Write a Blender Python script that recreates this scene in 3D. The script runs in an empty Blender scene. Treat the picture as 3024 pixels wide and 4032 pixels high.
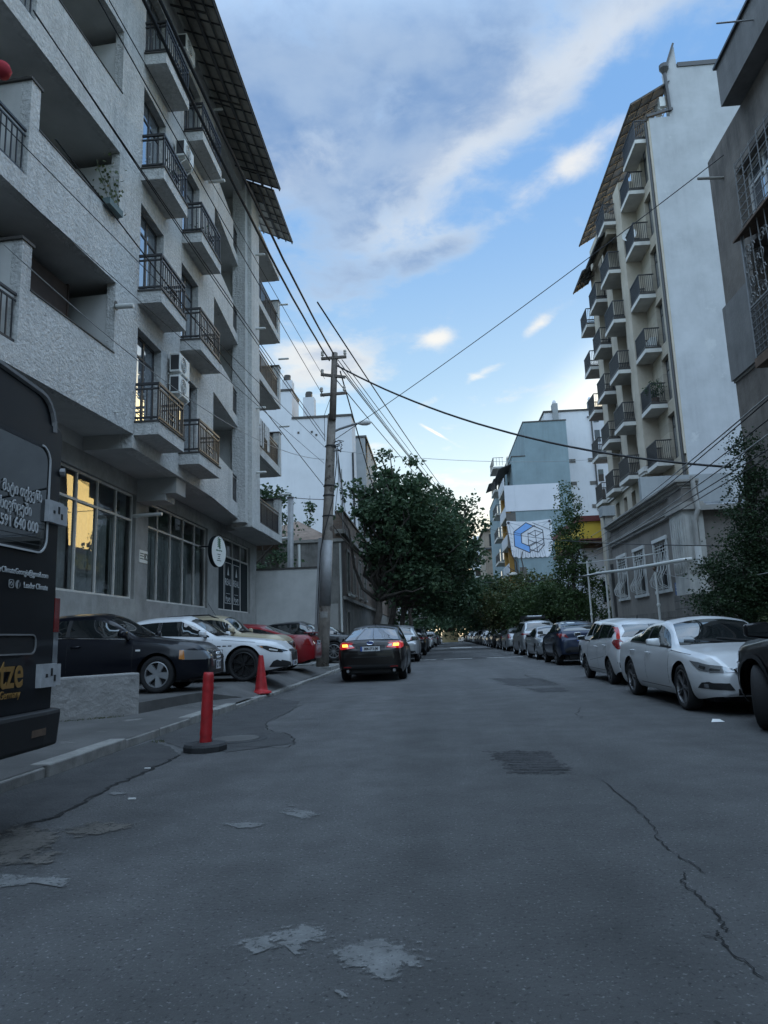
import bpy, bmesh, math, random
from mathutils import Vector, Matrix
from mathutils.bvhtree import BVHTree
random.seed(7)
R = math.radians
scene = bpy.context.scene
COL = scene.collection

# ---------------------------------------------------------------- camera
CAM_H = 1.12
FPX, PW, PH = 2795.0, 3024.0, 4032.0
MW = Matrix(((0.99665992, -0.04723148, -0.06661982),
             (0.07380814, 0.17186753, 0.98235122),
             (-0.03494811, -0.98398716, 0.17477954)))      # image axes (right, down, forward) in world axes
cam_d = bpy.data.cameras.new('camera')
cam = bpy.data.objects.new('camera', cam_d)
COL.objects.link(cam)
rt, up, bk = MW.col[0], -MW.col[1], -MW.col[2]
cam.matrix_world = Matrix(((rt[0], up[0], bk[0], 0), (rt[1], up[1], bk[1], 0), (rt[2], up[2], bk[2], CAM_H), (0, 0, 0, 1)))
cam_d.sensor_fit = 'HORIZONTAL'
cam_d.sensor_width = 36.0
cam_d.lens = 36.0 * FPX / PW
cam_d.clip_start = 0.05
cam_d.clip_end = 3000
scene.camera = cam

def ray(x, y):
    return MW @ Vector(((x - PW / 2) / FPX, (y - PH / 2) / FPX, 1.0))
CAMP = Vector((0, 0, CAM_H))
def PX(x, y, X):
    r = ray(x, y); return CAMP + r * (X / r[0])
def PY(x, y, Y):
    r = ray(x, y); return CAMP + r * (Y / r[1])
def PZ(x, y, Z):
    r = ray(x, y); return CAMP + r * ((Z - CAM_H) / r[2])

# ---------------------------------------------------------------- light
SUN_AZ, SUN_EL = 24.0, 5.0         # azimuth clockwise from the street direction (+Y)
world = bpy.data.worlds.new("World")
scene.world = world
world.use_nodes = True
wn, wl = world.node_tree.nodes, world.node_tree.links
wn.clear()
def N(tree, typ, **kw):
    n = tree.nodes.new(typ)
    for k, v in kw.items():
        setattr(n, k, v)
    return n
def setin(n, **kw):
    for k, v in kw.items():
        n.inputs[k.replace('_', ' ')].default_value = v
def wmath(op, a, b=None, c=None, clamp=False):
    n = N(world.node_tree, 'ShaderNodeMath', operation=op); n.use_clamp = clamp
    for i, v in enumerate((a, b, c)):
        if v is None: continue
        if isinstance(v, (int, float)): n.inputs[i].default_value = v
        else: wl.new(v, n.inputs[i])
    return n.outputs[0]
out = N(world.node_tree, 'ShaderNodeOutputWorld')
bg = N(world.node_tree, 'ShaderNodeBackground')
bg.inputs['Strength'].default_value = 0.15
wl.new(bg.outputs[0], out.inputs[0])
sky = N(world.node_tree, 'ShaderNodeTexSky', sky_type='NISHITA')
sky.sun_disc = False
sky.sun_elevation = R(SUN_EL)
sky.sun_rotation = R(SUN_AZ)
sky.altitude = 400
sky.air_density = 1.0
sky.dust_density = 1.2
sky.ozone_density = 2.2
tc = N(world.node_tree, 'ShaderNodeTexCoord')
sep = N(world.node_tree, 'ShaderNodeSeparateXYZ')
wl.new(tc.outputs['Generated'], sep.inputs[0])
DX, DY, DZ = sep.outputs
zc = wmath('MAXIMUM', DZ, 0.03)
# cloud layer coordinates: where the view ray meets a flat layer overhead
comb = N(world.node_tree, 'ShaderNodeCombineXYZ')
wl.new(wmath('DIVIDE', DX, wmath('ADD', zc, 0.12)), comb.inputs[0])
wl.new(wmath('DIVIDE', DY, wmath('ADD', zc, 0.12)), comb.inputs[1])
def wnoise(scale, detail, rough, dist=0.0):
    n = N(world.node_tree, 'ShaderNodeTexNoise')
    setin(n, Scale=scale, Detail=detail, Roughness=rough, Distortion=dist)
    wl.new(comb.outputs[0], n.inputs['Vector'])
    return n.outputs['Fac']
n_big = wnoise(2.7, 10.0, 0.60, 0.25)
n_fine = wnoise(8.5, 9.0, 0.62, 0.35)
n_tone = wnoise(4.2, 6.0, 0.55, 0.1)
def blob(px, py, sx, sy, ang, amp):
    """one bank of cloud: a soft ellipse round a direction in the sky (angular half sizes in degrees)"""
    c = ray(px, py).normalized()
    e1 = c.cross(Vector((0, 0, 1))).normalized(); e2 = e1.cross(c).normalized()
    a = R(ang)
    u = (e1 * math.cos(a) + e2 * math.sin(a)) / math.radians(sx)
    v = (-e1 * math.sin(a) + e2 * math.cos(a)) / math.radians(sy)
    acc = None
    for ax in (u, v):
        vm = N(world.node_tree, 'ShaderNodeVectorMath', operation='DOT_PRODUCT')
        wl.new(tc.outputs['Generated'], vm.inputs[0]); vm.inputs[1].default_value = ax
        d = wmath('SUBTRACT', vm.outputs['Value'], ax.dot(c))
        s = wmath('MULTIPLY', d, d)
        acc = s if acc is None else wmath('ADD', acc, s)
    return wmath('MULTIPLY', wmath('EXPONENT', wmath('MULTIPLY', acc, -1.0)), amp)
BLOBS = [(1330, 180, 9, 6.0, 10, 0.62), (1850, 220, 12, 4.6, 30, 0.66), (1480, 560, 9, 3.8, 12, 0.50), (2480, 40, 8, 2.4, 28, 0.48),
         (1450, 900, 7, 2.8, 10, 0.40), (1120, 500, 6, 4, 0, 0.30), (1230, 1400, 5, 3.0, 0, 0.62), (1500, 1470, 4, 1.4, -20, 0.40),
         (2250, 640, 5.5, 1.3, 24, 0.62), (1880, 1480, 2.0, 0.5, 22, 0.52), (2110, 1290, 1.6, 0.5, 30, 0.48), (1720, 1330, 1.5, 0.7, 10, 0.52),
         (1500, 1090, 6.0, 1.3, 12, 0.36), (980, 100, 7, 6, 0, 0.30), (2290, 880, 1.0, 0.6, -30, 0.42), (1680, 1590, 1.6, 0.5, 20, 0.42), (1750, 960, 3.0, 1.0, 8, 0.34), (1715, 1704, 1.3, 0.13, -33, 0.62)]
acc = None
for b in BLOBS:
    o = blob(*b); acc = o if acc is None else wmath('ADD', acc, o)
acc = wmath('MINIMUM', acc, 0.72)
dens = wmath('ADD', wmath('ADD', wmath('MULTIPLY', wmath('SUBTRACT', n_big, 0.5), 1.7), wmath('MULTIPLY', wmath('SUBTRACT', n_fine, 0.5), 0.80)), acc)
def mapr(v, a, b, c=0.0, d=1.0, smooth=True):
    n = N(world.node_tree, 'ShaderNodeMapRange', interpolation_type='SMOOTHSTEP' if smooth else 'LINEAR')
    wl.new(v, n.inputs['Value'])
    for k, x in (('From Min', a), ('From Max', b), ('To Min', c), ('To Max', d)): n.inputs[k].default_value = x
    return n.outputs[0]
rim = None
for b in [(2030, 400, 6.5, 2.2, 34, 0.24), (2480, 60, 8, 2.2, 30, 0.28), (1720, 660, 5, 2.0, 16, 0.22), (1640, 900, 5, 1.6, 12, 0.25), (1180, 640, 4, 2, 10, 0.2), (2250, 640, 6, 1.6, 24, .6), (1720, 1330, 2, 1, 10, .6), (2110, 1290, 2, .8, 30, .6), (1880, 1480, 2.4, .8, 22, .6), (1230, 1400, 5, 2.6, 0, .35), (1715, 1704, 2, .5, -33, .6)]:
    o = blob(*b); rim = o if rim is None else wmath('ADD', rim, o)
alpha = mapr(dens, 0.10, 0.66)
thick = mapr(wmath('SUBTRACT', wmath('ADD', wmath('MULTIPLY', dens, 1.05), wmath('MULTIPLY', wmath('SUBTRACT', n_tone, 0.5), 0.6)), rim), 0.16, 0.80)
def wmix(f, a, b, typ='MIX'):
    n = N(world.node_tree, 'ShaderNodeMix', data_type='RGBA', blend_type=typ)
    if isinstance(f, (int, float)): n.inputs[0].default_value = f
    else: wl.new(f, n.inputs[0])
    for i, v in ((6, a), (7, b)):
        if isinstance(v, tuple): n.inputs[i].default_value = v
        else: wl.new(v, n.inputs[i])
    return n.outputs[2]
# the air itself: clear blue overhead, paler and warm where the low sun stands behind the houses
clear = wmix(1.0, sky.outputs[0], (1.0, 1.0, 1.0, 1), 'MULTIPLY')
lowband = mapr(DZ, 0.0, 0.42, 1.0, 0.0)
SK = 1 / 0.15
def c3(r, g, b): return (r * SK, g * SK, b * SK, 1)
deep = wmix(mapr(DZ, 0.08, 0.64), c3(0.58, 0.80, 0.90), c3(0.19, 0.40, 0.76))
clear = wmix(0.80, clear, deep)
vm = N(world.node_tree, 'ShaderNodeVectorMath', operation='DOT_PRODUCT')
wl.new(tc.outputs['Generated'], vm.inputs[0])
vm.inputs[1].default_value = (math.sin(R(SUN_AZ)) * math.cos(R(SUN_EL)), math.cos(R(SUN_AZ)) * math.cos(R(SUN_EL)), math.sin(R(SUN_EL)))
sunny = mapr(vm.outputs['Value'], 0.80, 1.0)
pale = wmix(wmath('MULTIPLY', mapr(DZ, 0.04, 0.36, 1.0, 0.0), mapr(vm.outputs['Value'], 0.2, 0.97)), clear, c3(0.86, 0.96, 0.98))
pale = wmix(mapr(vm.outputs['Value'], 0.935, 0.995), pale, c3(1.9, 1.75, 1.4))
pale = wmix(wmath('MULTIPLY', mapr(DZ, 0.02, 0.24, 1.0, 0.0), sunny), pale, c3(1.35, 0.98, 0.46))
pale = wmix(mapr(vm.outputs['Value'], 0.955, 0.995), pale, c3(5.0, 3.6, 1.35))
warm = mapr(DZ, 0.16, 0.50, 1.0, 0.0)
bright = wmix(warm, wmix(rim, c3(0.44, 0.54, 0.66), c3(0.90, 0.84, 0.75)), c3(1.12, 1.0, 0.78))
dark = wmix(warm, c3(0.165, 0.275, 0.48), c3(0.66, 0.70, 0.72))
dark = wmix(mapr(n_tone, 0.36, 0.62), dark, wmix(0.5, dark, bright))
cloud = wmix(thick, bright, dark)
skyc = wmix(wmath('MULTIPLY', alpha, 0.90), pale, cloud)
# extra sky brightness added overhead and behind, out of view, to light the street
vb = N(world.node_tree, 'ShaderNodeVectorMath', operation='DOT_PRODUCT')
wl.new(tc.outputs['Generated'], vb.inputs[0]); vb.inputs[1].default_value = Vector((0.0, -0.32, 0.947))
sky_fill = wmix(mapr(n_big, 0.35, 0.62), c3(0.98, 1.52, 2.18), c3(1.55, 1.95, 2.48))
skyc = wmix(wmath('MULTIPLY', wmath('MULTIPLY', mapr(vb.outputs['Value'], 0.40, 0.74), mapr(DZ, 0.08, 0.50)), 0.95), skyc, sky_fill)
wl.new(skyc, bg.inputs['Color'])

sun_d = bpy.data.lights.new('sun', 'SUN')
sun_d.energy = 0.2
sun_d.angle = R(2.0)
sun_d.color = (1.0, 0.78, 0.52)
sun_o = bpy.data.objects.new('sun', sun_d)
COL.objects.link(sun_o)
sd = Vector((math.sin(R(SUN_AZ)) * math.cos(R(SUN_EL)), math.cos(R(SUN_AZ)) * math.cos(R(SUN_EL)), math.sin(R(SUN_EL))))
sun_o.rotation_euler = sd.to_track_quat('Z', 'Y').to_euler()
sun_o.location = sd * 200

scene.view_settings.view_transform = 'Standard'
scene.view_settings.look = 'None'
scene.view_settings.exposure = 0.34
scene.view_settings.gamma = 1.0
scene.view_settings.use_curve_mapping = False
scene.cycles.max_bounces = 6
scene.cycles.diffuse_bounces = 3
scene.cycles.glossy_bounces = 3
scene.cycles.transmission_bounces = 4
scene.cycles.transparent_max_bounces = 6
scene.cycles.caustics_reflective = False
scene.cycles.caustics_refractive = False

# ---------------------------------------------------------------- materials
def mat(name, col, rough=0.7, metal=0.0, var=0.0, vscale=2.0, bump=0.0, bscale=30.0, bdist=0.02, streak=0.0, spec=0.5, coat=0.0,
        brick=None, spots=None, emit=None, speck=0.0, sscale=90.0, fade=0.0, ior=None, lane=0.0):
    m = bpy.data.materials.new(name)
    m.use_nodes = True
    t = m.node_tree; nd, ln = t.nodes, t.links
    p = nd['Principled BSDF']
    p.inputs['Roughness'].default_value = rough
    p.inputs['Metallic'].default_value = metal
    p.inputs['Specular IOR Level'].default_value = spec
    if coat:
        p.inputs['Coat Weight'].default_value = coat
        p.inputs['Coat Roughness'].default_value = 0.04
    base = (col[0], col[1], col[2], 1)
    p.inputs['Base Color'].default_value = base
    tcn = N(t, 'ShaderNodeTexCoord')
    cur = None
    def mixc(f, a, b, typ='MIX'):
        n = N(t, 'ShaderNodeMix', data_type='RGBA', blend_type=typ)
        if isinstance(f, (int, float)): n.inputs[0].default_value = f
        else: ln.new(f, n.inputs[0])
        for i, v in ((6, a), (7, b)):
            if isinstance(v, tuple): n.inputs[i].default_value = v
            else: ln.new(v, n.inputs[i])
        return n.outputs[2]
    def noise(scale, detail=5, rough_=0.6, stretch=None):
        n = N(t, 'ShaderNodeTexNoise')
        setin(n, Scale=scale, Detail=detail, Roughness=rough_)
        if stretch:
            mp = N(t, 'ShaderNodeMapping'); mp.inputs['Scale'].default_value = stretch
            ln.new(tcn.outputs['Object'], mp.inputs[0]); ln.new(mp.outputs[0], n.inputs['Vector'])
        else:
            ln.new(tcn.outputs['Object'], n.inputs['Vector'])
        return n.outputs['Fac']
    def ramp(v, a, b, c=0.0, d=1.0):
        n = N(t, 'ShaderNodeMapRange'); n.clamp = True
        ln.new(v, n.inputs[0])
        for i, x in enumerate((a, b, c, d)): n.inputs[i + 1].default_value = x
        return n.outputs[0]
    hgt = None
    if brick:
        b = N(t, 'ShaderNodeTexBrick')
        c1, c2, mo, sc_, bw, rh = brick
        b.inputs['Color1'].default_value = (*c1, 1); b.inputs['Color2'].default_value = (*c2, 1); b.inputs['Mortar'].default_value = (*mo, 1)
        setin(b, Scale=sc_, Mortar_Size=0.012, Bias=0.0, Brick_Width=bw, Row_Height=rh)
        # bricks run along the wall: use y (or x) with z
        sx = N(t, 'ShaderNodeSeparateXYZ'); ln.new(tcn.outputs['Object'], sx.inputs[0])
        ad = N(t, 'ShaderNodeMath', operation='ADD'); ln.new(sx.outputs[0], ad.inputs[0]); ln.new(sx.outputs[1], ad.inputs[1])
        cb = N(t, 'ShaderNodeCombineXYZ'); ln.new(ad.outputs[0], cb.inputs[0]); ln.new(sx.outputs[2], cb.inputs[1])
        ln.new(cb.outputs[0], b.inputs['Vector'])
        cur = b.outputs['Color']; hgt = b.outputs['Fac']
    if var:
        f = noise(vscale, 6, 0.65)
        lo = tuple(c * (1 - var) for c in col) + (1,); hi = tuple(min(1, c * (1 + var)) for c in col) + (1,)
        if cur is None:
            cur = mixc(ramp(f, 0.3, 0.7), lo, hi)
        else:
            k = mixc(ramp(f, 0.3, 0.7), (1 - var, 1 - var, 1 - var, 1), (1 + var, 1 + var, 1 + var, 1))
            cur = mixc(1.0, cur, k, 'MULTIPLY')
    if streak:
        f = noise(1.0, 6, 0.7, (3.2, 3.2, 0.28))
        f2 = noise(0.6, 3, 0.5)
        k = mixc(ramp(f, 0.42, 0.68), (1, 1, 1, 1), (1 - streak, 1 - streak, 1 - streak, 1))
        k = mixc(ramp(f2, 0.35, 0.65), k, (1, 1, 1, 1))
        cur = mixc(1.0, cur if cur is not None else base, k, 'MULTIPLY')
    if lane:                                   # wheel-polished lanes, drips and blotches running along the street
        f = noise(1.0, 4, 0.55, (0.75, 0.045, 1)); f2 = noise(0.33, 5, 0.6); f3 = noise(5.5, 6, 0.7)
        k = mixc(ramp(f, 0.36, 0.64), (1 - lane,) * 3 + (1,), (1 + lane,) * 3 + (1,))
        k2 = mixc(ramp(f2, 0.35, 0.65), (1 - lane * .6,) * 3 + (1,), (1 + lane * .6,) * 3 + (1,))
        k3 = mixc(ramp(f3, 0.60, 0.74), (1, 1, 1, 1), (0.72, 0.72, 0.72, 1))
        k = mixc(1.0, mixc(1.0, k, k2, 'MULTIPLY'), k3, 'MULTIPLY')
        cur = mixc(1.0, cur if cur is not None else base, k, 'MULTIPLY')
    if spots:
        scol, sc_, thr = spots
        f = noise(sc_, 8, 0.7)
        cur = mixc(ramp(f, thr, thr + 0.06), cur if cur is not None else base, (*scol, 1))
    if speck:
        f = noise(sscale, 2, 0.5)
        k = mixc(ramp(f, 0.62, 0.72), (1, 1, 1, 1), (1 + speck, 1 + speck, 1 + speck, 1))
        f = noise(sscale * 0.8, 2, 0.5, (1.1, 0.9, 1))
        k2 = mixc(ramp(f, 0.60, 0.70), (1, 1, 1, 1), (1 - speck * 0.35,) * 3 + (1,))
        cur = mixc(1.0, cur if cur is not None else base, mixc(1.0, k, k2, 'MULTIPLY'), 'MULTIPLY')
    if cur is not None:
        ln.new(cur, p.inputs['Base Color'])
    if bump:
        bn = N(t, 'ShaderNodeBump')
        bn.inputs['Strength'].default_value = bump
        bn.inputs['Distance'].default_value = bdist
        f = noise(bscale, 6, 0.6)
        ln.new(f, bn.inputs['Height'])
        if hgt is not None:
            b2 = N(t, 'ShaderNodeBump'); b2.invert = True
            b2.inputs['Strength'].default_value = 0.5; b2.inputs['Distance'].default_value = 0.01
            ln.new(hgt, b2.inputs['Height']); ln.new(bn.outputs[0], b2.inputs['Normal'])
            ln.new(b2.outputs[0], p.inputs['Normal'])
        else:
            ln.new(bn.outputs[0], p.inputs['Normal'])
    if ior: p.inputs['IOR'].default_value = ior
    if fade:                                   # ragged edge: the patch thins out in flakes towards its rim
        at = N(t, 'ShaderNodeAttribute'); at.attribute_name = 'fade'
        f = noise(fade, 9, 0.72)
        a1 = N(t, 'ShaderNodeMath', operation='MULTIPLY_ADD'); ln.new(f, a1.inputs[0]); a1.inputs[1].default_value = 3.4; a1.inputs[2].default_value = -1.7
        a2 = N(t, 'ShaderNodeMath', operation='ADD'); ln.new(a1.outputs[0], a2.inputs[0]); ln.new(at.outputs['Fac'], a2.inputs[1])
        f2 = noise(fade * 4.5, 6, 0.7)
        a3 = N(t, 'ShaderNodeMath', operation='MULTIPLY_ADD'); ln.new(f2, a3.inputs[0]); a3.inputs[1].default_value = 2.4; a3.inputs[2].default_value = -1.2
        a4 = N(t, 'ShaderNodeMath', operation='ADD'); ln.new(a2.outputs[0], a4.inputs[0]); ln.new(a3.outputs[0], a4.inputs[1])
        a5 = N(t, 'ShaderNodeMath', operation='MULTIPLY'); ln.new(ramp(a4.outputs[0], 0.30, 0.62, 0, 0.9), a5.inputs[0]); ln.new(ramp(noise(fade * 9, 4, 0.6), 0.30, 0.44, 0.35, 1), a5.inputs[1])
        ln.new(a5.outputs[0], p.inputs['Alpha'])
    if emit:
        p.inputs['Emission Color'].default_value = (*emit[0], 1)
        p.inputs['Emission Strength'].default_value = emit[1]
    return m

def glass_mat(name, tint=(0.012, 0.015, 0.018), clear=0.0, rough=0.02, spec=0.5, ior=None, metal=0.0):
    m = bpy.data.materials.new(name); m.use_nodes = True
    t = m.node_tree; p = t.nodes['Principled BSDF']
    p.inputs['Base Color'].default_value = (*tint, 1)
    p.inputs['Roughness'].default_value = rough
    p.inputs['Specular IOR Level'].default_value = spec
    if ior: p.inputs['IOR'].default_value = ior
    if metal: p.inputs['Metallic'].default_value = metal
    if clear:
        o = t.nodes['Material Output']
        tr = N(t, 'ShaderNodeBsdfTransparent'); tr.inputs[0].default_value = (0.88, 0.92, 0.92, 1)
        gl = N(t, 'ShaderNodeBsdfGlossy'); gl.inputs['Roughness'].default_value = rough
        lw = N(t, 'ShaderNodeFresnel'); lw.inputs['IOR'].default_value = 1.7
        mx = N(t, 'ShaderNodeMixShader'); t.links.new(lw.outputs[0], mx.inputs[0])
        t.links.new(tr.outputs[0], mx.inputs[1]); t.links.new(gl.outputs[0], mx.inputs[2])
        m2 = N(t, 'ShaderNodeMixShader'); m2.inputs[0].default_value = clear
        t.links.new(p.outputs[0], m2.inputs[1]); t.links.new(mx.outputs[0], m2.inputs[2])
        t.links.new(m2.outputs[0], o.inputs['Surface'])
    return m

def leaf_mat(name, c1, c2, c3_, trans=0.25, scale=1.2):
    m = bpy.data.materials.new(name); m.use_nodes = True
    t = m.node_tree; p = t.nodes['Principled BSDF']; o = t.nodes['Material Output']
    tcn = N(t, 'ShaderNodeTexCoord')
    n = N(t, 'ShaderNodeTexNoise'); setin(n, Scale=scale, Detail=6.0, Roughness=0.75)
    t.links.new(tcn.outputs['Object'], n.inputs['Vector'])
    r = N(t, 'ShaderNodeValToRGB')
    e = r.color_ramp.elements
    e[0].position = 0.32; e[0].color = (*c1, 1); e[1].position = 0.72; e[1].color = (*c3_, 1)
    k = e.new(0.52); k.color = (*c2, 1)
    t.links.new(n.outputs['Fac'], r.inputs[0])
    t.links.new(r.outputs[0], p.inputs['Base Color'])
    p.inputs['Roughness'].default_value = 0.55
    p.inputs['Specular IOR Level'].default_value = 0.3
    tl = N(t, 'ShaderNodeBsdfTranslucent'); t.links.new(r.outputs[0], tl.inputs[0])
    mx = N(t, 'ShaderNodeMixShader'); mx.inputs[0].default_value = trans
    t.links.new(p.outputs[0], mx.inputs[1]); t.links.new(tl.outputs[0], mx.inputs[2])
    t.links.new(mx.outputs[0], o.inputs['Surface'])
    return m

M = {}
M['asphalt'] = mat('asphalt', (0.080, 0.080, 0.080), 0.74, lane=0.22, var=0.24, vscale=2.2, bump=1.0, bscale=48, bdist=0.025, speck=1.7, sscale=60, spec=0.5, streak=0.0)
M['asphalt_patch'] = mat('asphalt_patch', (0.050, 0.050, 0.051), 0.82, var=0.3, vscale=3, bump=0.9, bscale=50, bdist=0.02, speck=1.0, sscale=55)
M['asphalt_worn'] = mat('asphalt_worn', (0.050, 0.050, 0.052), 0.82, var=0.3, vscale=3, bump=0.8, bscale=50, bdist=0.02, speck=0.8, sscale=55, fade=5.0)
M['asphalt_old'] = mat('asphalt_old', (0.085, 0.083, 0.080), 0.85, var=0.35, vscale=1.1, bump=0.4, bscale=50, bdist=0.01, spots=((0.17, 0.165, 0.155), 1.3, 0.60))
M['cement_stain'] = mat('cement_stain', (0.150, 0.152, 0.150), 0.8, var=0.30, vscale=9, bump=0.4, bscale=40, bdist=0.006, speck=0.5, fade=5.5)
M['dust'] = mat('dust', (0.090, 0.083, 0.074), 0.9, var=0.4, vscale=4, bump=0.3, bscale=60, speck=.6, fade=4.0)
M['crack'] = mat('crack', (0.012, 0.012, 0.012), 0.95)
M['earth'] = mat('earth', (0.09, 0.075, 0.055), 0.95, var=0.3, vscale=3, bump=0.5, bscale=20)
M['kerb'] = mat('kerb', (0.24, 0.235, 0.22), 0.85, var=0.3, vscale=5, bump=0.5, bscale=30, bdist=0.01)
M['concrete'] = mat('concrete', (0.20, 0.20, 0.19), 0.85, var=0.25, vscale=2, bump=0.4, bscale=25, bdist=0.01, streak=0.35)
M['concrete_wall'] = mat('concrete_wall', (0.25, 0.245, 0.235), 0.9, var=0.25, vscale=2.2, bump=0.8, bscale=9, bdist=0.04, streak=0.3)
M['stucco'] = mat('stucco', (0.50, 0.495, 0.475), 0.9, var=0.17, vscale=9, bump=1.0, bscale=13, bdist=0.06, streak=0.32)
M['plaster'] = mat('plaster', (0.47, 0.465, 0.445), 0.9, var=0.12, vscale=1.2, bump=0.15, bscale=30, streak=0.10)
M['soffit'] = mat('soffit', (0.42, 0.415, 0.40), 0.9, var=0.14, vscale=0.8, bump=0.1, bscale=30)
M['base_wall'] = mat('base_wall', (0.27, 0.265, 0.25), 0.9, var=0.2, vscale=2.0, bump=0.4, bscale=18, streak=0.22)
M['black_metal'] = mat('black_metal', (0.018, 0.018, 0.02), 0.45, metal=0.0, spec=0.6)
M['dark_cap'] = mat('dark_cap', (0.05, 0.045, 0.04), 0.7, var=0.3, vscale=6)
M['white_frame'] = mat('white_frame', (0.60, 0.60, 0.58), 0.5, var=0.08, vscale=3)
M['shop_frame'] = mat('shop_frame', (0.52, 0.50, 0.46), 0.5, var=0.1, vscale=3)
M['grey_frame'] = mat('grey_frame', (0.30, 0.29, 0.27), 0.5, var=0.1, vscale=3)
M['dark_frame'] = mat('dark_frame', (0.045, 0.043, 0.042), 0.45)
M['glass'] = glass_mat('window_glass', (0.014, 0.018, 0.022), rough=0.015, spec=1.0)
M['shop_glass'] = glass_mat('shop_glass', (0.03, 0.035, 0.038), clear=0.86, rough=0.01)
M['door_glass'] = glass_mat('door_glass', (0.42, 0.46, 0.50), rough=0.01, spec=1.0, metal=0.8)
M['curtain'] = mat('curtain', (0.72, 0.73, 0.72), 0.9, var=0.22, vscale=3.0)
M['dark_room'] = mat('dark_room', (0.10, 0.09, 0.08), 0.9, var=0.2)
M['shop_room'] = mat('shop_room', (0.45, 0.43, 0.40), 0.9, var=0.3)
M['panel_dark'] = mat('panel_dark', (0.012, 0.016, 0.018), 0.7, spec=.2)
M['white_paint'] = mat('white_paint', (0.72, 0.72, 0.70), 0.6)
M['ac_white'] = mat('ac_white', (0.62, 0.62, 0.59), 0.5, var=0.1, vscale=4)
M['ac_dark'] = mat('ac_dark', (0.03, 0.03, 0.032), 0.6)
M['pvc'] = mat('pvc', (0.55, 0.55, 0.52), 0.45)
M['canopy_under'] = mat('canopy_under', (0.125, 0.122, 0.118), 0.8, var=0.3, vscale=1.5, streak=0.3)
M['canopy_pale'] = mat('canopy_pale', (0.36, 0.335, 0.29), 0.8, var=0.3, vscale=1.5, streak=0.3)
M['canopy_dark'] = mat('canopy_dark', (0.055, 0.055, 0.055), 0.7, var=0.3, vscale=1.5)
M['rusty'] = mat('rusty', (0.12, 0.08, 0.055), 0.85, var=0.4, vscale=4)
M['wood_dark'] = mat('wood_dark', (0.050, 0.030, 0.022), 0.55, var=0.3, vscale=2)
M['pole'] = mat('pole', (0.20, 0.175, 0.15), 0.9, var=0.40, vscale=3.0, bump=0.7, bscale=16, bdist=.03, streak=0.75, spots=((0.07, 0.055, 0.045), 2.6, 0.56))
M['pole_wood'] = mat('pole_wood', (0.15, 0.125, 0.105), 0.85, var=0.3, vscale=5, bump=0.4, bscale=20, streak=0.5)
M['steel'] = mat('steel', (0.25, 0.25, 0.25), 0.6, metal=0.35, var=0.15, vscale=5)
M['porcelain'] = mat('porcelain', (0.40, 0.36, 0.31), 0.3)
M['wire'] = mat('wire', (0.02, 0.02, 0.021), 0.7)
M['wire_grey'] = mat('wire_grey', (0.28, 0.28, 0.27), 0.6)
M['cone_red'] = mat('cone_red', (0.42, 0.018, 0.022), 0.55, var=0.28, vscale=9, streak=.25)
M['rubber'] = mat('rubber', (0.03, 0.031, 0.033), 0.75, var=0.2, vscale=8, bump=0.2, bscale=40)
M['white_wall'] = mat('white_wall', (0.41, 0.415, 0.42), 0.9, var=0.12, vscale=0.6, streak=0.12, bump=0.1, bscale=10, spots=((0.46, 0.465, 0.46), 0.9, 0.60))
M['bg_white'] = mat('bg_white', (0.54, 0.545, 0.56), 0.9, var=0.06, vscale=0.5, streak=0.10)
M['bg_grey'] = mat('bg_grey', (0.26, 0.27, 0.27), 0.9, var=0.15, vscale=0.5, streak=0.2)
M['blue_wall'] = mat('blue_wall', (0.185, 0.245, 0.265), 0.9, var=0.13, vscale=0.45, streak=0.16)
M['pale_panel'] = mat('pale_panel', (0.52, 0.53, 0.56), 0.9, var=0.05, vscale=0.6)
M['stone'] = mat('stone', (0.40, 0.345, 0.27), 0.8, brick=((0.42, 0.365, 0.285), (0.345, 0.30, 0.235), (0.30, 0.265, 0.21), 1.0, 1.1, 0.42), var=0.10, vscale=1.5, bump=0.1, bscale=20)
M['stone_pier'] = mat('stone_pier', (0.43, 0.375, 0.30), 0.8, var=0.14, vscale=1.1, bump=0.1, bscale=20, streak=0.15)
M['slab_white'] = mat('slab_white', (0.55, 0.53, 0.49), 0.85, var=0.14, vscale=2.0)
M['old_wall'] = mat('old_wall', (0.205, 0.185, 0.165), 0.92, var=0.20, vscale=0.9, bump=0.3, bscale=14, streak=0.35)
M['old_trim'] = mat('old_trim', (0.30, 0.285, 0.26), 0.9, var=0.2, vscale=1.6, bump=0.3, bscale=16, streak=0.3)
M['pilaster'] = mat('pilaster', (0.46, 0.45, 0.42), 0.9, var=0.2, vscale=1.3, bump=0.3, bscale=14, streak=0.35)
M['plinth'] = mat('plinth', (0.16, 0.145, 0.13), 0.9, brick=((0.17, 0.155, 0.135), (0.12, 0.11, 0.10), (0.06, 0.055, 0.05), 1.0, 0.55, 0.28), var=0.25, vscale=2, bump=0.6, bscale=9)
M['dark_plaster'] = mat('dark_plaster', (0.165, 0.145, 0.125), 0.92, var=0.35, vscale=1.1, bump=0.5, bscale=12, streak=0.6)
M['grey_plaster'] = mat('grey_plaster', (0.185, 0.18, 0.172), 0.92, var=0.22, vscale=1.0, bump=0.4, bscale=14, streak=0.35)
M['brick'] = mat('brick', (0.20, 0.135, 0.10), 0.92, brick=((0.21, 0.14, 0.10), (0.15, 0.10, 0.075), (0.17, 0.16, 0.145), 1.0, 0.26, 0.078), var=0.3, vscale=0.9, bump=0.3, bscale=25, streak=0.3)
M['stained_plaster'] = mat('stained_plaster', (0.20, 0.19, 0.175), 0.92, var=0.35, vscale=1.4, bump=0.4, bscale=10, streak=0.5)
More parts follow.
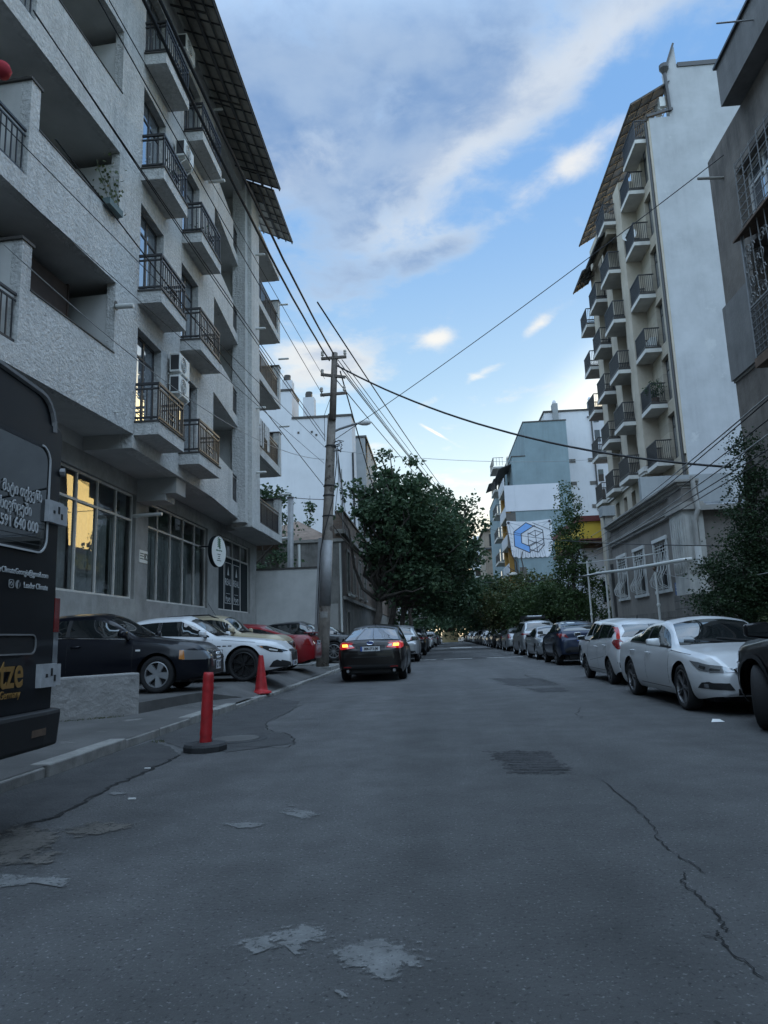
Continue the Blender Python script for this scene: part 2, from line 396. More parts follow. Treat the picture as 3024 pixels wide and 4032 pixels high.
M['roof_tile'] = mat('roof_tile', (0.17, 0.12, 0.09), 0.9, var=0.35, vscale=3, bump=0.8, bscale=9, bdist=0.05)
M['zinc'] = mat('zinc', (0.36, 0.37, 0.38), 0.45, metal=0.5, var=0.15, vscale=1.5)
M['yellow'] = mat('yellow', (0.62, 0.42, 0.045), 0.6, var=0.08, vscale=1)
M['orange'] = mat('orange', (0.45, 0.24, 0.06), 0.8, var=0.15)
M['red_trim'] = mat('red_trim', (0.13, 0.03, 0.028), 0.7)
M['far_yellow'] = mat('far_yellow', (0.46, 0.36, 0.20), 0.9, var=0.25, vscale=1.5)
M['far_brown'] = mat('far_brown', (0.26, 0.21, 0.165), 0.9, var=0.2, vscale=0.6, streak=0.3)
M['far_block'] = mat('far_block', (0.48, 0.47, 0.46), 0.9, var=0.12, vscale=0.8)
M['bark'] = mat('bark', (0.055, 0.046, 0.038), 0.95, var=0.4, vscale=6, bump=0.8, bscale=14, bdist=0.04)
M['leaf_dark'] = leaf_mat('leaf_dark', (0.026, 0.050, 0.028), (0.050, 0.088, 0.044), (0.115, 0.160, 0.075), 0.32, 1.7)
M['leaf_mid'] = leaf_mat('leaf_mid', (0.028, 0.052, 0.020), (0.052, 0.088, 0.030), (0.10, 0.13, 0.045), 0.25, 0.9)
M['leaf_rust'] = leaf_mat('leaf_rust', (0.030, 0.050, 0.020), (0.065, 0.085, 0.030), (0.16, 0.10, 0.035), 0.25, 1.6)
M['leaf_conifer'] = leaf_mat('leaf_conifer', (0.014, 0.030, 0.014), (0.028, 0.052, 0.022), (0.050, 0.085, 0.034), 0.15, 2.2)
M['sign_white'] = mat('sign_white', (0.68, 0.68, 0.64), 0.5)
M['sign_text'] = mat('sign_text', (0.05, 0.06, 0.05), 0.6)
M['sign_green'] = mat('sign_green', (0.03, 0.14, 0.06), 0.6)
M['decal_grey'] = mat('decal_grey', (0.34, 0.35, 0.35), 0.6)
M['decal_white'] = mat('decal_white', (0.55, 0.56, 0.56), 0.6)
M['decal_gold'] = mat('decal_gold', (0.27, 0.15, 0.038), 0.6)
M['mural_white'] = mat('mural_white', (0.56, 0.57, 0.60), 0.9, var=0.12, vscale=1.0)
M['mural_shade'] = mat('mural_shade', (0.26, 0.28, 0.32), 0.9, var=0.2, vscale=2)
M['mural_blue'] = mat('mural_blue', (0.16, 0.32, 0.62), 0.9, var=0.05)
M['mural_line'] = mat('mural_line', (0.045, 0.05, 0.065), 0.9)
M['blue_plate'] = mat('blue_plate', (0.06, 0.13, 0.30), 0.5)
M['road_paint'] = mat('road_paint', (0.34, 0.34, 0.33), 0.8, var=.3, vscale=6, fade=0)
M['plastic_bar'] = mat('lattice_grey', (0.13, 0.13, 0.13), 0.7)
M['bar_grey'] = mat('bar_grey', (0.20, 0.20, 0.195), 0.6)
M['litter'] = mat('litter', (0.75, 0.75, 0.73), 0.6)
M['cloth'] = mat('cloth', (0.45, 0.43, 0.41), 0.9, var=0.3, vscale=6)
M['cloth_red'] = mat('cloth_red', (0.30, 0.02, 0.03), 0.9)

# ---------------------------------------------------------------- mesh helpers
class MB:
    def __init__(self):
        self.v = []; self.f = []
    def add(self, vs, fs):
        o = len(self.v)
        self.v.extend([tuple(p) for p in vs]); self.f.extend([tuple(i + o for i in f) for f in fs])
        return self
    def box(self, x0, x1, y0, y1, z0, z1):
        if x0 > x1: x0, x1 = x1, x0
        if y0 > y1: y0, y1 = y1, y0
        if z0 > z1: z0, z1 = z1, z0
        v = [(x0, y0, z0), (x1, y0, z0), (x1, y1, z0), (x0, y1, z0), (x0, y0, z1), (x1, y0, z1), (x1, y1, z1), (x0, y1, z1)]
        return self.add(v, [(0, 3, 2, 1), (4, 5, 6, 7), (0, 1, 5, 4), (1, 2, 6, 5), (2, 3, 7, 6), (3, 0, 4, 7)])
    def hexa(self, bot, top):
        return self.add(list(bot) + list(top), [(0, 3, 2, 1), (4, 5, 6, 7), (0, 1, 5, 4), (1, 2, 6, 5), (2, 3, 7, 6), (3, 0, 4, 7)])
    def prism(self, poly, z0, z1):
        """vertical prism on an (x, y) outline given anticlockwise"""
        n = len(poly)
        v = [(p[0], p[1], z0) for p in poly] + [(p[0], p[1], z1) for p in poly]
        f = [tuple(reversed(range(n))), tuple(range(n, 2 * n))] + [(i, (i + 1) % n, n + (i + 1) % n, n + i) for i in range(n)]
        return self.add(v, f)
    def extrude(self, poly, d):
        """a flat 3D outline given its thickness vector d"""
        n = len(poly); d = Vector(d)
        v = [Vector(p) for p in poly]; w = [p + d for p in v]
        return self.add(v + w, [tuple(reversed(range(n))), tuple(range(n, 2 * n))] + [(i, (i + 1) % n, n + (i + 1) % n, n + i) for i in range(n)])
    def tube(self, pts, r, n=8, caps=True):
        pts = [Vector(p) for p in pts]
        rs = r if isinstance(r, (list, tuple)) else [r] * len(pts)
        o = len(self.v); prev = None
        for i, p in enumerate(pts):
            if i == 0: t = pts[1] - p
            elif i == len(pts) - 1: t = p - pts[i - 1]
            else: t = (pts[i + 1] - pts[i - 1])
            t.normalize()
            if prev is None:
                a = Vector((0, 0, 1)) if abs(t.z) < 0.9 else Vector((1, 0, 0))
                u = t.cross(a).normalized()
            else:
                u = (prev - t * prev.dot(t)).normalized()
            prev = u; w = t.cross(u)
            for k in range(n):
                q = 2 * math.pi * k / n
                self.v.append(tuple(p + (u * math.cos(q) + w * math.sin(q)) * rs[i]))
        for i in range(len(pts) - 1):
            for k in range(n):
                a = o + i * n + k; b = o + i * n + (k + 1) % n
                self.f.append((a, b, b + n, a + n))
        if caps:
            self.f.append(tuple(o + k for k in reversed(range(n))))
            self.f.append(tuple(o + (len(pts) - 1) * n + k for k in range(n)))
        return self
    def bar(self, p0, p1, w, h=None):
        """a square bar between two points"""
        h = w if h is None else h
        p0, p1 = Vector(p0), Vector(p1); t = (p1 - p0).normalized()
        a = Vector((0, 0, 1)) if abs(t.z) < 0.95 else Vector((0, 1, 0))
        u = t.cross(a).normalized() * w / 2; k = u.cross(t).normalized() * h / 2
        bot = [p0 - u - k, p0 + u - k, p0 + u + k, p0 - u + k]
        top = [p1 - u - k, p1 + u - k, p1 + u + k, p1 - u + k]
        return self.add(bot + top, [(0, 1, 2, 3), (7, 6, 5, 4), (1, 0, 4, 5), (2, 1, 5, 6), (3, 2, 6, 7), (0, 3, 7, 4)])
    def lathe(self, prof, n=24, c=(0, 0, 0), axis='z'):
        o = len(self.v)
        for r, h in prof:
            for k in range(n):
                q = 2 * math.pi * k / n
                a, b = r * math.cos(q), r * math.sin(q)
                p = (a, b, h) if axis == 'z' else ((a, h, b) if axis == 'y' else (h, a, b))
                self.v.append((p[0] + c[0], p[1] + c[1], p[2] + c[2]))
        for i in range(len(prof) - 1):
            for k in range(n):
                a = o + i * n + k; b = o + i * n + (k + 1) % n
                self.f.append((a, b, b + n, a + n) if axis != 'y' else (a, a + n, b + n, b))
        return self
    def quad(self, a, b, c, d):
        return self.add([a, b, c, d], [(0, 1, 2, 3)])
    def mesh(self, name, off=None):
        me = bpy.data.meshes.new(name)
        v = self.v
        if off is not None: v = [(p[0] - off[0], p[1] - off[1], p[2] - off[2]) for p in v]
        me.from_pydata(v, [], self.f); me.update()
        return me
    def build(self, name, m, parent=None, smooth=False, bevel=0.0, world=False, weld=False):
        """world=True: the points are world positions, the object takes its parent's place"""
        off = None
        if world and parent is not None:
            off = parent.location if parent.parent is None else parent.location + parent.parent.location
        me = self.mesh(name, off)
        if isinstance(m, str): m = M[m]
        me.materials.append(m)
        if weld or bevel:
            b = bmesh.new(); b.from_mesh(me)
            if weld: bmesh.ops.remove_doubles(b, verts=b.verts, dist=0.0005)
            b.to_mesh(me); b.free()
        if smooth:
            me.polygons.foreach_set('use_smooth', [True] * len(me.polygons))
        o = bpy.data.objects.new(name, me); COL.objects.link(o)
        if parent is not None: o.parent = parent
        if bevel:
            md = o.modifiers.new('bevel', 'BEVEL'); md.width = bevel; md.segments = 2; md.limit_method = 'ANGLE'
        return o

def thing(name, label, cat, loc=(0, 0, 0), rz=0.0, group=None):
    o = bpy.data.objects.new(name, None); COL.objects.link(o)
    o.empty_display_size = 0.3
    o.location = loc; o.rotation_euler = (0, 0, rz)
    o['label'] = label; o['category'] = cat
    if group: o['group'] = group
    return o
def part_empty(name, parent, loc=(0, 0, 0), rz=0.0):
    o = bpy.data.objects.new(name, None); COL.objects.link(o)
    o.empty_display_size = 0.1
    o.parent = parent; o.location = loc; o.rotation_euler = (0, 0, rz)
    return o
def tag(o, label, cat, group=None):
    o['label'] = label; o['category'] = cat
    if group: o['group'] = group
    return o
def struct(o, kind='structure'):
    o['kind'] = kind; return o
def copy_tree(o, parent=None):
    c = o.copy(); COL.objects.link(c)
    if parent is not None: c.parent = parent
    for ch in list(o.children): copy_tree(ch, c)
    return c
def text(body, size, m, parent, name, loc, right, upv, align='CENTER', depth=0.004, stretch=1.0, bold=0.0, shear=0.0):
    """writing as flat raised letters; right/upv: world (or parent-local) directions of the line and of its letters"""
    cu = bpy.data.curves.new(name, 'FONT')
    cu.body = body; cu.size = size; cu.align_x = align; cu.align_y = 'CENTER'; cu.extrude = depth / 2; cu.offset = bold; cu.shear = shear
    ob = bpy.data.objects.new(name, cu); COL.objects.link(ob)
    dg = bpy.context.evaluated_depsgraph_get()
    me = bpy.data.meshes.new_from_object(ob.evaluated_get(dg))
    bpy.data.objects.remove(ob)
    r = Vector(right).normalized(); u = Vector(upv).normalized(); n = r.cross(u)
    mt = Matrix(((r[0] * stretch, u[0], n[0], loc[0]), (r[1] * stretch, u[1], n[1], loc[1]), (r[2] * stretch, u[2], n[2], loc[2]), (0, 0, 0, 1)))
    me.transform(mt)
    me.materials.clear(); me.materials.append(M[m] if isinstance(m, str) else m)
    o = bpy.data.objects.new(name, me); COL.objects.link(o)
    if parent is not None: o.parent = parent
    return o
# ================================================================ GROUND
def sheet(name, pts, z, m, parent=None, kind=None):
    mb = MB()
    mb.add([(p[0], p[1], z if len(p) < 3 else p[2]) for p in pts], [tuple(range(len(pts)))])
    o = mb.build(name, m, parent)
    if kind: struct(o, kind)
    return o
sheet('ground', [(-400, -60), (400, -60), (400, 900), (-400, 900)], -0.012, 'earth', kind='structure')
def road_right(y): return 5.95 + max(0, y - 20) * 0.012
road_pts = [(-3.56, -12), (6, -12)] + [(road_right(y), y) for y in (20, 60, 120, 205)] + [(-1.4, 205), (-2.2, 120), (-3.3, 60), (-3.56, 34)]
road = sheet('road', road_pts, 0.0, 'asphalt', kind='structure')

def jag(pts, amp, seed, n=7):
    """a jagged line along the given points"""
    rnd = random.Random(seed); out_ = []
    for i in range(len(pts) - 1):
        a, b = Vector(pts[i]), Vector(pts[i + 1]); d = b - a; nrm = Vector((-d[1], d[0])).normalized()
        for k in range(n):
            t = k / n
            out_.append(a + d * t + nrm * rnd.uniform(-amp, amp))
    out_.append(Vector(pts[-1]))
    return out_
def crack(pts, w, amp, seed, n=7):
    ln = jag(pts, amp, seed, n); rnd = random.Random(seed + 99)
    mb = MB(); L = []; Rr = []
    for i, p in enumerate(ln):
        d = (ln[min(i + 1, len(ln) - 1)] - ln[max(i - 1, 0)]).normalized(); nn = Vector((-d[1], d[0]))
        ww = w * rnd.uniform(0.25, 1.0) * (0.3 if i in (0, len(ln) - 1) else 1)
        L.append((p[0] + nn[0] * ww, p[1] + nn[1] * ww, 0.006)); Rr.append((p[0] - nn[0] * ww, p[1] - nn[1] * ww, 0.006))
    for i in range(len(ln) - 1):
        mb.quad(L[i], L[i + 1], Rr[i + 1], Rr[i])
    return mb.build('crack', 'crack', road)
def g2(x, y, z=0.0):
    p = PZ(x, y, z); return (p[0], p[1])
S4 = 1512 / 1659
def q4(x, y): return g2(1512 + x * S4, 3000 + y * S4)
crack([q4(940, 80), q4(1085, 200), q4(1165, 280), q4(1185, 340), q4(1255, 395)], 0.005, 0.012, 1)
crack([q4(1255, 400), q4(1350, 455), q4(1390, 490)], 0.005, 0.010, 2)
crack([q4(1300, 480), q4(1295, 530), q4(1385, 610), q4(1460, 690), q4(1480, 740)], 0.0065, 0.014, 3)
crack([q4(1450, 735), q4(1450, 770), q4(1530, 850), q4(1640, 940)], 0.0065, 0.012, 4)
crack([q4(1370, 755), q4(1450, 772)], 0.005, 0.006, 5)
S1 = 1200 / 1659
def q1(x, y): return g2(x * S1, 2600 + y * S1)
crack([q1(1640, 243), q1(1570, 285), q1(1450, 340), q1(1450, 380), q1(1580, 405), q1(1605, 450), q1(1560, 478), q1(1250, 470)], 0.008, 0.03, 6)
S2 = 1100 / 1659
def q2(x, y): return g2(1200 + x * S2, 2500 + y * S2)
crack([q2(1300, 235), q2(1350, 258), q2(1390, 255), q2(1515, 300)], 0.015, 0.03, 8)
crack([q2(620, 232), q2(760, 236), q2(920, 243)], 0.012, 0.03, 9)
crack([q2(1640, 430), q2(1610, 470), q2(1650, 500)], 0.007, 0.03, 10)
def patch(name, pts, z, m, amp=0.03, seed=1, n=6):
    ln = jag([Vector((p[0], p[1])) for p in pts + pts[:1]], amp, seed, n)[:-1]
    mb = MB()
    if m not in ('cement_stain', 'dust', 'asphalt_worn'):
        mb.add([(p[0], p[1], z) for p in ln], [tuple(range(len(ln)))])
        return mb.build(name, m, road)
    c = sum(ln, Vector((0, 0))) / len(ln); k = 48; V = []
    sx = max(abs(p[0] - c[0]) for p in ln); sy = max(abs(p[1] - c[1]) for p in ln)
    Q = [((p[0] - c[0]) / sx, (p[1] - c[1]) / sy) for p in ln]; rad = []
    for i in range(k):                          # the outline as one radius per direction
        a = 2 * math.pi * i / k; d = (math.cos(a), math.sin(a)); best = 0.12
        for u, v in zip(Q, Q[1:] + Q[:1]):
            e = (v[0] - u[0], v[1] - u[1]); den = d[0] * e[1] - d[1] * e[0]
            if abs(den) < 1e-9: continue
            t = (u[0] * e[1] - u[1] * e[0]) / den; w = (u[0] * d[1] - u[1] * d[0]) / den
            if t > 0 and 0 <= w <= 1: best = max(best, t)
        rad.append((d[0] * best * sx, d[1] * best * sy))
    for s_ in (1.22, 0.80, 0.45): V += [(c[0] + q[0] * s_, c[1] + q[1] * s_, z) for q in rad]
    V.append((c[0], c[1], z))
    F = [(r * k + i, r * k + (i + 1) % k, (r + 1) * k + (i + 1) % k, (r + 1) * k + i) for r in (0, 1) for i in range(k)] + [(2 * k + i, 2 * k + (i + 1) % k, 3 * k) for i in range(k)]
    mb.add(V, F); o = mb.build(name, m, road)
    at = o.data.attributes.new('fade', 'FLOAT', 'POINT'); at.data.foreach_set('value', [0.0] * k + [0.62] * k + [1.0] * (k + 1))
    return o
patch('asphalt_patch', [q2(1100, 258), q2(1390, 258), q2(1515, 300), q2(1220, 304)], 0.004, 'asphalt_worn', 0.03, 3)
patch('asphalt_patch', [q2(1090, 695), q2(1440, 695), q2(1600, 822), q2(1235, 820)], 0.0035, 'asphalt_worn', 0.02, 4)
for k in range(10):
    t_ = k / 9; a = Vector(q2(1095, 697)).lerp(Vector(q2(1235, 820)), t_); b = Vector(q2(1440, 697)).lerp(Vector(q2(1600, 822)), t_)
    crack([a, a.lerp(b, .5), b], 0.011, 0.012, 60 + k, 6)
patch('asphalt_patch', [q2(1320, 320), q2(1520, 312), q2(1580, 334), q2(1400, 342)], 0.004, 'asphalt_worn', 0.02, 5)
# strip of darker newer asphalt along the left kerb
strip = [q1(-40, 960), q1(110, 925), q1(180, 885), q1(310, 850), q1(480, 765), q1(600, 690), q1(740, 635), q1(850, 580), q1(985, 515), q1(930, 475), q1(820, 440)]
strip = [(-3.75, 2.5), (-2.55, 2.5)] + strip + [(-3.5, 8.6)]
patch('asphalt_patch', strip, 0.003, 'asphalt_patch', 0.025, 6, 8)
patch('asphalt_patch', [q1(830, 430), q1(1010, 330), q1(1180, 290), q1(1440, 200), q1(1640, 225), q1(1570, 285), q1(1450, 340), q1(1450, 385), q1(1580, 405), q1(1600, 455), q1(1240, 500), q1(1010, 480)], 0.004, 'asphalt_patch', 0.03, 7)
crack([p for p in strip[2:11]], 0.022, 0.03, 11, 9)
# light cement splashes
S3 = 1512 / 1659
def q3(x, y): return g2(x * S3, 3000 + y * S3)
for k, pts in enumerate([[(1020, 800), (1110, 760), (1210, 705), (1330, 708), (1440, 760), (1350, 795), (1270, 845), (1250, 800), (1150, 815), (1090, 845)],
                         [(1450, 840), (1520, 790), (1620, 768), (1760, 775), (1850, 850), (1780, 900), (1720, 965), (1620, 950), (1510, 905), (1450, 880)],
                         [(1195, 218), (1270, 207), (1350, 215), (1380, 235), (1320, 250), (1250, 238)],
                         [(950, 272), (1080, 262), (1195, 265), (1100, 285), (1020, 290)],
                         [(1230, 190), (1278, 188), (1270, 196)], [(1440, 990), (1490, 1000), (1510, 1028), (1460, 1015)],
                         [(-30, 480), (120, 495), (290, 510), (270, 540), (160, 525), (90, 540), (-30, 555)],
                         [(250, 290), (400, 262), (560, 275), (520, 300), (420, 318), (300, 325)],
                         [(450, 135), (520, 128), (550, 140), (490, 152)]]):
    patch('cement_splash', [q3(*p) for p in pts], 0.0042 + k * .0003, 'cement_stain' if k != 7 else 'dust', 0.010 if k < 6 else 0.02, 20 + k, 9)
patch('dirt_patch', [q3(-60, 330), q3(120, 270), q3(240, 290), q3(230, 430), q3(-60, 470)], 0.0072, 'dust', 0.03, 40)
# manhole
mb = MB()
c = q1(1285, 432)
mb.lathe([(0.0, 0.018), (0.27, 0.018), (0.275, 0.012)], 28, (c[0], c[1], 0))
man = mb.build('manhole_cover', 'asphalt_old'); tag(man, 'round worn manhole cover sunk in the road beside the red post', 'manhole cover')
mb = MB(); mb.lathe([(0.285, 0.012), (0.36, 0.013), (0.37, 0.006)], 28, (c[0], c[1], 0)); mb.build('cover_rim', 'rubber', man)
# speed hump with white marks, far dash
mb = MB(); y0 = 35.2
prof = [(y0 - 0.5, 0.004), (y0 - 0.25, 0.045), (y0, 0.06), (y0 + 0.25, 0.045), (y0 + 0.5, 0.004)]
for i in range(4):
    mb.quad((-1.6, prof[i][0], prof[i][1]), (5.9, prof[i][0], prof[i][1]), (5.9, prof[i + 1][0], prof[i + 1][1]), (-1.6, prof[i + 1][0], prof[i + 1][1]))
struct(mb.build('speed_hump', 'asphalt_patch', None, smooth=True))
mb = MB()
for x0, x1 in ((-1.4, -0.1), (0.25, 1.6), (2.3, 4.0)):
    mb.quad((x0, y0 - 0.47, 0.014), (x1, y0 - 0.47, 0.014), (x1, y0 - 0.38, 0.030), (x0, y0 - 0.38, 0.030))
mb.quad((1.15, 66, 0.006), (3.1, 66, 0.006), (3.1, 69, 0.006), (1.15, 69, 0.006))
struct(mb.build('road_marking', 'road_paint'))

# left pavement, kerb and the raised parking lot
KX = -3.56
def soften(p): return p
sheet('pavement', [(-9.5, 1.0, 0.13), (KX, 1.0, 0.10), (KX, 13.9, 0.10), (-4.4, 12.6, 0.14), (-4.75, 10.6, 0.12), (-9.5, 8.0, 0.16)], 0.1, 'asphalt_old', kind='structure')
LOT = [(-9.2, 8.9), (-5.6, 9.9), (-4.55, 10.75), (-4.30, 12.4), (-3.62, 14.0), (-3.62, 24.2), (-9.2, 24.2)]
mb = MB(); mb.prism([(-9.2, 8.9), (-5.6, 9.9), (-4.55, 10.75), (-4.2, 12.6), (-4.2, 24.2), (-9.2, 24.2)], -0.01, 0.29)
mb.hexa([(-4.2, 12.6, -.01), (-3.66, 14.0, -.01), (-3.66, 24.2, -.01), (-4.2, 24.2, -.01)], [(-4.2, 12.6, .289), (-3.66, 14.0, .06), (-3.66, 24.2, .10), (-4.2, 24.2, .289)])
struct(mb.build('parking_lot', 'asphalt_old'))
mb = MB(); mb.prism([(-9.2, 24.2), (-3.62, 24.2), (-3.62, 36.4), (-9.2, 36.4)], -0.01, 0.225)
mb.prism([(-9.2, 24.6), (-4.35, 24.6), (-4.35, 33.2), (-9.2, 33.2)], 0.226, 0.32)
struct(mb.build('parking_lot', 'concrete'))
mb = MB(); mb.prism([(-9.2, 36.4), (-3.62, 36.4), (-3.4, 60), (-2.3, 120), (-1.5, 205), (-9, 205), (-9.2, 60)], -0.01, 0.12)
struct(mb.build('pavement', 'concrete'))
mb = MB(); rnd = random.Random(5); y = 0.6
while y < 34:
    ln = rnd.uniform(0.75, 1.15); zt = (0.105 + rnd.uniform(-0.012, 0.012)) if y < 12.4 else (0.065 + rnd.uniform(-0.008, 0.008) + max(0, y - 20) * .008)
    dx = rnd.uniform(-0.02, 0.02)
    if 8.3 < y < 9.0: zt = 0.05; dx = 0.05
    mb.box(KX - 0.16 + dx, KX + 0.03 + dx, y, y + ln - 0.02, -0.01, zt)
    y += ln
struct(mb.build('kerb', 'kerb', bevel=0.015))
# grassy crumbs beside the kerb break and along the low wall
def tufts(spots, n, h, seed):
    rnd = random.Random(seed); mb = MB()
    for (cx_, cy_, cz_, r_) in spots:
        for _ in range(n):
            a = rnd.uniform(0, 6.28); d = r_ * math.sqrt(rnd.random()); x = cx_ + d * math.cos(a); y_ = cy_ + d * math.sin(a)
            hh = h * rnd.uniform(0.4, 1); q = rnd.uniform(0, 6.28); w = 0.004
            lx, ly = rnd.uniform(-.5, .5) * hh, rnd.uniform(-.5, .5) * hh
            mb.add([(x - w * math.cos(q), y_ - w * math.sin(q), cz_), (x + w * math.cos(q), y_ + w * math.sin(q), cz_), (x + lx, y_ + ly, cz_ + hh)], [(0, 1, 2)])
    o = mb.build('grass', 'leaf_rust'); struct(o, 'stuff'); o['label'] = 'sparse weeds in the cracks along the kerb'; return o
p1_, p2_ = q1(870, 445), q1(1440, 488)
tufts([(p1_[0], p1_[1], 0, 0.10)] + [(-4.75 - 0.14 * k, 10.45 - 0.12 * k, 0.12, 0.12) for k in range(9)], 46, 0.035, 3)

# right pavement
mb = MB(); mb.prism([(6.1, -8), (7.5, -8), (9.3, 10), (9.0, 40), (9.2, 60), (9.5, 205), (8.2, 205), (6.6, 60), (6.1, 20)], -0.01, 0.14)
struct(mb.build('pavement', 'concrete'))
mb = MB()
for k in range(40):
    y = -4 + k * 1.5
    mb.box(road_right(y) , road_right(y) + 0.16, y, y + 1.48, -0.01, 0.13)
struct(mb.build('kerb', 'kerb', bevel=0.012))

# litter and small road things
mb = MB(); p = g2(2825, 2846)
mb.add([(p[0] - .07, p[1], 0.01), (p[0] + .08, p[1] - .02, 0.012), (p[0] + .05, p[1] + .05, 0.035), (p[0] - .03, p[1] + .06, 0.04), (p[0] - .01, p[1] + .02, 0.04)],
       [(0, 1, 4), (1, 2, 4), (2, 3, 4), (3, 0, 4)])
tag(mb.build('litter', 'litter'), 'crumpled white paper scrap on the road by the black car', 'litter')
for k, (xx, yy) in enumerate([(803 * S1, 2600 + 593 * S1), (718 * S1, 2600 + 760 * S1)]):
    p = g2(xx, yy); mb = MB(); mb.box(p[0] - .028, p[0] + .028, p[1] - .008, p[1] + .008, 0.006, 0.014)
    tag(mb.build('litter', 'litter'), ('small white paper strip at the edge of the dark patched strip', 'small pale stub on the road in front of the red post')[k], 'litter')

# ================================================================ RED POST AND CONE
p = g2(808, 2955)
t = thing('bollard', 'red plastic tube post standing in a round black rubber base', 'bollard', (p[0], p[1], 0.004))
mb = MB(); mb.lathe([(0.0, 0.0), (0.235, 0.0), (0.24, 0.05), (0.225, 0.075), (0.09, 0.088), (0.07, 0.07)], 10); b = mb.build('base', 'rubber', t)
mb = MB(); rr = []
for k in range(22):
    z = 0.07 + k * 0.034; w = 0.064 - 0.006 * (k / 21) + (0.0035 if k % 7 == 3 else 0) + 0.0012 * math.sin(k * 2.3)
    rr.append((w, z))
rr += [(0.05, 0.815), (0.0, 0.815)]
mb.lathe(rr, 24); o = mb.build('post', 'cone_red', t, smooth=True); o.rotation_euler = (0, R(2.2), 0)
p = (-3.69, 14.9)
t = thing('traffic_cone', 'red plastic traffic cone standing on the kerb edge', 'traffic cone', (p[0], p[1], 0.078))
mb = MB(); mb.lathe([(0.0, 0.0), (0.20, 0.0), (0.215, 0.015), (0.205, 0.045), (0.16, 0.055), (0.145, 0.06), (0.128, 0.10), (0.05, 0.74), (0.045, 0.775), (0.025, 0.78), (0.02, 0.70)], 28)
mb.build('cone_body', 'cone_red', t, smooth=False)

# low rendered wall between the van and the black saloon
p0, p1 = Vector((-4.52, 10.72)), Vector((-6.9, 8.7)); d = (p1 - p0).normalized(); nn = Vector((-d[1], d[0]))
if nn[1] < 0: nn = -nn
a, b, c_, e = p0, p1, p1 + nn * 0.28, p0 + nn * 0.28
mb = MB(); mb.hexa([(a[0], a[1], 0.05), (b[0], b[1], 0.05), (c_[0], c_[1], 0.05), (e[0], e[1], 0.05)], [(a[0], a[1], 0.735), (b[0], b[1], 0.70), (c_[0], c_[1], 0.70), (e[0], e[1], 0.735)])
tag(mb.build('low_wall', 'concrete_wall', bevel=0.025), 'low cracked rendered wall beside the dark van', 'low wall')

# ================================================================ LEFT APARTMENT BUILDING
XW, YC = -7.2, 16.3
lb = thing('apartment_building', 'grey stucco apartment block with railed balconies over glazed shops', 'building', (XW, YC, 0))
SL = [6.26, 9.72, 13.19, 16.65]         # undersides of the near slab bands
ang = 0.072
UD = Vector((-math.sin(ang), -math.cos(ang), 0)); ND = Vector((math.cos(ang), -math.sin(ang), 0))
def NL(s, n, z):                        # near wing: s metres from the corner towards the camera, n metres out of the wall
    q = Vector((XW, YC, 0)) + UD * s + ND * n
    return (q[0], q[1], z)
def nbox(mb, s0, s1, n0, n1, z0, z1):
    # outward faces: s runs towards -y, n towards +x
    mb.hexa([NL(s0, n0, z0), NL(s1, n0, z0), NL(s1, n1, z0), NL(s0, n1, z0)], [NL(s0, n0, z1), NL(s1, n0, z1), NL(s1, n1, z1), NL(s0, n1, z1)])
SEND = 15.0
mb = MB()
for i, z in enumerate(SL + [20.1]):
    nbox(mb, 0.0, 4.42, -0.22, 0, z, z + (1.67 if i < 4 else 0.9))              # stucco parapet bands
    nbox(mb, 4.42, SEND, -0.22, 0, z, z + 0.46)                   # low band under the railed balconies
    if i < 4:
        nbox(mb, 0.0, 1.02, -0.22, 0, z + 1.67, z + 3.46)             # pier at the corner
        nbox(mb, 4.13, 4.42, -0.22, 0.001, z + 1.672, z + 2.58)          # front end of the partition
        nbox(mb, 9.2, 9.9, -0.22, 0, z + 0.46, z + 3.46)
mb.build('facade_wall', 'stucco', lb, world=True)
mb = MB()
for z in SL:
    nbox(mb, 4.13, 4.42, -1.7, -0.22, z + 0.3, z + 2.58)
    nbox(mb, 0.80, 1.0, -1.7, -0.22, z + 0.32, z + 3.2)         # end wall of the loggia
    nbox(mb, 1.0, SEND, -1.95, -1.7, z + 0.3, z + 3.46)              # back wall of the loggia
for z in SL + [20.1]:
    nbox(mb, 0.0, SEND, -1.95, -0.22, z + 0.001, z + 0.30)                     # floor slabs seen from below
mb.build('loggia_wall', 'plaster', lb, world=True)
for z in SL:
    mb = MB(); nbox(mb, 4.08, 4.47, -1.7, 0.03, z + 2.582, z + 2.64); mb.build('coping', 'dark_cap', lb, world=True)
    mb = MB(); nbox(mb, 1.0, 4.13, -0.24, 0.02, z + 1.672, z + 1.70); mb.build('coping', 'dark_cap', lb, world=True)
def railing_near(z):
    m2 = MB()
    for zz, th in ((z + 0.52, 0.045), (z + 1.32, 0.035), (z + 1.44, 0.05)):
        m2.bar(NL(4.44, -0.06, zz), NL(9.2, -0.06, zz), th)
    s = 4.52
    while s < 9.2:
        m2.bar(NL(s, -0.06, z + 0.52), NL(s, -0.06, z + 1.32), 0.024 if int(s * 10) % 11 else 0.04); s += 0.155
    m2.build('railing', 'black_metal', lb, world=True)
for z in SL: railing_near(z)
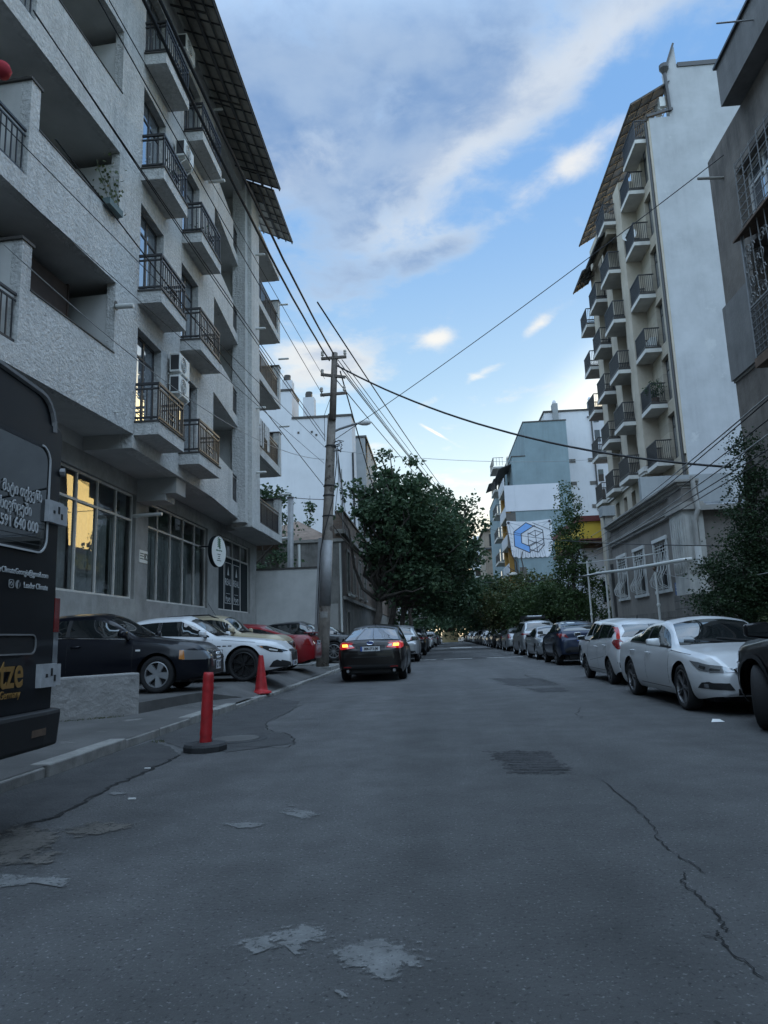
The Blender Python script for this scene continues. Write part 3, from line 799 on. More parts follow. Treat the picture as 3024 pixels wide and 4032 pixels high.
# things standing inside the loggias of the near wing
mb = MB(); nbox(mb, 1.55, 3.5, -1.65, -0.9, SL[0] + 0.31, SL[0] + 3.2); nbox(mb, 1.50, 1.56, -1.68, -0.88, SL[0] + 0.31, SL[0] + 3.25)
tag(mb.build('wardrobe', 'wood_dark'), 'dark brown wooden wardrobe on the lowest loggia of the stucco block', 'wardrobe')
mb = MB(); nbox(mb, 1.15, 1.75, 0.02, 0.20, SL[1] + 1.60, SL[1] + 1.76)
t = thing('window_box', 'green planter with trailing vine on the second loggia parapet', 'planter', NL(1.4, 0.1, SL[1] + 1.60))
mb.build('planter_box', mat('planter_green', (0.09, 0.13, 0.13), 0.6), t, world=True)
rnd = random.Random(4); mb = MB()
for k in range(150):
    s = rnd.uniform(1.05, 1.8); z = SL[1] + 1.7 + rnd.random() ** 1.5 * 1.25; n = rnd.uniform(-0.35, 0.22)
    q = Vector(NL(s, n, z)); a = Vector((rnd.uniform(-1, 1), rnd.uniform(-1, 1), rnd.uniform(-1, 1))).normalized() * 0.05; b = a.orthogonal().normalized() * 0.035
    mb.quad(q - a, q - b, q + a, q + b)
for k in range(8):
    s = rnd.uniform(1.1, 1.75); z = SL[1] + 1.7
    mb.tube([NL(s, 0.1, z), NL(s + rnd.uniform(-.2, .2), 0.0, z + 0.5), NL(s + rnd.uniform(-.3, .3), -0.1, z + rnd.uniform(0.7, 1.1))], 0.006, 4)
mb.build('vine', 'leaf_rust', t, world=True)
# red laundry on the balcony at the picture's edge
q = PX(8, 275, -7.45)
mb = MB(); mb.lathe([(0.0, -0.16), (0.12, -0.12), (0.17, 0.0), (0.13, 0.1), (0.0, 0.15)], 12, q)
tag(mb.build('laundry_bag', 'cloth_red', smooth=True), 'red bundle of cloth with pegs hung at the balcony partition', 'laundry')
# drain pipes sticking out of the wall
def stub(parent, p, ln, r=0.05, m='pvc', dirv=(1, 0, 0)):
    d = Vector(dirv).normalized(); p = Vector(p); mb = MB()
    mb.tube([p - d * 0.05, p + d * ln], r, 12); mb.tube([p + d * (ln * 0.72), p + d * (ln + 0.02)], r * 0.82, 12)
    return mb.build('drain_spout', m, parent, world=True, smooth=False)
q = PX(455, 1208, -7.21); stub(lb, q, 0.42, 0.062)
mb = MB(); mb.lathe([(0.0, 0.004), (0.10, 0.004), (0.12, 0.0)], 9, (q[0] + 0.015, q[1], q[2] + 0.03), axis='x'); mb.build('wall_hole', 'dark_cap', lb, world=True)
q = PX(460, 1622, -7.21); stub(lb, q, 0.12, 0.02)

# -- straight wing with two columns of small balconies: y 16.3 .. 22.5
Y1, Y2 = 16.3, 22.5
bz = [6.24 + 3.474 * k for k in range(4)]         # undersides of the projecting balconies
DOORS = [(16.42, 17.98), (19.42, 20.95)]
mb = MB()
ztop = 20.6
segs = [(Y1, DOORS[0][0]), (DOORS[0][1], DOORS[1][0]), (DOORS[1][1], Y2)]
for a, b in segs: mb.box(XW - 0.35, XW, a, b, 5.91, ztop)
for (a, b) in DOORS:
    zl = 5.91
    for k, z in enumerate(bz):
        mb.box(XW - 0.35, XW, a, b, zl, z + 0.34); zl = z + 2.86
    mb.box(XW - 0.35, XW, a, b, zl, ztop)
mb.build('facade_wall', 'stucco', lb, world=True)
def balcony(ya, yb, z, depth=0.62, wall=XW, floor=True):
    """slab, dark coping, railing on three sides"""
    m2 = MB(); m2.box(wall, wall + depth, ya, yb, z, z + 0.32); sl = m2.build('balcony', 'stucco', lb, world=True)
    base = lb.location
    def sub(mb_, nm, mm): 
        o_ = mb_.build(nm, mm); 
        o_.data.transform(Matrix.Translation(-base)); o_.parent = sl; return o_
    m2 = MB(); m2.box(wall + 0.001, wall + depth + 0.03, ya - 0.03, yb + 0.03, z + 0.322, z + 0.362); sub(m2, 'coping', 'dark_cap')
    m2 = MB(); x1 = wall + depth - 0.04; zb, zt = z + 0.45, z + 1.32
    for zz, th in ((zb, 0.045), (zt - 0.13, 0.04), (zt, 0.06)):
        m2.bar((wall - 0.02, ya + 0.04, zz), (x1 + th / 2, ya + 0.04, zz), th)
        m2.bar((x1, ya + 0.04, zz), (x1, yb - 0.04, zz), th)
        m2.bar((wall - 0.02, yb - 0.04, zz), (x1 + th / 2, yb - 0.04, zz), th)
    for k in range(1, 4):
        x = wall + k * (depth - 0.04) / 4
        for yy in (ya + 0.04, yb - 0.04): m2.bar((x, yy, zb), (x, yy, zt - 0.13), 0.024)
    for yy in (ya + 0.04, yb - 0.04): m2.bar((x1, yy, z + 0.36), (x1, yy, zt), 0.04)
    nb = int((yb - ya) / 0.145)
    for k in range(1, nb):
        yy = ya + 0.04 + k * (yb - ya - 0.08) / nb
        post = k % 5 == 0
        m2.bar((x1, yy, (z + 0.36) if post else zb), (x1, yy, zt if post else zt - 0.13), 0.034 if post else 0.024)
    # small raised bars in the middle panel
    for zz in (zb + 0.18, zb + 0.32):
        m2.bar((x1 + 0.012, ya + (yb - ya) * 0.42, zz), (x1 + 0.012, ya + (yb - ya) * 0.66, zz), 0.03)
    sub(m2, 'railing', 'black_metal')
    return sl
def door_window(ya, yb, z0, z1, x, parent, mull=0.55, name='balcony_door', inner=True):
    """glazed door set back in the wall, dark frame, a post and a transom"""
    m2 = MB(); w = 0.055
    m2.box(x, x + 0.06, ya, ya + w, z0, z1); m2.box(x, x + 0.06, yb - w, yb, z0, z1)
    m2.box(x, x + 0.06, ya + w, yb - w, z1 - w, z1); m2.box(x, x + 0.06, ya + w, yb - w, z0, z0 + w)
    ym = ya + (yb - ya) * mull; zt = z1 - 0.55
    m2.box(x, x + 0.062, ym - 0.04, ym + 0.04, z0 + w, z1 - w); m2.box(x + 0.001, x + 0.058, ya + w, ym - 0.04, zt - 0.03, zt + 0.03); m2.box(x + 0.001, x + 0.058, ym + 0.04, yb - w, zt - 0.03, zt + 0.03)
    fr = m2.build(name, 'dark_frame', parent, world=True)
    m2 = MB(); m2.box(x + 0.02, x + 0.035, ya + w, yb - w, z0 + w, z1 - w)
    pn = m2.build('pane', 'door_glass'); pn.data.transform(Matrix.Translation(-parent.location)); pn.parent = fr
    return fr
for (a, b) in ((16.36, 18.14), (19.40, 21.36)):
    for z in bz: balcony(a, b, z)
for (a, b) in DOORS:
    for z in bz: door_window(a, b, z + 0.34, z + 2.86, XW - 0.26, lb)
# drop beam under the straight wing, soffit over the shops
mb = MB()
mb.box(XW - 0.3, XW - 0.002, Y1, Y2, 5.60, 5.908) if False else None
mb.prism([(-8.6, 16.6), (-7.24, 16.6), (-7.24, 22.5), (-7.66, 28.0), (-8.6, 28.39)], 5.912, 6.05)
mb.prism([(-8.6, 28.395), (-7.43, 28.395), (-7.43, 33.29), (-8.6, 33.29)], 5.70, 5.72)
mb.build('soffit', 'soffit', lb, world=True)
mb = MB(); mb.box(-8.9, -7.63, 22.6, 33.35, 6.06, 6.20)
mb.prism([(-7.21, 16.31), (-9.2, 16.31), (-9.2, 1.0), NL(15.2, -.02, 0)[:2]], 6.262, 6.45); mb.prism([(-7.205, 16.6), (-9.0, 16.6), (-9.0, 16.302), (-7.205, 16.302)], 5.905, 6.4); mb.box(-9.0, -8.455, 1.0, 16.6, 5.90, 6.262)
mb.box(-8.46, -7.3, 19.55, 20.3, 5.45, 5.905); mb.box(-8.46, -7.62, 19.56, 20.29, 5.25, 5.449)
mb.build('soffit_beam', 'soffit', lb, world=True)

# -- third wing, falling back a little: y 22.5 .. 28
P3a, P3b = Vector((XW, 22.5)), Vector((-7.62, 28.0))
def T3(t, n, z):
    d = (P3b - P3a); nn_ = Vector((d[1], -d[0])).normalized(); q = P3a + d * t + nn_ * n
    return (q[0], q[1], z)
def tbox(mb, t0, t1, n0, n1, z0, z1):
    mb.hexa([T3(t1, n0, z0), T3(t0, n0, z0), T3(t0, n1, z0), T3(t1, n1, z0)], [T3(t1, n0, z1), T3(t0, n0, z1), T3(t0, n1, z1), T3(t1, n1, z1)])
S3L = [6.12 + 3.474 * k for k in range(5)]
mb = MB(); m3 = MB(); mr = []
for i, z in enumerate(S3L):
    tbox(mb, 0.0, 1.0, -0.22, 0, z if i else 5.905, z + 0.36)                  # band
    tbox(mb, 0.0, 0.60, -0.22, 0, z + 0.36, z + 1.42)          # parapet part
    if i < 4:
        tbox(mb, 0.0, 0.02, -0.22, 0.002, z + 1.421, z + 3.47)
        tbox(m3, 0.0, 1.0, -1.9, -1.75, z + 0.2, z + 3.474); tbox(m3, 0.86, 1.0, -1.75, -0.22, z + 0.2, z + 3.473)
    tbox(m3, 0.0, 1.0, -1.9, -0.221, z + 0.001, z + 0.20)
    m2 = MB()
    for zz, th in ((z + 0.44, 0.03), (z + 1.30, 0.03), (z + 1.42, 0.045)): m2.bar(T3(0.60, -0.06, zz), T3(0.93, -0.06, zz), th)
    for k in range(13): m2.bar(T3(0.605 + k * 0.027, -0.06, z + 0.37), T3(0.605 + k * 0.027, -0.06, z + 1.30), 0.018)
    m2.build('railing', 'black_metal', lb, world=True)
mb.build('facade_wall', 'stucco', lb, world=True); m3.build('loggia_wall', 'plaster', lb, world=True)
mb = MB()
mb.box(-7.75, -7.22, 26.75, 27.12, 5.75, 20.6); mb.box(-7.9, -7.05, 27.121, 28.4, 5.62, 20.6)
mb.build('pier', 'stucco', lb, world=True)
# -- end bay: wide railed loggias, y 28.4 .. 33.3
mb = MB(); m3 = MB()
SE = [5.99 + 3.33 * k for k in range(5)]
SE = [5.72, 9.02, 12.44, 15.90, 19.3]
for i, z in enumerate(SE):
    mb.box(-7.42, XW, 28.401, 33.3, z + 0.02, z + 0.36)
    if i < 4: mb.box(-7.50, XW + 0.001, 32.9, 33.3, z + 0.361, z + 2.12); mb.box(-9.1, -7.5, 33.1, 33.3, z + 0.361, z + 2.12)
    m3.box(-9.3, -7.421, 28.401, 33.298, z + 0.001, z + 0.25)
    if i < 4: m3.box(-9.4, -9.2, 28.401, 33.298, z + 0.25, z + 3.42)
    if i < 4:
        m2 = MB()
        for zz, th in ((z + 0.44, 0.03), (z + 1.30, 0.03), (z + 1.44, 0.05)): m2.bar((XW - 0.08, 28.42, zz), (XW - 0.08, 32.9, zz), th)
        for k in range(38): m2.bar((XW - 0.08, 28.5 + k * 0.117, z + 0.37), (XW - 0.08, 28.5 + k * 0.117, z + 1.30), 0.034 if k % 9 == 0 else 0.020)
        m2.build('railing', 'black_metal', lb, world=True)
        m2 = MB(); m2.box(-9.15, -7.17, 32.86, 33.33, z + 2.121, z + 2.17); m2.build('coping', 'dark_cap', lb, world=True)
mb.build('facade_wall', 'stucco', lb, world=True); m3.build('loggia_wall', 'plaster', lb, world=True)
for z in (7.95, 10.7, 14.2, 17.6): stub(lb, (-7.06, 27.8, z), 0.4, 0.05)
for z in (8.1, 11.5, 15.0, 17.9): stub(lb, (-7.2, 33.1, z), 0.45, 0.05)
stub(lb, (-7.2, 21.9, 17.0), 0.55, 0.06); stub(lb, (-7.2, 22.1, 20.0), 0.4, 0.05)
# body behind the facade, roof slab
mb = MB(); mb.box(-17, -9.42, -34.0, 33.28, 0.2, 20.4); mb.box(-9.42, -8.95, 1.0, 28.3, 6.5, 20.4); mb.box(-9.42, -7.35, 16.4, 28.2, 20.0, 20.55)
mb.build('rear_wall', 'plaster', lb, world=True)
# -- roof canopy: sheets on a lattice of dark battens
def canopy(x_out, ya, yb, z_out, x_in, z_in, name='roof_canopy'):
    m2 = MB(); th = 0.03
    m2.hexa([(x_in, ya, z_in), (x_out, ya, z_out), (x_out, yb, z_out), (x_in, yb, z_in)], [(x_in, ya, z_in + th), (x_out, ya, z_out + th), (x_out, yb, z_out + th), (x_in, yb, z_in + th)])
    cn = m2.build(name, 'canopy_pale', lb, world=True)
    m2 = MB(); n = int((yb - ya) / 0.62)
    for k in range(n + 1):
        y = ya + 0.03 + k * (yb - ya - 0.06) / n
        m2.bar((x_in, y, z_in - 0.02), (x_out - 0.01, y, z_out - 0.02), 0.04, 0.03)
        if k % 6 == 3: m2.bar((x_in, y + .05, z_in - 0.32), (x_out - 0.35, y + .05, z_out - 0.10), 0.05, 0.05)
    for q in (0.10, 0.34, 0.56, 0.78, 0.97):
        x = x_in + (x_out - x_in) * q; z = z_in + (z_out - z_in) * q
        m2.bar((x, ya, z - 0.085), (x, yb, z - 0.085), 0.045 if q != 0.56 else 0.10, 0.045)
    o_ = m2.build('batten', 'dark_frame'); o_.data.transform(Matrix.Translation(-lb.location)); o_.parent = cn
canopy(-5.72, 1.0, 26.9, 20.0, -7.5, 20.75)
canopy(-6.02, 26.92, 31.0, 20.0, -7.6, 20.75)
# -- ground floor with glazed shop bays
mb = MB(); xs = -8.46
mb.box(xs - 0.3, xs, 2.0, 33.3, 0.2, 2.44)
for a, b in ((2.0, 9.0), (19.5, 20.4), (26.0, 27.35), (32.15, 33.3)): mb.box(xs - 0.3, xs, a, b, 2.441, 5.42)
mb.box(xs - 0.3, xs, 2.0, 33.3, 5.421, 5.905)
mb.box(-9.4, xs - 0.301, 33.0, 33.3, 0.2, 5.9)
mb.build('shop_wall', 'base_wall', lb, world=True)
def shopfront(ya, yb, mulls, dark=None):
    x = xs - 0.14; z0, z1, zr = 2.442, 5.42, 4.68
    m2 = MB(); w = 0.05
    for y in [ya + w / 2] + mulls + [yb - w / 2]: m2.box(x - 0.03, x + 0.05, y - w / 2, y + w / 2, z0, z1)
    ys = [ya + w / 2] + mulls + [yb - w / 2]
    for i in range(len(ys) - 1):
        for zz in (z0 + 0.03, zr, z1 - 0.03): m2.box(x - 0.028, x + 0.048, ys[i] + w / 2, ys[i + 1] - w / 2, zz - 0.03, zz + 0.03)
    fr = m2.build('shop_window', 'shop_frame', lb, world=True)
    m2 = MB(); m2.quad((x, ya + 0.01, z0 + 0.02), (x, yb - 0.01, z0 + 0.02), (x, yb - 0.01, z1 - 0.02), (x, ya + 0.01, z1 - 0.02))
    o_ = m2.build('pane', 'shop_glass'); o_.data.transform(Matrix.Translation(-lb.location)); o_.parent = fr
    return fr
f1 = shopfront(9.0, 19.48, [9.95, 11.0, 12.05, 13.1, 14.15, 15.2, 16.3, 17.37, 18.43])
f2 = shopfront(20.42, 25.98, [21.35, 22.46, 23.62, 24.78])
f3 = shopfront(27.37, 32.13, [28.41, 29.62, 30.84])
# dim rooms and vertical blinds behind the panes
mb = MB()
for a, b in ((9.0, 19.5), (20.4, 26.0), (27.35, 32.15)):
    mb.box(-9.40, -9.36, a, b, 2.3, 5.5)
mb.build('room', 'shop_room', lb, world=True)
def blinds(ya, yb, z0=2.5, z1=4.62, seed=1):
    rnd = random.Random(seed); m2 = MB(); y = ya
    while y < yb - 0.02:
        t_ = rnd.uniform(-0.008, 0.008); m2.quad((xs - 0.30 + t_, y, z0), (xs - 0.30 - t_, y + 0.118, z0), (xs - 0.30 - t_, y + 0.118, z1), (xs - 0.30 + t_, y, z1)); y += 0.12
    o_ = m2.build('blind', 'curtain'); o_.data.transform(Matrix.Translation(-lb.location)); return o_
for k, (a, b, f) in enumerate(((9.1, 14.1, f1), (14.2, 16.25, f1), (18.5, 19.4, f1), (16.4, 18.3, f1), (21.4, 23.6, f2), (23.66, 25.9, f2), (20.5, 21.3, f2))):
    blinds(a, b, seed=k).parent = f
# dark leaves filling the lower lights of the third bay, with the sign writing
m2 = MB()
for a, b in ((27.40, 28.38), (28.44, 29.59), (29.65, 30.81), (30.87, 32.10)): m2.box(xs - 0.135, xs - 0.11, a, b, 2.48, 4.63)
dp = m2.build('shop_poster', 'panel_dark', lb, world=True)
for (a, b) in ((28.44, 29.59), (29.65, 30.81)):
    yc = (a + b) / 2; x = xs - 0.105; L0 = lb.location
    m2 = MB(); w = 0.022
    for z in (2.75, 3.15, 4.42):
        if z == 3.15: m2.box(x, x + 0.006, yc - 0.28, yc + 0.28, z, z + w * .7)
        else: m2.box(x, x + 0.006, yc - 0.46, yc + 0.46, z, z + w)
    for s in (-1, 1): m2.box(x, x + 0.006, yc + s * 0.46 - w / 2, yc + s * 0.46 + w / 2, 2.772, 4.42)
    m2.add([(x + 0.004, yc - 0.13, 3.92), (x + 0.004, yc + 0.13, 3.92), (x + 0.004, yc + 0.10, 4.02), (x + 0.004, yc + 0.05, 4.16), (x + 0.004, yc, 4.30), (x + 0.004, yc - 0.05, 4.16), (x + 0.004, yc - 0.10, 4.02)], [(0, 1, 2, 3, 4, 5, 6)])
    o_ = m2.build('emblem', 'decal_white'); o_.data.transform(Matrix.Translation(-L0)); o_.parent = dp
    text('REAL', 0.40, 'decal_white', dp, 'lettering', (x - L0[0], yc - L0[1], 3.62), (0, 1, 0), (0, 0, 1), stretch=0.98)
    text('რეალ', 0.26, 'decal_white', dp, 'lettering', (x - L0[0], yc - L0[1], 2.94), (0, 1, 0), (0, 0, 1), stretch=0.85)
# house number plate
t = thing('number_sign', 'small white house number plate on the shop pier', 'number plate', (xs, 19.82, 3.55))
mb = MB(); mb.box(xs + 0.002, xs + 0.02, 19.78, 20.36, 3.52, 3.88); mb.build('plate', 'sign_white', t, world=True)
text('82', 0.27, 'sign_text', t, 'lettering', (0.024, 0.42, 0.15), (0, 1, 0), (0, 0, 1), bold=0.004)
mb = MB()
for zz in (3.62, 3.70, 3.77): mb.box(xs + 0.021, xs + 0.024, 19.82, 20.08, zz, zz + 0.025)
mb.build('small_print', 'sign_text', t, world=True)
# projecting drain pipe with elbow by the shop pier
mb = MB(); mb.tube([(xs + 0.02, 19.3, 4.78), (xs + 0.75, 19.3, 4.80), (xs + 0.85, 19.3, 4.80)], 0.05, 10); mb.build('drain_pipe', 'pvc', lb, world=True)
# round lightbox sign
SC = Vector((xs + 0.62, 26.35, 4.52))
q = PX(1330 * 0 + 855, 2172, -7.8)
SC = Vector((-7.8, q[1], q[2]))
t = thing('oval_sign', 'round white projecting sign with a green spiral over the shop pier', 'sign', SC)
mb = MB()
sn = Vector((0.985, -0.17, 0)); se = Vector((0.17, 0.985, 0)); rad = 0.57; wd = 0.57
ring = [(math.cos(2 * math.pi * k / 40), math.sin(2 * math.pi * k / 40)) for k in range(40)]
pts = [se * (c_ * wd) + Vector((0, 0, s_ * rad)) + sn * 0.07 for c_, s_ in ring]
mb.extrude(pts, -sn * 0.14)
mb.build('sign_case', 'panel_dark', t)
mb = MB(); mb.add([se * (c_ * wd * 0.96) + Vector((0, 0, s_ * rad * 0.965)) + sn * 0.074 for c_, s_ in ring], [tuple(range(40))]); mb.build('sign_face', 'sign_white', t)
mb = MB()
for k in range(5):
    z = 0.14 + k * 0.075; pts = []
    for j in range(9): 
        u = (j / 8 - .5) * 0.22; pts.append(se * u + Vector((0, 0, z + 0.045 * math.sin(j / 8 * 2 * math.pi) + 0.02)) + sn * 0.080)
    mb.tube(pts, 0.016, 5)
mb.build('spiral_emblem', 'sign_green', t)
text('NINI NUTSA', 0.085, 'sign_green', t, 'lettering', tuple(Vector((0, 0, 0.03)) + sn * 0.078), se, (0, 0, 1))
mb = MB()
for k, w_ in enumerate((0.24, 0.15, 0.20, 0.34)):
    z = -0.12 - k * 0.075; a = -se * w_ / 2 + sn * 0.077 + Vector((0, 0, z)); b = se * w_ / 2 + sn * 0.077 + Vector((0, 0, z))
    mb.quad(a, b, b + Vector((0, 0, .028)), a + Vector((0, 0, .028)))
mb.build('small_print', 'sign_text', t)
mb = MB(); mb.bar(Vector((-0.66, 0.0, 0.2)), Vector((-0.05, 0.0, 0.2)), 0.05); mb.build('bracket', 'black_metal', t)

# ---- air conditioners: thing with case, fan grille and bracket
def ac_unit(label, p, w=0.80, h=0.55, d=0.30, facing='x', grp=None, flip=1):
    """p: wall point under the unit; facing x: fan face looks along +x*flip, unit long in y"""
    t = thing('air_conditioner', label, 'air conditioner', p, 0 if flip == 1 else math.pi, grp)
    m2 = MB(); m2.box(0.08, 0.08 + d, -w / 2, w / 2, 0.04, 0.04 + h); m2.build('case', 'ac_white', t, bevel=0.02)
    m2 = MB()
    for r_ in (0.06, 0.12, 0.17, 0.22):
        pts = [(0.085 + d, -0.10 + r_ * math.cos(a * math.pi / 9), 0.04 + h / 2 + r_ * math.sin(a * math.pi / 9)) for a in range(19)]
        m2.tube(pts, 0.008, 5, caps=False)
    for a in range(6): m2.bar((0.087 + d, -0.10, 0.04 + h / 2), (0.087 + d, -0.10 + 0.22 * math.cos(a * math.pi / 3), 0.04 + h / 2 + 0.22 * math.sin(a * math.pi / 3)), 0.008)
    fan = m2.build('fan_grille', 'ac_white', t)
    m2 = MB(); m2.lathe([(0.0, 0.0815 + d), (0.235, 0.0815 + d)], 20, (0, -0.10, 0.04 + h / 2), axis='x'); m2.build('fan', 'ac_dark', t)
    m2 = MB()
    m2.box(0.12, 0.05 + d, -w / 2 - 0.004, -w / 2 + 0.001, 0.10, h - 0.02); m2.build('side_grille', 'ac_dark', t)
    m2 = MB()
    m2.bar((0.03, -w / 2 + 0.06, 0.02), (0.03, w / 2 - 0.06, 0.02), 0.035)
    for yy in (-w / 2 + 0.12, w / 2 - 0.12):
        m2.bar((0, yy, 0.02), (0.12 + d, yy, 0.02), 0.034); m2.bar((0.0, yy, -0.28), (0.10 + d, yy, 0.0), 0.025)
    m2.build('bracket', 'ac_white', t)
    return t
ac_unit('upper of the two air conditioners between the lowest stucco balconies', (XW, 18.78, 8.62), grp='air conditioners on the stucco facade')
ac_unit('lower of the two air conditioners between the lowest stucco balconies', (XW, 18.78, 7.98), grp='air conditioners on the stucco facade')
ac_unit('air conditioner under the second balcony from the roof canopy', (XW, 18.9, 15.45), grp='air conditioners on the stucco facade')
ac_unit('topmost air conditioner just below the lattice canopy', (XW, 18.9, 19.1), grp='air conditioners on the stucco facade')
for lab, x_, y_, z_ in (('small leafy pot plant behind the second balcony railing of the stucco block', -6.85, 17.2, 13.55), ('bushy pot plant on the upper far column balcony of the stucco block', -6.85, 20.2, 13.55)):
    t = thing('potted_plant', lab, 'potted plant', (x_, y_, z_))
    mb = MB(); mb.lathe([(0, 0), (.10, 0), (.14, .2), (.11, .2)], 10); mb.build('pot', 'rusty', t)
    mb = MB(); rnd = random.Random(int(y_ * 10))
    for k in range(160):
        q = Vector((x_ + rnd.gauss(0, .11), y_ + rnd.gauss(0, .16), z_ + .36 + rnd.gauss(0, .11))); a = Vector((rnd.gauss(0, 1), rnd.gauss(0, 1), rnd.gauss(0, 1))).normalized() * .05; b = a.orthogonal().normalized() * .03
        mb.quad(q - a, q - b, q + a, q + b)
    mb.build('foliage', 'leaf_dark', t, world=True)
# washing on an end balcony
t = thing('laundry', 'pale washing hung above an end balcony railing', 'laundry', (-7.1, 29.4, 8.8))
mb = MB(); rnd = random.Random(2)
for k in range(5):
    y = 28.7 + k * 0.34; h = rnd.uniform(0.6, 1.2); n = 6
    for j in range(n):
        ya, yb = y + j * 0.05, y + (j + 1) * 0.05; xa, xb = -7.1 + 0.03 * math.sin(j * 1.9 + k), -7.1 + 0.03 * math.sin((j + 1) * 1.9 + k)
        mb.quad((xa, ya, 10.55 - h), (xb, yb, 10.55 - h), (xb, yb, 10.55), (xa, ya, 10.55))
mb.build('cloth', 'cloth', t, world=True)
# ================================================================ LEFT SIDE BEYOND THE BLOCK
def bparts(root, items):
    """items: (name, material, MB)"""
    return [mb_.build(n, m, root, world=True) for n, m, mb_ in items]
mb = MB(); mb.box(-9.3, -5.30, 33.32, 33.6, 0.2, 4.50)
yw = thing('yard_wall', 'plain grey rendered yard wall with dark coping behind the parked black crossover', 'wall', (-5.3, 33.4, 0.2))
mb.build('wall', 'plaster', yw, world=True)
mb = MB(); mb.box(-9.3, -5.26, 33.28, 33.64, 4.502, 4.58); mb.build('coping', 'dark_cap', yw, world=True)
# steel flue and pipes behind the yard wall
t = thing('flue_pipe', 'tall grey metal flue rising behind the yard wall', 'flue', (-7.1, 34.6, 0.2))
q0, q1_ = PY(1140, 2230, 34.6), PY(1144, 1962, 34.6)
mb = MB(); mb.tube([(q0[0], 34.6, 0.3), (q1_[0], 34.6, q1_[2])], 0.15, 14); mb.build('pipe', 'steel', t, world=True, smooth=True)
mb = MB(); mb.lathe([(0.0, 0.10), (0.19, 0.06), (0.19, 0.0), (0.15, 0.0)], 14, (q1_[0], 34.6, q1_[2])); mb.build('cap', 'steel', t, world=True)
t = thing('flue_pipe', 'white foil wrapped pipe bent at the top beside the tall flue', 'flue', (-6.9, 34.9, 0.2))
a, b = PY(1150, 2230, 34.9), PY(1153, 2125, 34.9)
mb = MB(); mb.tube([(a[0], 34.9, 0.3), (a[0], 34.9, b[2] - .15), (a[0] + 0.02, 34.9, b[2]), (a[0] - 0.15, 34.9, b[2] + .08), (a[0] - 0.9, 34.9, b[2] + .05)], 0.085, 10); mb.build('pipe', 'pvc', t, world=True)
t = thing('flue_pipe', 'short slim pale pipe between the flue and the old brick house', 'flue', (-6.4, 34.9, 0.2))
a, b = PY(1178, 2230, 34.9), PY(1177, 2145, 34.9)
mb = MB(); mb.tube([(a[0], 34.9, 0.3), (b[0], 34.9, b[2])], 0.07, 10); mb.build('pipe', 'pvc', t, world=True)

# old brick house
hx, hy = -4.9, 37.5
oh = thing('brick_house', 'old two storey brick house with stained plaster gable behind the utility pole', 'house', (hx, hy, 0.1))
mb = MB(); mb.box(-8.3, hx - 0.001, hy, hy + 0.3, 0.1, 6.3); mb.box(-12, -8.301, hy + 1.4, hy + 1.7, 0.1, 6.2)
mb.build('end_wall', 'stained_plaster', oh, world=True)
mb = MB(); mb.box(hx - 0.35, hx, hy + 0.301, 92, 3.3, 6.75); mb.build('street_wall', 'brick', oh, world=True)
mb = MB(); mb.box(hx - 0.35, hx + 0.03, hy + 0.302, 92, 0.1, 3.22); mb.build('lower_wall', 'stained_plaster', oh, world=True)
mb = MB(); mb.box(hx - 0.34, hx + 0.16, hy + 0.25, 60, 3.221, 3.40); mb.box(hx - 0.34, hx + 0.18, hy - 0.05, 60, 6.751, 6.98); mb.box(-8.4, hx + 0.18, hy - 0.12, hy + .3, 6.301, 6.46); mb.build('cornice', 'old_trim', oh, world=True)
mb = MB(); mb.box(hx - 0.45, hx - 0.02, hy + 1.2, 58, 6.981, 8.1); mb.box(hx - 0.48, hx + 0.06, hy + 1.15, 58, 8.101, 8.2)
mb.box(-6.0, hx - 0.02, hy + 0.9, hy + 1.19, 6.47, 7.9)
mb.build('parapet', 'brick', oh, world=True)
mb = MB()
mb.add([(-12, hy, 6.4), (hx - 0.5, hy, 6.5), (hx - 0.5, 60, 6.7), (-12, 60, 6.4), (-8.0, hy + 4, 8.2), (-8.0, 56, 8.2)], [(0, 1, 4), (1, 2, 5, 4), (2, 3, 5), (3, 0, 4, 5)])
mb.build('roof', 'roof_tile', oh, world=True)
for (ya, yb, za, zb) in ((39.4, 40.5, 3.75, 6.0), (42.4, 43.5, 3.75, 6.0), (45.6, 46.7, 3.75, 6.0), (49, 50.1, 3.75, 6.0), (38.9, 40.0, 0.5, 2.6)):
    m2 = MB()
    for y in (ya, yb - 0.12): m2.box(hx + 0.001, hx + 0.09, y, y + 0.12, za, zb)
    m2.box(hx + 0.002, hx + 0.10, ya - 0.05, yb + 0.05, zb + .001, zb + 0.14); m2.box(hx + 0.002, hx + 0.16, ya - 0.08, yb + 0.08, za - 0.12, za - .001)
    f = m2.build('window', 'old_trim', oh, world=True)
    m2 = MB(); m2.box(hx + 0.032, hx + 0.05, ya + 0.12, yb - 0.12, za, zb); pn = m2.build('pane', 'glass'); pn.data.transform(Matrix.Translation(-oh.location)); pn.parent = f
m2 = MB(); m2.box(-5.75, -5.15, hy - 0.03, hy - 0.002, 1.5, 3.0); f = m2.build('door', 'grey_frame', oh, world=True)
m2 = MB(); m2.tube([(hx - 0.06, hy - 0.08, 0.3), (hx - 0.06, hy - 0.08, 6.2)], 0.06, 8); m2.build('drain_pipe', 'pvc', oh, world=True)
m2 = MB(); m2.tube([(hx + .2, 39.0, 3.55), (hx + .2, 41.2, 3.52)], 0.09, 8); m2.build('gutter_pipe', 'pvc', oh, world=True)
m2 = MB(); m2.tube([(hx + 0.05, 38.0, 6.9), (hx + 0.05, 38.0, 10.4)], 0.035, 6); m2.build('mast', 'steel', oh, world=True)

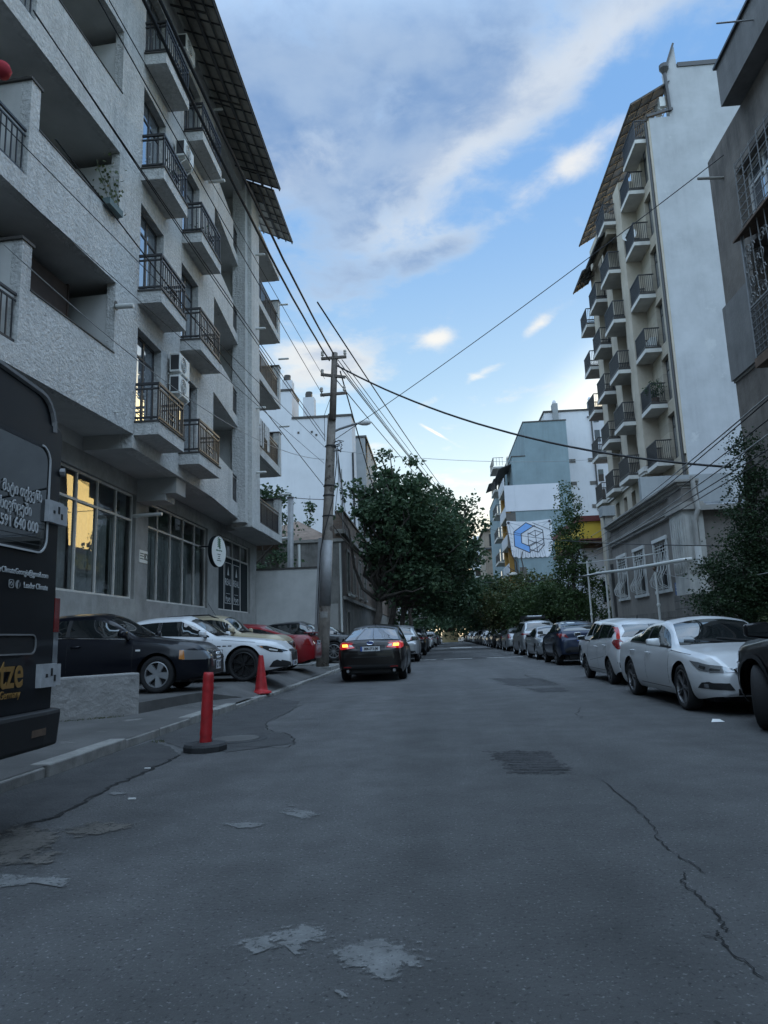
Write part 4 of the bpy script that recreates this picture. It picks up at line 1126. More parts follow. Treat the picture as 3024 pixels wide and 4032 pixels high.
# ivy sprig climbing the white wall, leaves peeping behind the end bay
def leaf_cloud(name, m, parent, blobs, n, size, seed, clump=34, spread=0.32, hang=0.25):
    """leaves in clumps spread through rounded volumes; blobs: (x, y, z, rx, ry, rz)"""
    rnd = random.Random(seed); V = []; F = []
    tot = sum(b[3] * b[4] * b[5] for b in blobs)
    for b in blobs:
        k = max(1, int(n * b[3] * b[4] * b[5] / tot / clump))
        for _ in range(k):
            while True:
                u = Vector((rnd.uniform(-1, 1), rnd.uniform(-1, 1), rnd.uniform(-1, 1)))
                if 0.05 < u.length < 1: break
            rr_ = u.length ** 0.45; u = u.normalized() * rr_ * rnd.uniform(0.85, 1.12)
            cc = Vector((b[0] + u.x * b[3], b[1] + u.y * b[4], b[2] + u.z * b[5]))
            sp = spread * rnd.uniform(0.6, 1.3)
            for _ in range(clump):
                p = cc + Vector((rnd.gauss(0, sp), rnd.gauss(0, sp), rnd.gauss(0, sp * 0.7)))
                a = Vector((rnd.gauss(0, 1), rnd.gauss(0, 1), rnd.gauss(-hang, 0.6))).normalized()
                w = a.cross(Vector((rnd.gauss(0, 1), rnd.gauss(0, 1), rnd.gauss(0, 1)))).normalized()
                s = size * rnd.uniform(0.55, 1.25); o = len(V)
                nrm = a.cross(w) * s * 0.16
                V += [p - a * s * 0.5, p + w * s * 0.36 + nrm, p + a * s * 0.55, p - w * s * 0.36 + nrm]
                F += [(o, o + 1, o + 2), (o, o + 2, o + 3)]
    me = bpy.data.meshes.new(name); me.from_pydata([tuple(v) for v in V], [], F); me.update()
    me.materials.append(M[m]); ob = bpy.data.objects.new(name, me); COL.objects.link(ob)
    if parent is not None:
        me.transform(Matrix.Translation(-parent.location)); ob.parent = parent
    return ob
def limb(p0, p1, r0, r1, seed, n=5, wob=0.12):
    rnd = random.Random(seed); p0, p1 = Vector(p0), Vector(p1); pts = []; rs = []
    L_ = (p1 - p0).length
    for i in range(n + 1):
        t = i / n; p = p0.lerp(p1, t)
        if 0 < i < n: p += Vector((rnd.uniform(-1, 1), rnd.uniform(-1, 1), rnd.uniform(-.5, .5))) * wob * L_ * 0.2
        pts.append(p); rs.append(r0 + (r1 - r0) * t)
    return pts, rs
def tree(label, base, trunk_top, r, blobs, n, size, leaf='leaf_dark', seed=1, group=None, name='street_tree', lean=(0, 0), clump=34, spread=0.32, limbs=True, cat='tree'):
    t = thing(name, label, cat, base, 0, group)
    mb = MB(); bx, by, bz_ = base
    top = (bx + lean[0], by + lean[1], trunk_top)
    pts, rs = limb((bx, by, bz_ - 0.05), top, r, r * 0.62, seed, 6, 0.10); rs[0] = r * 1.35
    mb.tube(pts, rs, 10)
    if limbs:
        for i, b in enumerate(blobs):
            q = Vector(top) if i % 3 else Vector(pts[-2])
            pts2, rs2 = limb(q, (b[0], b[1], b[2] + b[5] * 0.2), r * 0.45, r * 0.09, seed * 31 + i, 5, 0.5)
            mb.tube(pts2, rs2, 6)
    mb.build('trunk', 'bark', t, world=True, smooth=True)
    leaf_cloud('crown', leaf, t, blobs, n, size, seed, clump, spread)
    return t
t = thing('ivy', 'single leafy vine sprig hanging free against the white house wall', 'plant', (-7.1, 44.0, 7.0))
a, b = PY(1245, 2075, 44), PY(1215, 2000, 44)
leaf_cloud('leaf', 'leaf_dark', t, [(a[0] - .5, 44, a[2] + .2, .42, .2, .5), (b[0] + .05, 44, b[2] + .1, .35, .2, .7)], 260, 0.2, 5, 14, .12)
mb = MB(); mb.tube([(-7.6, 44, 6.6), (a[0] - .4, 44, a[2]), (b[0] + .1, 44, b[2] + .8)], 0.012, 5); mb.build('stem', 'bark', t, world=True)
tree('yard tree with big leaves behind the end balconies of the stucco block', (-9.6, 37.0, 0.1), 5.0, 0.12,
     [(-8.7, 36.6, 8.7, .9, 0.6, .45), (-7.75, 36.8, 7.0, 0.25, 0.3, .9), (-7.9, 36.4, 5.4, 0.4, 0.4, .5), (-8.9, 35.5, 4.4, 0.8, .5, .5)], 1500, 0.22, 'leaf_dark', 8, name='yard_tree', clump=22, spread=.28)

# white apartment house and grey house behind it
wh = thing('apartment_house', 'tall blank white gable house with two chimneys behind the utility pole', 'building', (-6.7, 60, 0.1))
mb = MB(); mb.box(-24, -6.66, 60, 63, 0.1, 20.55); mb.box(-24, -11.96, 60.002, 63.2, 20.551, 23.2); mb.build('gable_wall', 'bg_white', wh, world=True)
mb = MB(); mb.box(-12.0, -6.60, 59.93, 63.1, 20.552, 20.75); mb.box(-24, -11.9, 59.94, 63.2, 23.201, 23.4); mb.build('coping', 'dark_cap', wh, world=True)
for (x0, x1, z0, z1) in ((-12.95, -11.97, 23.402, 24.6), (-11.0, -10.0, 20.752, 22.9)):
    m2 = MB(); m2.box(x0, x1, 60.2, 61.2, z0, z1 - 0.3); c_ = m2.build('chimney', 'bg_white', wh, world=True)
    m2 = MB(); m2.box(x0 + .2, x1 - .25, 60.3, 60.9, z1 - 0.299, z1 + 0.1); m2.lathe([(0, z1 + .3), (.3, z1 + .28), (.3, z1 + .101), (.2, z1 + .101)], 10, ((x0 + x1) / 2, 60.6, 0)); o_ = m2.build('chimney_pot', 'dark_cap'); o_.data.transform(Matrix.Translation(-wh.location)); o_.parent = c_
m2 = MB(); m2.tube([(-6.62, 59.9, 17.2), (-6.62, 59.9, 2)], 0.09, 8); m2.build('drain_pipe', 'wire', wh, world=True)
m2 = MB()
for x, z in ((-11.5, 19.2), (-10.3, 19.2), (-9.9, 18.9)): m2.box(x, x + .18, 59.96, 59.995, z, z + .18)
m2.build('vent_hole', 'dark_cap', wh, world=True)
gh = thing('apartment_house', 'narrow grey house seen past the white gable house above the big trees', 'building', (-6.6, 70, 0.1))
a, b, c_ = PY(1393, 1716, 70), PY(1437, 1722, 70), PY(1461, 1790, 70)
mb = MB(); mb.box(-14, b[0], 70, 84, 0.1, b[2]); mb.build('wall', 'bg_grey', gh, world=True)
mb = MB(); mb.add([(b[0] - 4, 70.2, b[2] + 0.0), (b[0], 70.2, b[2]), (c_[0], 70.2, c_[2]), (c_[0], 72, c_[2]), (b[0], 72, b[2])], [(1, 2, 3, 4)]); mb.box(-14, b[0] + .15, 69.9, 84, b[2] + .001, b[2] + .2); mb.build('roof', 'canopy_dark', gh, world=True)
m2 = MB(); m2.box(b[0] + .001, b[0] + .06, 72, 73.2, 12, 14); m2.box(b[0] + .001, b[0] + .06, 72, 73.2, 8, 10); m2.build('window', 'glass', gh, world=True)
# distant row on the left seen over the trees
fb = thing('apartment_house', 'distant pale house with tall chimney glimpsed through the tree tops', 'building', (-2.6, 96, 0.1))
q = PY(1625, 1890, 96); mb = MB(); mb.box(-14, q[0] + .8, 96, 104, 0.1, q[2] - 2.8); mb.build('wall', 'far_block', fb, world=True)
mb = MB(); mb.box(q[0] - .35, q[0] + .45, 97, 98, q[2] - 2.8, q[2]); mb.build('chimney', 'far_block', fb, world=True)

# ================================================================ RIGHT SIDE
# -- old low house with pilaster
XO = 9.0
old = thing('old_house', 'old single storey grey house with fluted corner pilaster and barred windows', 'house', (XO, 25.5, 0.1))
WIN = [(27.95, 29.55), (31.0, 32.55), (33.95, 35.45)]
zb_, zt_ = 2.62, 4.42
mb = MB()
ys = [26.9] + [v for w in WIN for v in w] + [36.4]
for i in range(0, len(ys), 2): mb.box(XO, XO + 0.4, ys[i], ys[i + 1], 1.75, 6.0)
for a, b in WIN: mb.box(XO, XO + 0.4, a, b, 1.75, zb_); mb.box(XO, XO + 0.4, a, b, zt_, 6.0)
mb.box(XO + 0.401, XO + 0.6, 26, 36.4, 1.75, 6.0); mb.box(XO + .25, 13.5, 25.62, 26.0, 0.1, 5.3); mb.box(XO + 0.3, 13.2, 36.1, 36.38, 1.75, 6.0)
mb.build('wall', 'old_wall', old, world=True)
mb = MB(); mb.box(XO - 0.10, XO + 0.5, 25.5, 36.45, 0.1, 1.748); mb.box(XO - .25, XO + .5, 25.3, 27.0, 0.1, 2.25); mb.box(XO + 0.5, 13.5, 25.5, 25.61, 0.1, 1.9); mb.build('plinth', 'plinth', old, world=True)
mb = MB(); mb.box(XO - 0.16, XO + 0.55, 25.48, 26.9, 2.251, 5.22)
for k in range(6):
    mb.box(XO - 0.20, XO - 0.161, 25.55 + k * 0.225, 25.68 + k * 0.225, 3.0, 5.0)
    if k < 3: mb.box(XO - 0.10 + k * 0.22, XO + 0.03 + k * 0.22, 25.44, 25.479, 3.0, 5.0)
mb.build('pilaster', 'pilaster', old, world=True)
mb = MB()
mb.box(XO - 0.26, XO + 0.65, 25.36, 27.05, 5.221, 5.40); mb.box(XO - 0.21, XO + 0.6, 25.42, 26.98, 5.401, 5.5)
mb.box(XO - 0.12, XO - 0.001, 27.051, 36.42, 5.22, 5.34); mb.box(XO - 0.18, XO - 0.001, 27.051, 36.42, 5.341, 5.42)
mb.box(XO - 0.14, XO + 0.5, 25.5, 36.45, 6.001, 6.12); mb.box(XO - 0.24, XO + 0.5, 25.42, 36.47, 6.121, 6.22); mb.box(XO - 0.34, XO + 0.5, 25.34, 36.5, 6.221, 6.30)
mb.build('cornice', 'old_trim', old, world=True)
mb = MB(); mb.box(XO - 0.10, XO + 0.5, 25.52, 27.0, 5.51, 5.998); mb.build('corner_block', 'old_wall', old, world=True)
for k, (a, b) in enumerate(WIN):
    m2 = MB()
    for s in (a - 0.10, b): m2.box(XO - 0.05, XO - .001, s, s + 0.10, zb_ - 0.02, zt_ + 0.1)
    m2.box(XO - 0.06, XO - .001, a - 0.14, b + 0.14, zt_ + 0.101, zt_ + 0.24); m2.box(XO - 0.10, XO - .001, a - 0.16, b + 0.16, zb_ - 0.14, zb_ - 0.021)
    m2.box(XO + 0.15, XO + 0.19, a, a + 0.06, zb_, zt_); m2.box(XO + 0.15, XO + 0.19, b - 0.06, b, zb_, zt_); m2.box(XO + 0.15, XO + 0.19, (a + b) / 2 - 0.03, (a + b) / 2 + 0.03, zb_, zt_)
    m2.box(XO + 0.149, XO + 0.188, a, b, 3.75, 3.81)
    f = m2.build('window', 'white_frame', old, world=True)
    def sub(m3_, nm, mm):
        o_ = m3_.build(nm, mm); o_.data.transform(Matrix.Translation(-old.location)); o_.parent = f
    m2 = MB(); m2.box(XO + 0.20, XO + 0.21, a, b, zb_, zt_); sub(m2, 'pane', 'glass')
    m2 = MB(); n = 9
    for j in range(n):
        y = a + 0.05 + j * (b - a - 0.1) / (n - 1); yo = y + (0.06 if j % 2 else -0.06)
        m2.tube([(XO - 0.02, yo, zt_ - 0.35), (XO - 0.05, y, zt_ - 0.6), (XO - 0.12, yo, zb_ + 0.75), (XO - 0.32, y, zb_ + 0.38), (XO - 0.30, yo, zb_ + 0.16), (XO - 0.04, y, zb_ + 0.02)], 0.014, 5)
    for zz in (zt_ - 0.1, zt_ - 0.22, zt_ - 0.34): m2.bar((XO - 0.03, a, zz), (XO - 0.03, b, zz), 0.022)
    for j in range(5): y = a + (j + .5) * (b - a) / 5; m2.bar((XO - 0.03, y, zt_ - 0.34), (XO - 0.03, y, zt_), 0.016)
    sub(m2, 'window_grille', 'white_frame')
mb = MB(); mb.box(XO - 0.03, XO - 0.002, 27.12, 27.45, 2.32, 2.78); mb.build('street_plate', 'blue_plate', old, world=True)
m2 = MB()
for zz in (2.66, 2.58, 2.46): m2.box(XO - 0.036, XO - 0.031, 27.20, 27.34, zz, zz + 0.05)
m2.build('plate_writing', 'decal_white', old, world=True)
mb = MB(); mb.hexa([(XO + 0.6, 25.35, 5.32), (13.6, 25.35, 5.32), (13.6, 32.5, 6.6), (XO + 0.6, 32.5, 6.6)], [(XO + 0.6, 25.35, 5.36), (13.6, 25.35, 5.36), (13.6, 32.5, 6.64), (XO + 0.6, 32.5, 6.64)])
for x in (10.2, 11.0, 11.8, 12.6): mb.bar((x, 25.4, 5.39), (x, 32.4, 6.66), 0.03)
mb.build('side_roof', 'zinc', old, world=True)
mb = MB(); mb.box(XO + 0.4, 13.6, 25.28, 25.34, 5.16, 5.33); mb.build('gutter', 'grey_frame', old, world=True)
mb = MB(); mb.tube([(XO + 0.28, 25.38, 6.4), (XO + 0.3, 25.36, 5.7), (XO + 0.34, 25.3, 5.2), (XO + 0.2, 25.36, 4.8), (XO + 0.2, 25.36, 3.35)], 0.085, 10); mb.build('drain_pipe', 'grey_frame', old, world=True)
mb = MB(); mb.tube([(XO + 0.2, 25.34, 3.9), (XO + 0.2, 25.34, 3.2)], 0.11, 10); mb.build('pipe_sleeve', 'white_frame', old, world=True)
mb = MB(); mb.box(XO + 0.5, 13.4, 32.2, 32.55, 6.3, 7.9); mb.box(XO + 0.1, XO + .5, 28.5, 36.2, 6.301, 6.45); mb.build('rear_parapet', 'bg_grey', old, world=True)

# -- beige stone block with balconies and the big white party wall
bb = thing('apartment_building', 'tall beige stone apartment block with a blank white side wall and small balconies', 'building', (11.8, 32.6, 0.1))
XA, XB = 11.8, 11.0
mb = MB(); mb.box(XA + .02, 30, 32.6, 33.0, 0.1, 26.35); mb.box(12.85, 30, 32.602, 33.02, 26.351, 29.1); mb.add([(12.9, 32.61, 29.1), (13.47, 32.61, 29.1), (13.44, 32.61, 30.35), (12.9, 33.2, 29.1), (13.47, 33.2, 29.1), (13.44, 33.2, 30.35)], [(0, 1, 2), (5, 4, 3), (1, 4, 5, 2), (0, 2, 5, 3), (0, 3, 4, 1)])
mb.build('party_wall', 'white_wall', bb, world=True)
mb = MB(); mb.box(13.5, 30, 32.55, 33.1, 29.101, 29.35); mb.bar((11.7, 32.58, 26.42), (13.0, 32.58, 26.75), 0.14, 0.12); mb.bar((12.86, 32.56, 29.0), (13.40, 32.56, 30.45), 0.10); mb.tube([(12.8, 32.53, 29.0), (12.86, 32.53, 26.6)], 0.09, 8); mb.lathe([(0.1, 28.75), (.24, 29.0), (.24, 29.2), (0, 29.2)], 10, (12.8, 32.53, 0)); mb.build('coping', 'dark_frame', bb, world=True)
ZB = [8.85 + 2.9 * k for k in range(6)]
mb = MB()
DA = (33.55, 34.55)
mb.box(XA, XA + 0.4, 32.602, DA[0], 0.1, 26.3); mb.box(XA, XA + .4, DA[1], 36.2, 0.1, 26.3)
lo = 0.1
for z in ZB: mb.box(XA, XA + 0.4, DA[0], DA[1], lo, z + 0.25); lo = z + 2.5
mb.box(XA, XA + .4, DA[0], DA[1], lo, 26.3)
mb.build('recessed_wall', 'stone', bb, world=True)
mb = MB(); mb.box(XB, XA - .001, 36.0, 37.15, 9.3, 25.2); mb.box(XB, XB + .5, 39.0, 40.2, 9.3, 24.6); mb.box(XB + .05, XB + .5, 42.6, 43.8, 9.3, 24.6); mb.box(XB + .9, XB + 1.2, 37.15, 47, 9.3, 26)
mb.box(XA - .08, XA - .001, 32.604, 33.2, 9.0, 26.2)
mb.build('stone_pier', 'stone_pier', bb, world=True)
for z in ZB:
    door_window(DA[0], DA[1], z + 0.26, z + 2.49, XA + 0.2, bb, 0.5)
mb = MB(); lw = [(36.75, 37.5), (38.4, 39.15), (40.1, 40.85), (41.8, 42.6)]
yy = [36.2] + [v for w in lw for v in w] + [46.8]
for i in range(0, len(yy), 2): mb.box(XB, XB + .35, yy[i], yy[i + 1], 0.1, 9.0)
for a, b in lw: mb.box(XB, XB + .35, a, b, 0.1, 6.4); mb.box(XB, XB + .35, a, b, 8.5, 9.0)
mb.box(XB + .351, XA - .001, 36.2, 36.5, 0.1, 9.0)
mb.build('lower_wall', 'stone_pier', bb, world=True)
mb = MB(); mb.box(XB - 0.15, XA - .02, 36.02, 47, 9.001, 9.25); mb.box(XB - .1, XA - .02, 36.08, 47, 8.86, 8.999); mb.build('cornice', 'slab_white', bb, world=True)
for a, b in lw:
    m2 = MB(); m2.box(XB + .2, XB + .24, a, b, 6.4, 8.5); f = m2.build('window', 'glass', bb, world=True)
def balcony_r(ya, yb, z, x0, x1, label=None):
    m2 = MB(); m2.box(x0, x1, ya, yb, z, z + 0.20); sl = m2.build('balcony', 'slab_white', bb, world=True)
    def sub(m3_, nm, mm):
        o_ = m3_.build(nm, mm); o_.data.transform(Matrix.Translation(-bb.location)); o_.parent = sl
    m2 = MB(); m2.box(x0 + .02, x1, ya + .02, yb - .02, z + 0.201, z + 0.31); sub(m2, 'coping', 'dark_cap')
    m2 = MB(); zb, zt = z + 0.36, z + 1.28; xi = x0 + 0.05
    for zz, th in ((zb, .03), (zt, .05)):
        m2.bar((xi, ya + .05, zz), (xi, yb - .05, zz), th); m2.bar((xi, ya + .05, zz), (x1, ya + .05, zz), th); m2.bar((xi, yb - .05, zz), (x1, yb - .05, zz), th)
    n = int((yb - ya) / 0.09)
    for k in range(n + 1): y = ya + .05 + k * (yb - ya - .1) / n; m2.bar((xi, y, zb), (xi, y, zt), 0.022)
    n = max(2, int((x1 - x0) / 0.095))
    for k in range(1, n):
        x = xi + k * (x1 - xi) / n; m2.bar((x, ya + .05, zb), (x, ya + .05, zt), 0.022); m2.bar((x, yb - .05, zb), (x, yb - .05, zt), 0.022)
    sub(m2, 'railing', 'black_metal')
    return sl
for z in ZB: balcony_r(34.3, 35.95, z, 11.0, XA)
for z in ZB: balcony_r(37.0, 38.95, z - .02, 10.35, XB + 0.6)
for z in ZB[:5]: balcony_r(40.6, 42.5, z + .05, 10.45, XB + 0.6)
for z in ZB[:5]: balcony_r(44.1, 45.9, z + .05, 10.6, XB + 0.6)
mb = MB()
for z in ZB:
    for a, b in ((37.3, 38.95), (40.3, 42.5), (43.9, 46.5)):
        mb.box(XB + .85, XB + .895, a, b, z + .3, z + 2.5)
mb.build('loggia_door', 'dark_room', bb, world=True)
mb = MB(); mb.box(XB + 1.2, 29.5, 33.05, 47, 0.1, 26.2); mb.build('rear_wall', 'plaster', bb, world=True)
mb = MB(); mb.tube([(XA - .12, 32.75, 26.2), (XA - .12, 32.75, 7.6)], 0.08, 8); mb.build('drain_pipe', 'dark_frame', bb, world=True)
# top floor: balcony, parapet, canopies
balcony_r(33.0, 35.3, 25.3, 11.15, XA)
mb = MB(); mb.box(10.55, 10.8, 37.4, 41.5, 23.0, 24.3); mb.box(10.801, 11.5, 37.4, 37.7, 23.0, 24.2); mb.build('top_parapet', 'stone_pier', bb, world=True)
def canopy_r(x_out, ya, yb, z_out, x_in, z_in):
    m2 = MB(); th = .03
    m2.hexa([(x_out, ya, z_out), (x_in, ya, z_in), (x_in, yb, z_in), (x_out, yb, z_out)], [(x_out, ya, z_out + th), (x_in, ya, z_in + th), (x_in, yb, z_in + th), (x_out, yb, z_out + th)])
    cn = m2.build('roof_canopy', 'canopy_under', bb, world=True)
    m2 = MB(); n = max(3, int((yb - ya) / .8))
    for k in range(n + 1): y = ya + .03 + k * (yb - ya - .06) / n; m2.bar((x_out + .01, y, z_out - .03), (x_in, y, z_in - .03), .035)
    for q in (.03, .3, .6, .95):
        x = x_out + (x_in - x_out) * q; z = z_out + (z_in - z_out) * q; m2.bar((x, ya, z - .075), (x, yb, z - .06), .035)
    for k in range(1, n, 4):
        y = ya + k * (yb - ya) / n; m2.bar((x_out + .2, y, z_out - .25), (x_in, y, z_in - .45), .04)
        for j in range(5): m2.bar((x_out + .2 + j * .25, y, z_out - .25 + j * .02), (x_out + .32 + j * .25, y, z_out - .02 + j * .06), .025)
    o_ = m2.build('batten', 'dark_frame'); o_.data.transform(Matrix.Translation(-bb.location)); o_.parent = cn
canopy_r(10.95, 32.5, 45.8, 27.15, 13.0, 28.3)
canopy_r(10.1, 37.7, 41.0, 22.95, 11.2, 23.8)
canopy_r(10.1, 42.0, 45.0, 23.3, 11.2, 24.0)
ac_unit('air conditioner at the roof edge of the beige stone block', (12.85, 33.1, 27.0), flip=-1)
ac_unit('air conditioner standing on a balcony of the beige block, third from the bottom', (11.75, 34.9, 14.95), w=.75, flip=-1)
t = thing('potted_plant', 'bushy potted plant on a balcony of the beige stone block', 'potted plant', (11.35, 34.75, 12.08))
mb = MB(); mb.lathe([(0, 0), (.18, 0), (.24, .3), (.2, .3)], 12); mb.build('pot', 'rusty', t)
leaf_cloud('foliage', 'leaf_dark', t, [(11.35, 34.75, 12.85, .4, .5, .45)], 500, .1, 6, 14, .1)
t = thing('satellite_dish', 'white satellite dish fixed beside a balcony of the beige block', 'satellite dish', (11.7, 35.9, 21.5))
mb = MB(); mb.lathe([(0, 0), (.2, .03), (.38, .12)], 18); o_ = mb.build('dish', 'white_frame', t); o_.rotation_euler = (R(80), 0, R(-25)); o_.location = (-.45, -.2, .3)
mb = MB(); mb.bar((0, 0, 0), (-.45, -.15, .28), .03); mb.bar((-.45, -.2, .3), (-.75, -.55, .25), .02); mb.build('arm', 'steel', t)

# -- dark rendered house at the right edge
dh = thing('apartment_house', 'dark weathered grey house with caged balcony at the right edge', 'building', (7.5, 17.0, 0.1))
XD = 7.5
mb = MB()
# facade with window openings (upper caged window, lower balcony door)
W1 = (13.2, 15.6, 9.95, 11.6); W2 = (12.6, 15.45, 7.0, 9.6)
mb.box(XD, XD + .4, 15.6, 17.0, 6.95, 12.85); mb.box(XD, XD + .4, -6, 12.6, 6.95, 12.85)
mb.box(XD, XD + .4, 12.6, 15.6, 11.6, 12.85); mb.box(XD, XD + .4, 12.6, 15.6, 9.6, 9.95); mb.box(XD, XD + .4, 12.6, 13.2, 9.951, 11.599); mb.box(XD, XD + .4, 15.45, 15.599, 6.95, 9.599)
mb.box(XD, XD + .4, -6, 17.0, 0.1, 6.949); mb.box(XD + .401, 22, 16.7, 17.0, 0.1, 12.85); mb.box(XD + .6, XD + .8, -6, 16.69, 0.1, 12.8); mb.box(XD, 20, -40, -6.01, 0.1, 14)
mb.build('wall', 'dark_plaster', dh, world=True)
mb = MB(); mb.box(XD - .08, XD - .001, 15.5, 17.04, 6.96, 8.85); mb.box(XD - .05, XD - .001, 15.9, 16.8, 7.2, 8.0) if False else None; mb.build('render_band', 'grey_plaster', dh, world=True)
mb = MB(); mb.box(XD - .03, XD - .0005, -6, 17.02, 6.90, 6.955); mb.build('string_course', 'old_trim', dh, world=True)
mb = MB(); mb.box(7.10, XD + .5, -6, 15.05, 12.9, 13.0); mb.box(7.10, 7.30, -6, 15.05, 13.001, 13.9); mb.box(7.301, 9, 14.85, 15.05, 13.001, 13.9); mb.build('roof_parapet', 'grey_plaster', dh, world=True)
mb = MB(); mb.box(7.04, 7.34, -6, 15.1, 13.901, 13.96); mb.build('coping', 'dark_frame', dh, world=True)
m2 = MB(); x = XD + .25
for y in (13.2, 14.0, 14.8, 15.52): m2.box(x, x + .06, y, y + .08, 9.95, 11.6)
for z in (9.95, 11.1, 11.52): m2.box(x + .001, x + .058, 13.2, 15.6, z, z + .07)
f = m2.build('window', 'white_frame', dh, world=True)
m2 = MB(); m2.box(x + .02, x + .03, 13.2, 15.6, 9.95, 11.6); o_ = m2.build('pane', 'door_glass'); o_.data.transform(Matrix.Translation(-dh.location)); o_.parent = f
m2 = MB()
for k in range(8): z = 9.95 + k * .21; m2.bar((7.27, 12.9, z), (7.27, 15.2, z), .016); m2.bar((7.27, 15.2, z), (XD, 15.2, z), .016)
for k in range(7): y = 12.95 + k * .37; m2.bar((7.27, y, 9.9), (7.27, y, 11.5), .018); m2.bar((7.27, y, 11.5), (XD, y, 11.75), .016)
o_ = m2.build('window_cage', 'bar_grey', dh, world=True)
# caged balcony: slab, roof, posts, scroll grille, lattice below
m2 = MB(); m2.box(7.03, XD - .001, 10.5, 14.92, 6.50, 6.70); bl = m2.build('balcony', 'rusty', dh, world=True)
def subd(m3_, nm, mm):
    o_ = m3_.build(nm, mm); o_.data.transform(Matrix.Translation(-dh.location)); o_.parent = bl
m2 = MB(); m2.hexa([(6.98, 10.4, 9.50), (XD, 10.4, 9.70), (XD, 15.1, 9.70), (6.98, 15.1, 9.50)], [(6.98, 10.4, 9.55), (XD, 10.4, 9.75), (XD, 15.1, 9.75), (6.98, 15.1, 9.55)]); subd(m2, 'balcony_roof', 'rusty')
for y in (14.88, 12.7, 10.55):
    m2 = MB(); m2.bar((7.08, y, 6.70), (7.08, y, 9.52), .05); subd(m2, 'post', 'steel')
m2 = MB()
for k in range(24):
    y = 14.84 - k * .18
    for j in range(6): z0 = 7.0 + j * .18
    m2.bar((7.06, y, 6.72), (7.06, y, 7.80), .018)
for j in range(8): m2.bar((7.055, 14.86, 6.75 + j * .145), (7.055, 10.6, 6.75 + j * .145), .018)
for k in range(7): x = 7.09 + k * .06; m2.bar((x, 14.87, 6.72), (x, 14.87, 7.80), .016)
for j in range(8): m2.bar((7.06, 14.875, 6.75 + j * .145), (XD, 14.875, 6.75 + j * .145), .016)
subd(m2, 'lattice', 'plastic_bar')
def spiral(mb_, y, z, r, turns=1.6, sgn=1, x=7.07, plane='y'):
    pts = []
    for k in range(15):
        q = k / 14; a = q * turns * 2 * math.pi; rr_ = r * (1 - .8 * q)
        d_, h_ = sgn * rr_ * math.cos(a), rr_ * math.sin(a)
        pts.append((x, y + d_, z + h_) if plane == 'y' else (y + d_, x, z + h_))
    mb_.tube(pts, .011, 4, caps=False)
m2 = MB(); rnd = random.Random(9)
for k in range(13):
    y = 14.72 - k * .33
    m2.bar((7.07, y, 7.83), (7.07, y + .05, 9.5), .015)
    for z in (8.0, 8.35, 8.7, 9.05): spiral(m2, y + rnd.uniform(-.12, .12), z, rnd.uniform(.12, .17), 1.5, rnd.choice((-1, 1)))
for k in range(2):
    for z in (8.05, 8.4, 8.8, 9.15): spiral(m2, 7.17 + k * .2, z, .10, 1.5, 1 if k else -1, 14.88, 'x')
m2.bar((7.07, 14.86, 7.84), (7.07, 10.6, 7.84), .03)
subd(m2, 'scroll_grille', 'bar_grey')
stub(dh, (XD - .01, 16.25, 11.9), 0.62, .035, 'old_trim', (-1, -.1, -.02)); stub(dh, (7.1, 13.2, 13.4), 0.75, .018, 'steel', (-1, -.05, -.05))
m2 = MB(); m2.box(XD - .04, XD - .001, 14.2, 15.0, 2.8, 4.6); m2.build('lower_window', 'glass', dh, world=True)

# -- far right: yellow fronted shop, white and blue houses, mural
ys_ = thing('shop_building', 'low white shop house with yellow fascia and rusty eaves', 'building', (9.9, 48, 0.1))
mb = MB(); mb.box(9.95, 12.8, 48.5, 58, 0.1, 6.6); mb.build('wall', 'bg_white', ys_, world=True)
mb = MB(); mb.box(9.85, 12.8, 48.0, 58, 7.2, 8.35); mb.build('fascia', 'yellow', ys_, world=True)
mb = MB(); mb.box(9.7, 12.9, 47.8, 58, 8.351, 8.72); mb.box(9.8, 12.85, 47.9, 58, 7.10, 7.199); mb.build('trim', 'red_trim', ys_, world=True)
mb = MB(); mb.box(9.6, 12.9, 47.6, 58, 6.85, 6.98); mb.box(9.9, 12.7, 48.2, 58, 6.601, 6.849); mb.build('eaves', 'rusty', ys_, world=True)
for (x0, x1, z0, z1) in ((10.0, 10.3, 4.3, 6.2), (11.1, 12.0, 2.9, 4.4), (10.0, 10.5, 1.2, 3.2)):
    m2 = MB(); m2.box(x0, x1, 48.44, 48.499, z0, z1); f = m2.build('window', 'grey_frame', ys_, world=True)
    m2 = MB(); m2.box(x0 + .06, x1 - .06, 48.42, 48.439, z0 + .06, z1 - .06); o_ = m2.build('pane', 'glass'); o_.data.transform(Matrix.Translation(-ys_.location)); o_.parent = f
pl = thing('square_pillar', 'square grey pillar with a box head at the far end of the old house', 'pillar', (9.1, 37.1, 0.1))
mb = MB(); mb.box(8.90, 9.28, 36.8, 37.2, 0.1, 6.9); mb.build('shaft', 'old_trim', pl, world=True)
mb = MB(); mb.box(8.74, 9.40, 36.64, 37.36, 6.901, 7.42); mb.build('box_head', 'bg_grey', pl, world=True)
mb = MB(); mb.tube([(9.1, 36.7, .1), (9.05, 36.7, 4.4)], .13, 10); mb.build('drain_pipe', 'dark_frame', pl, world=True)

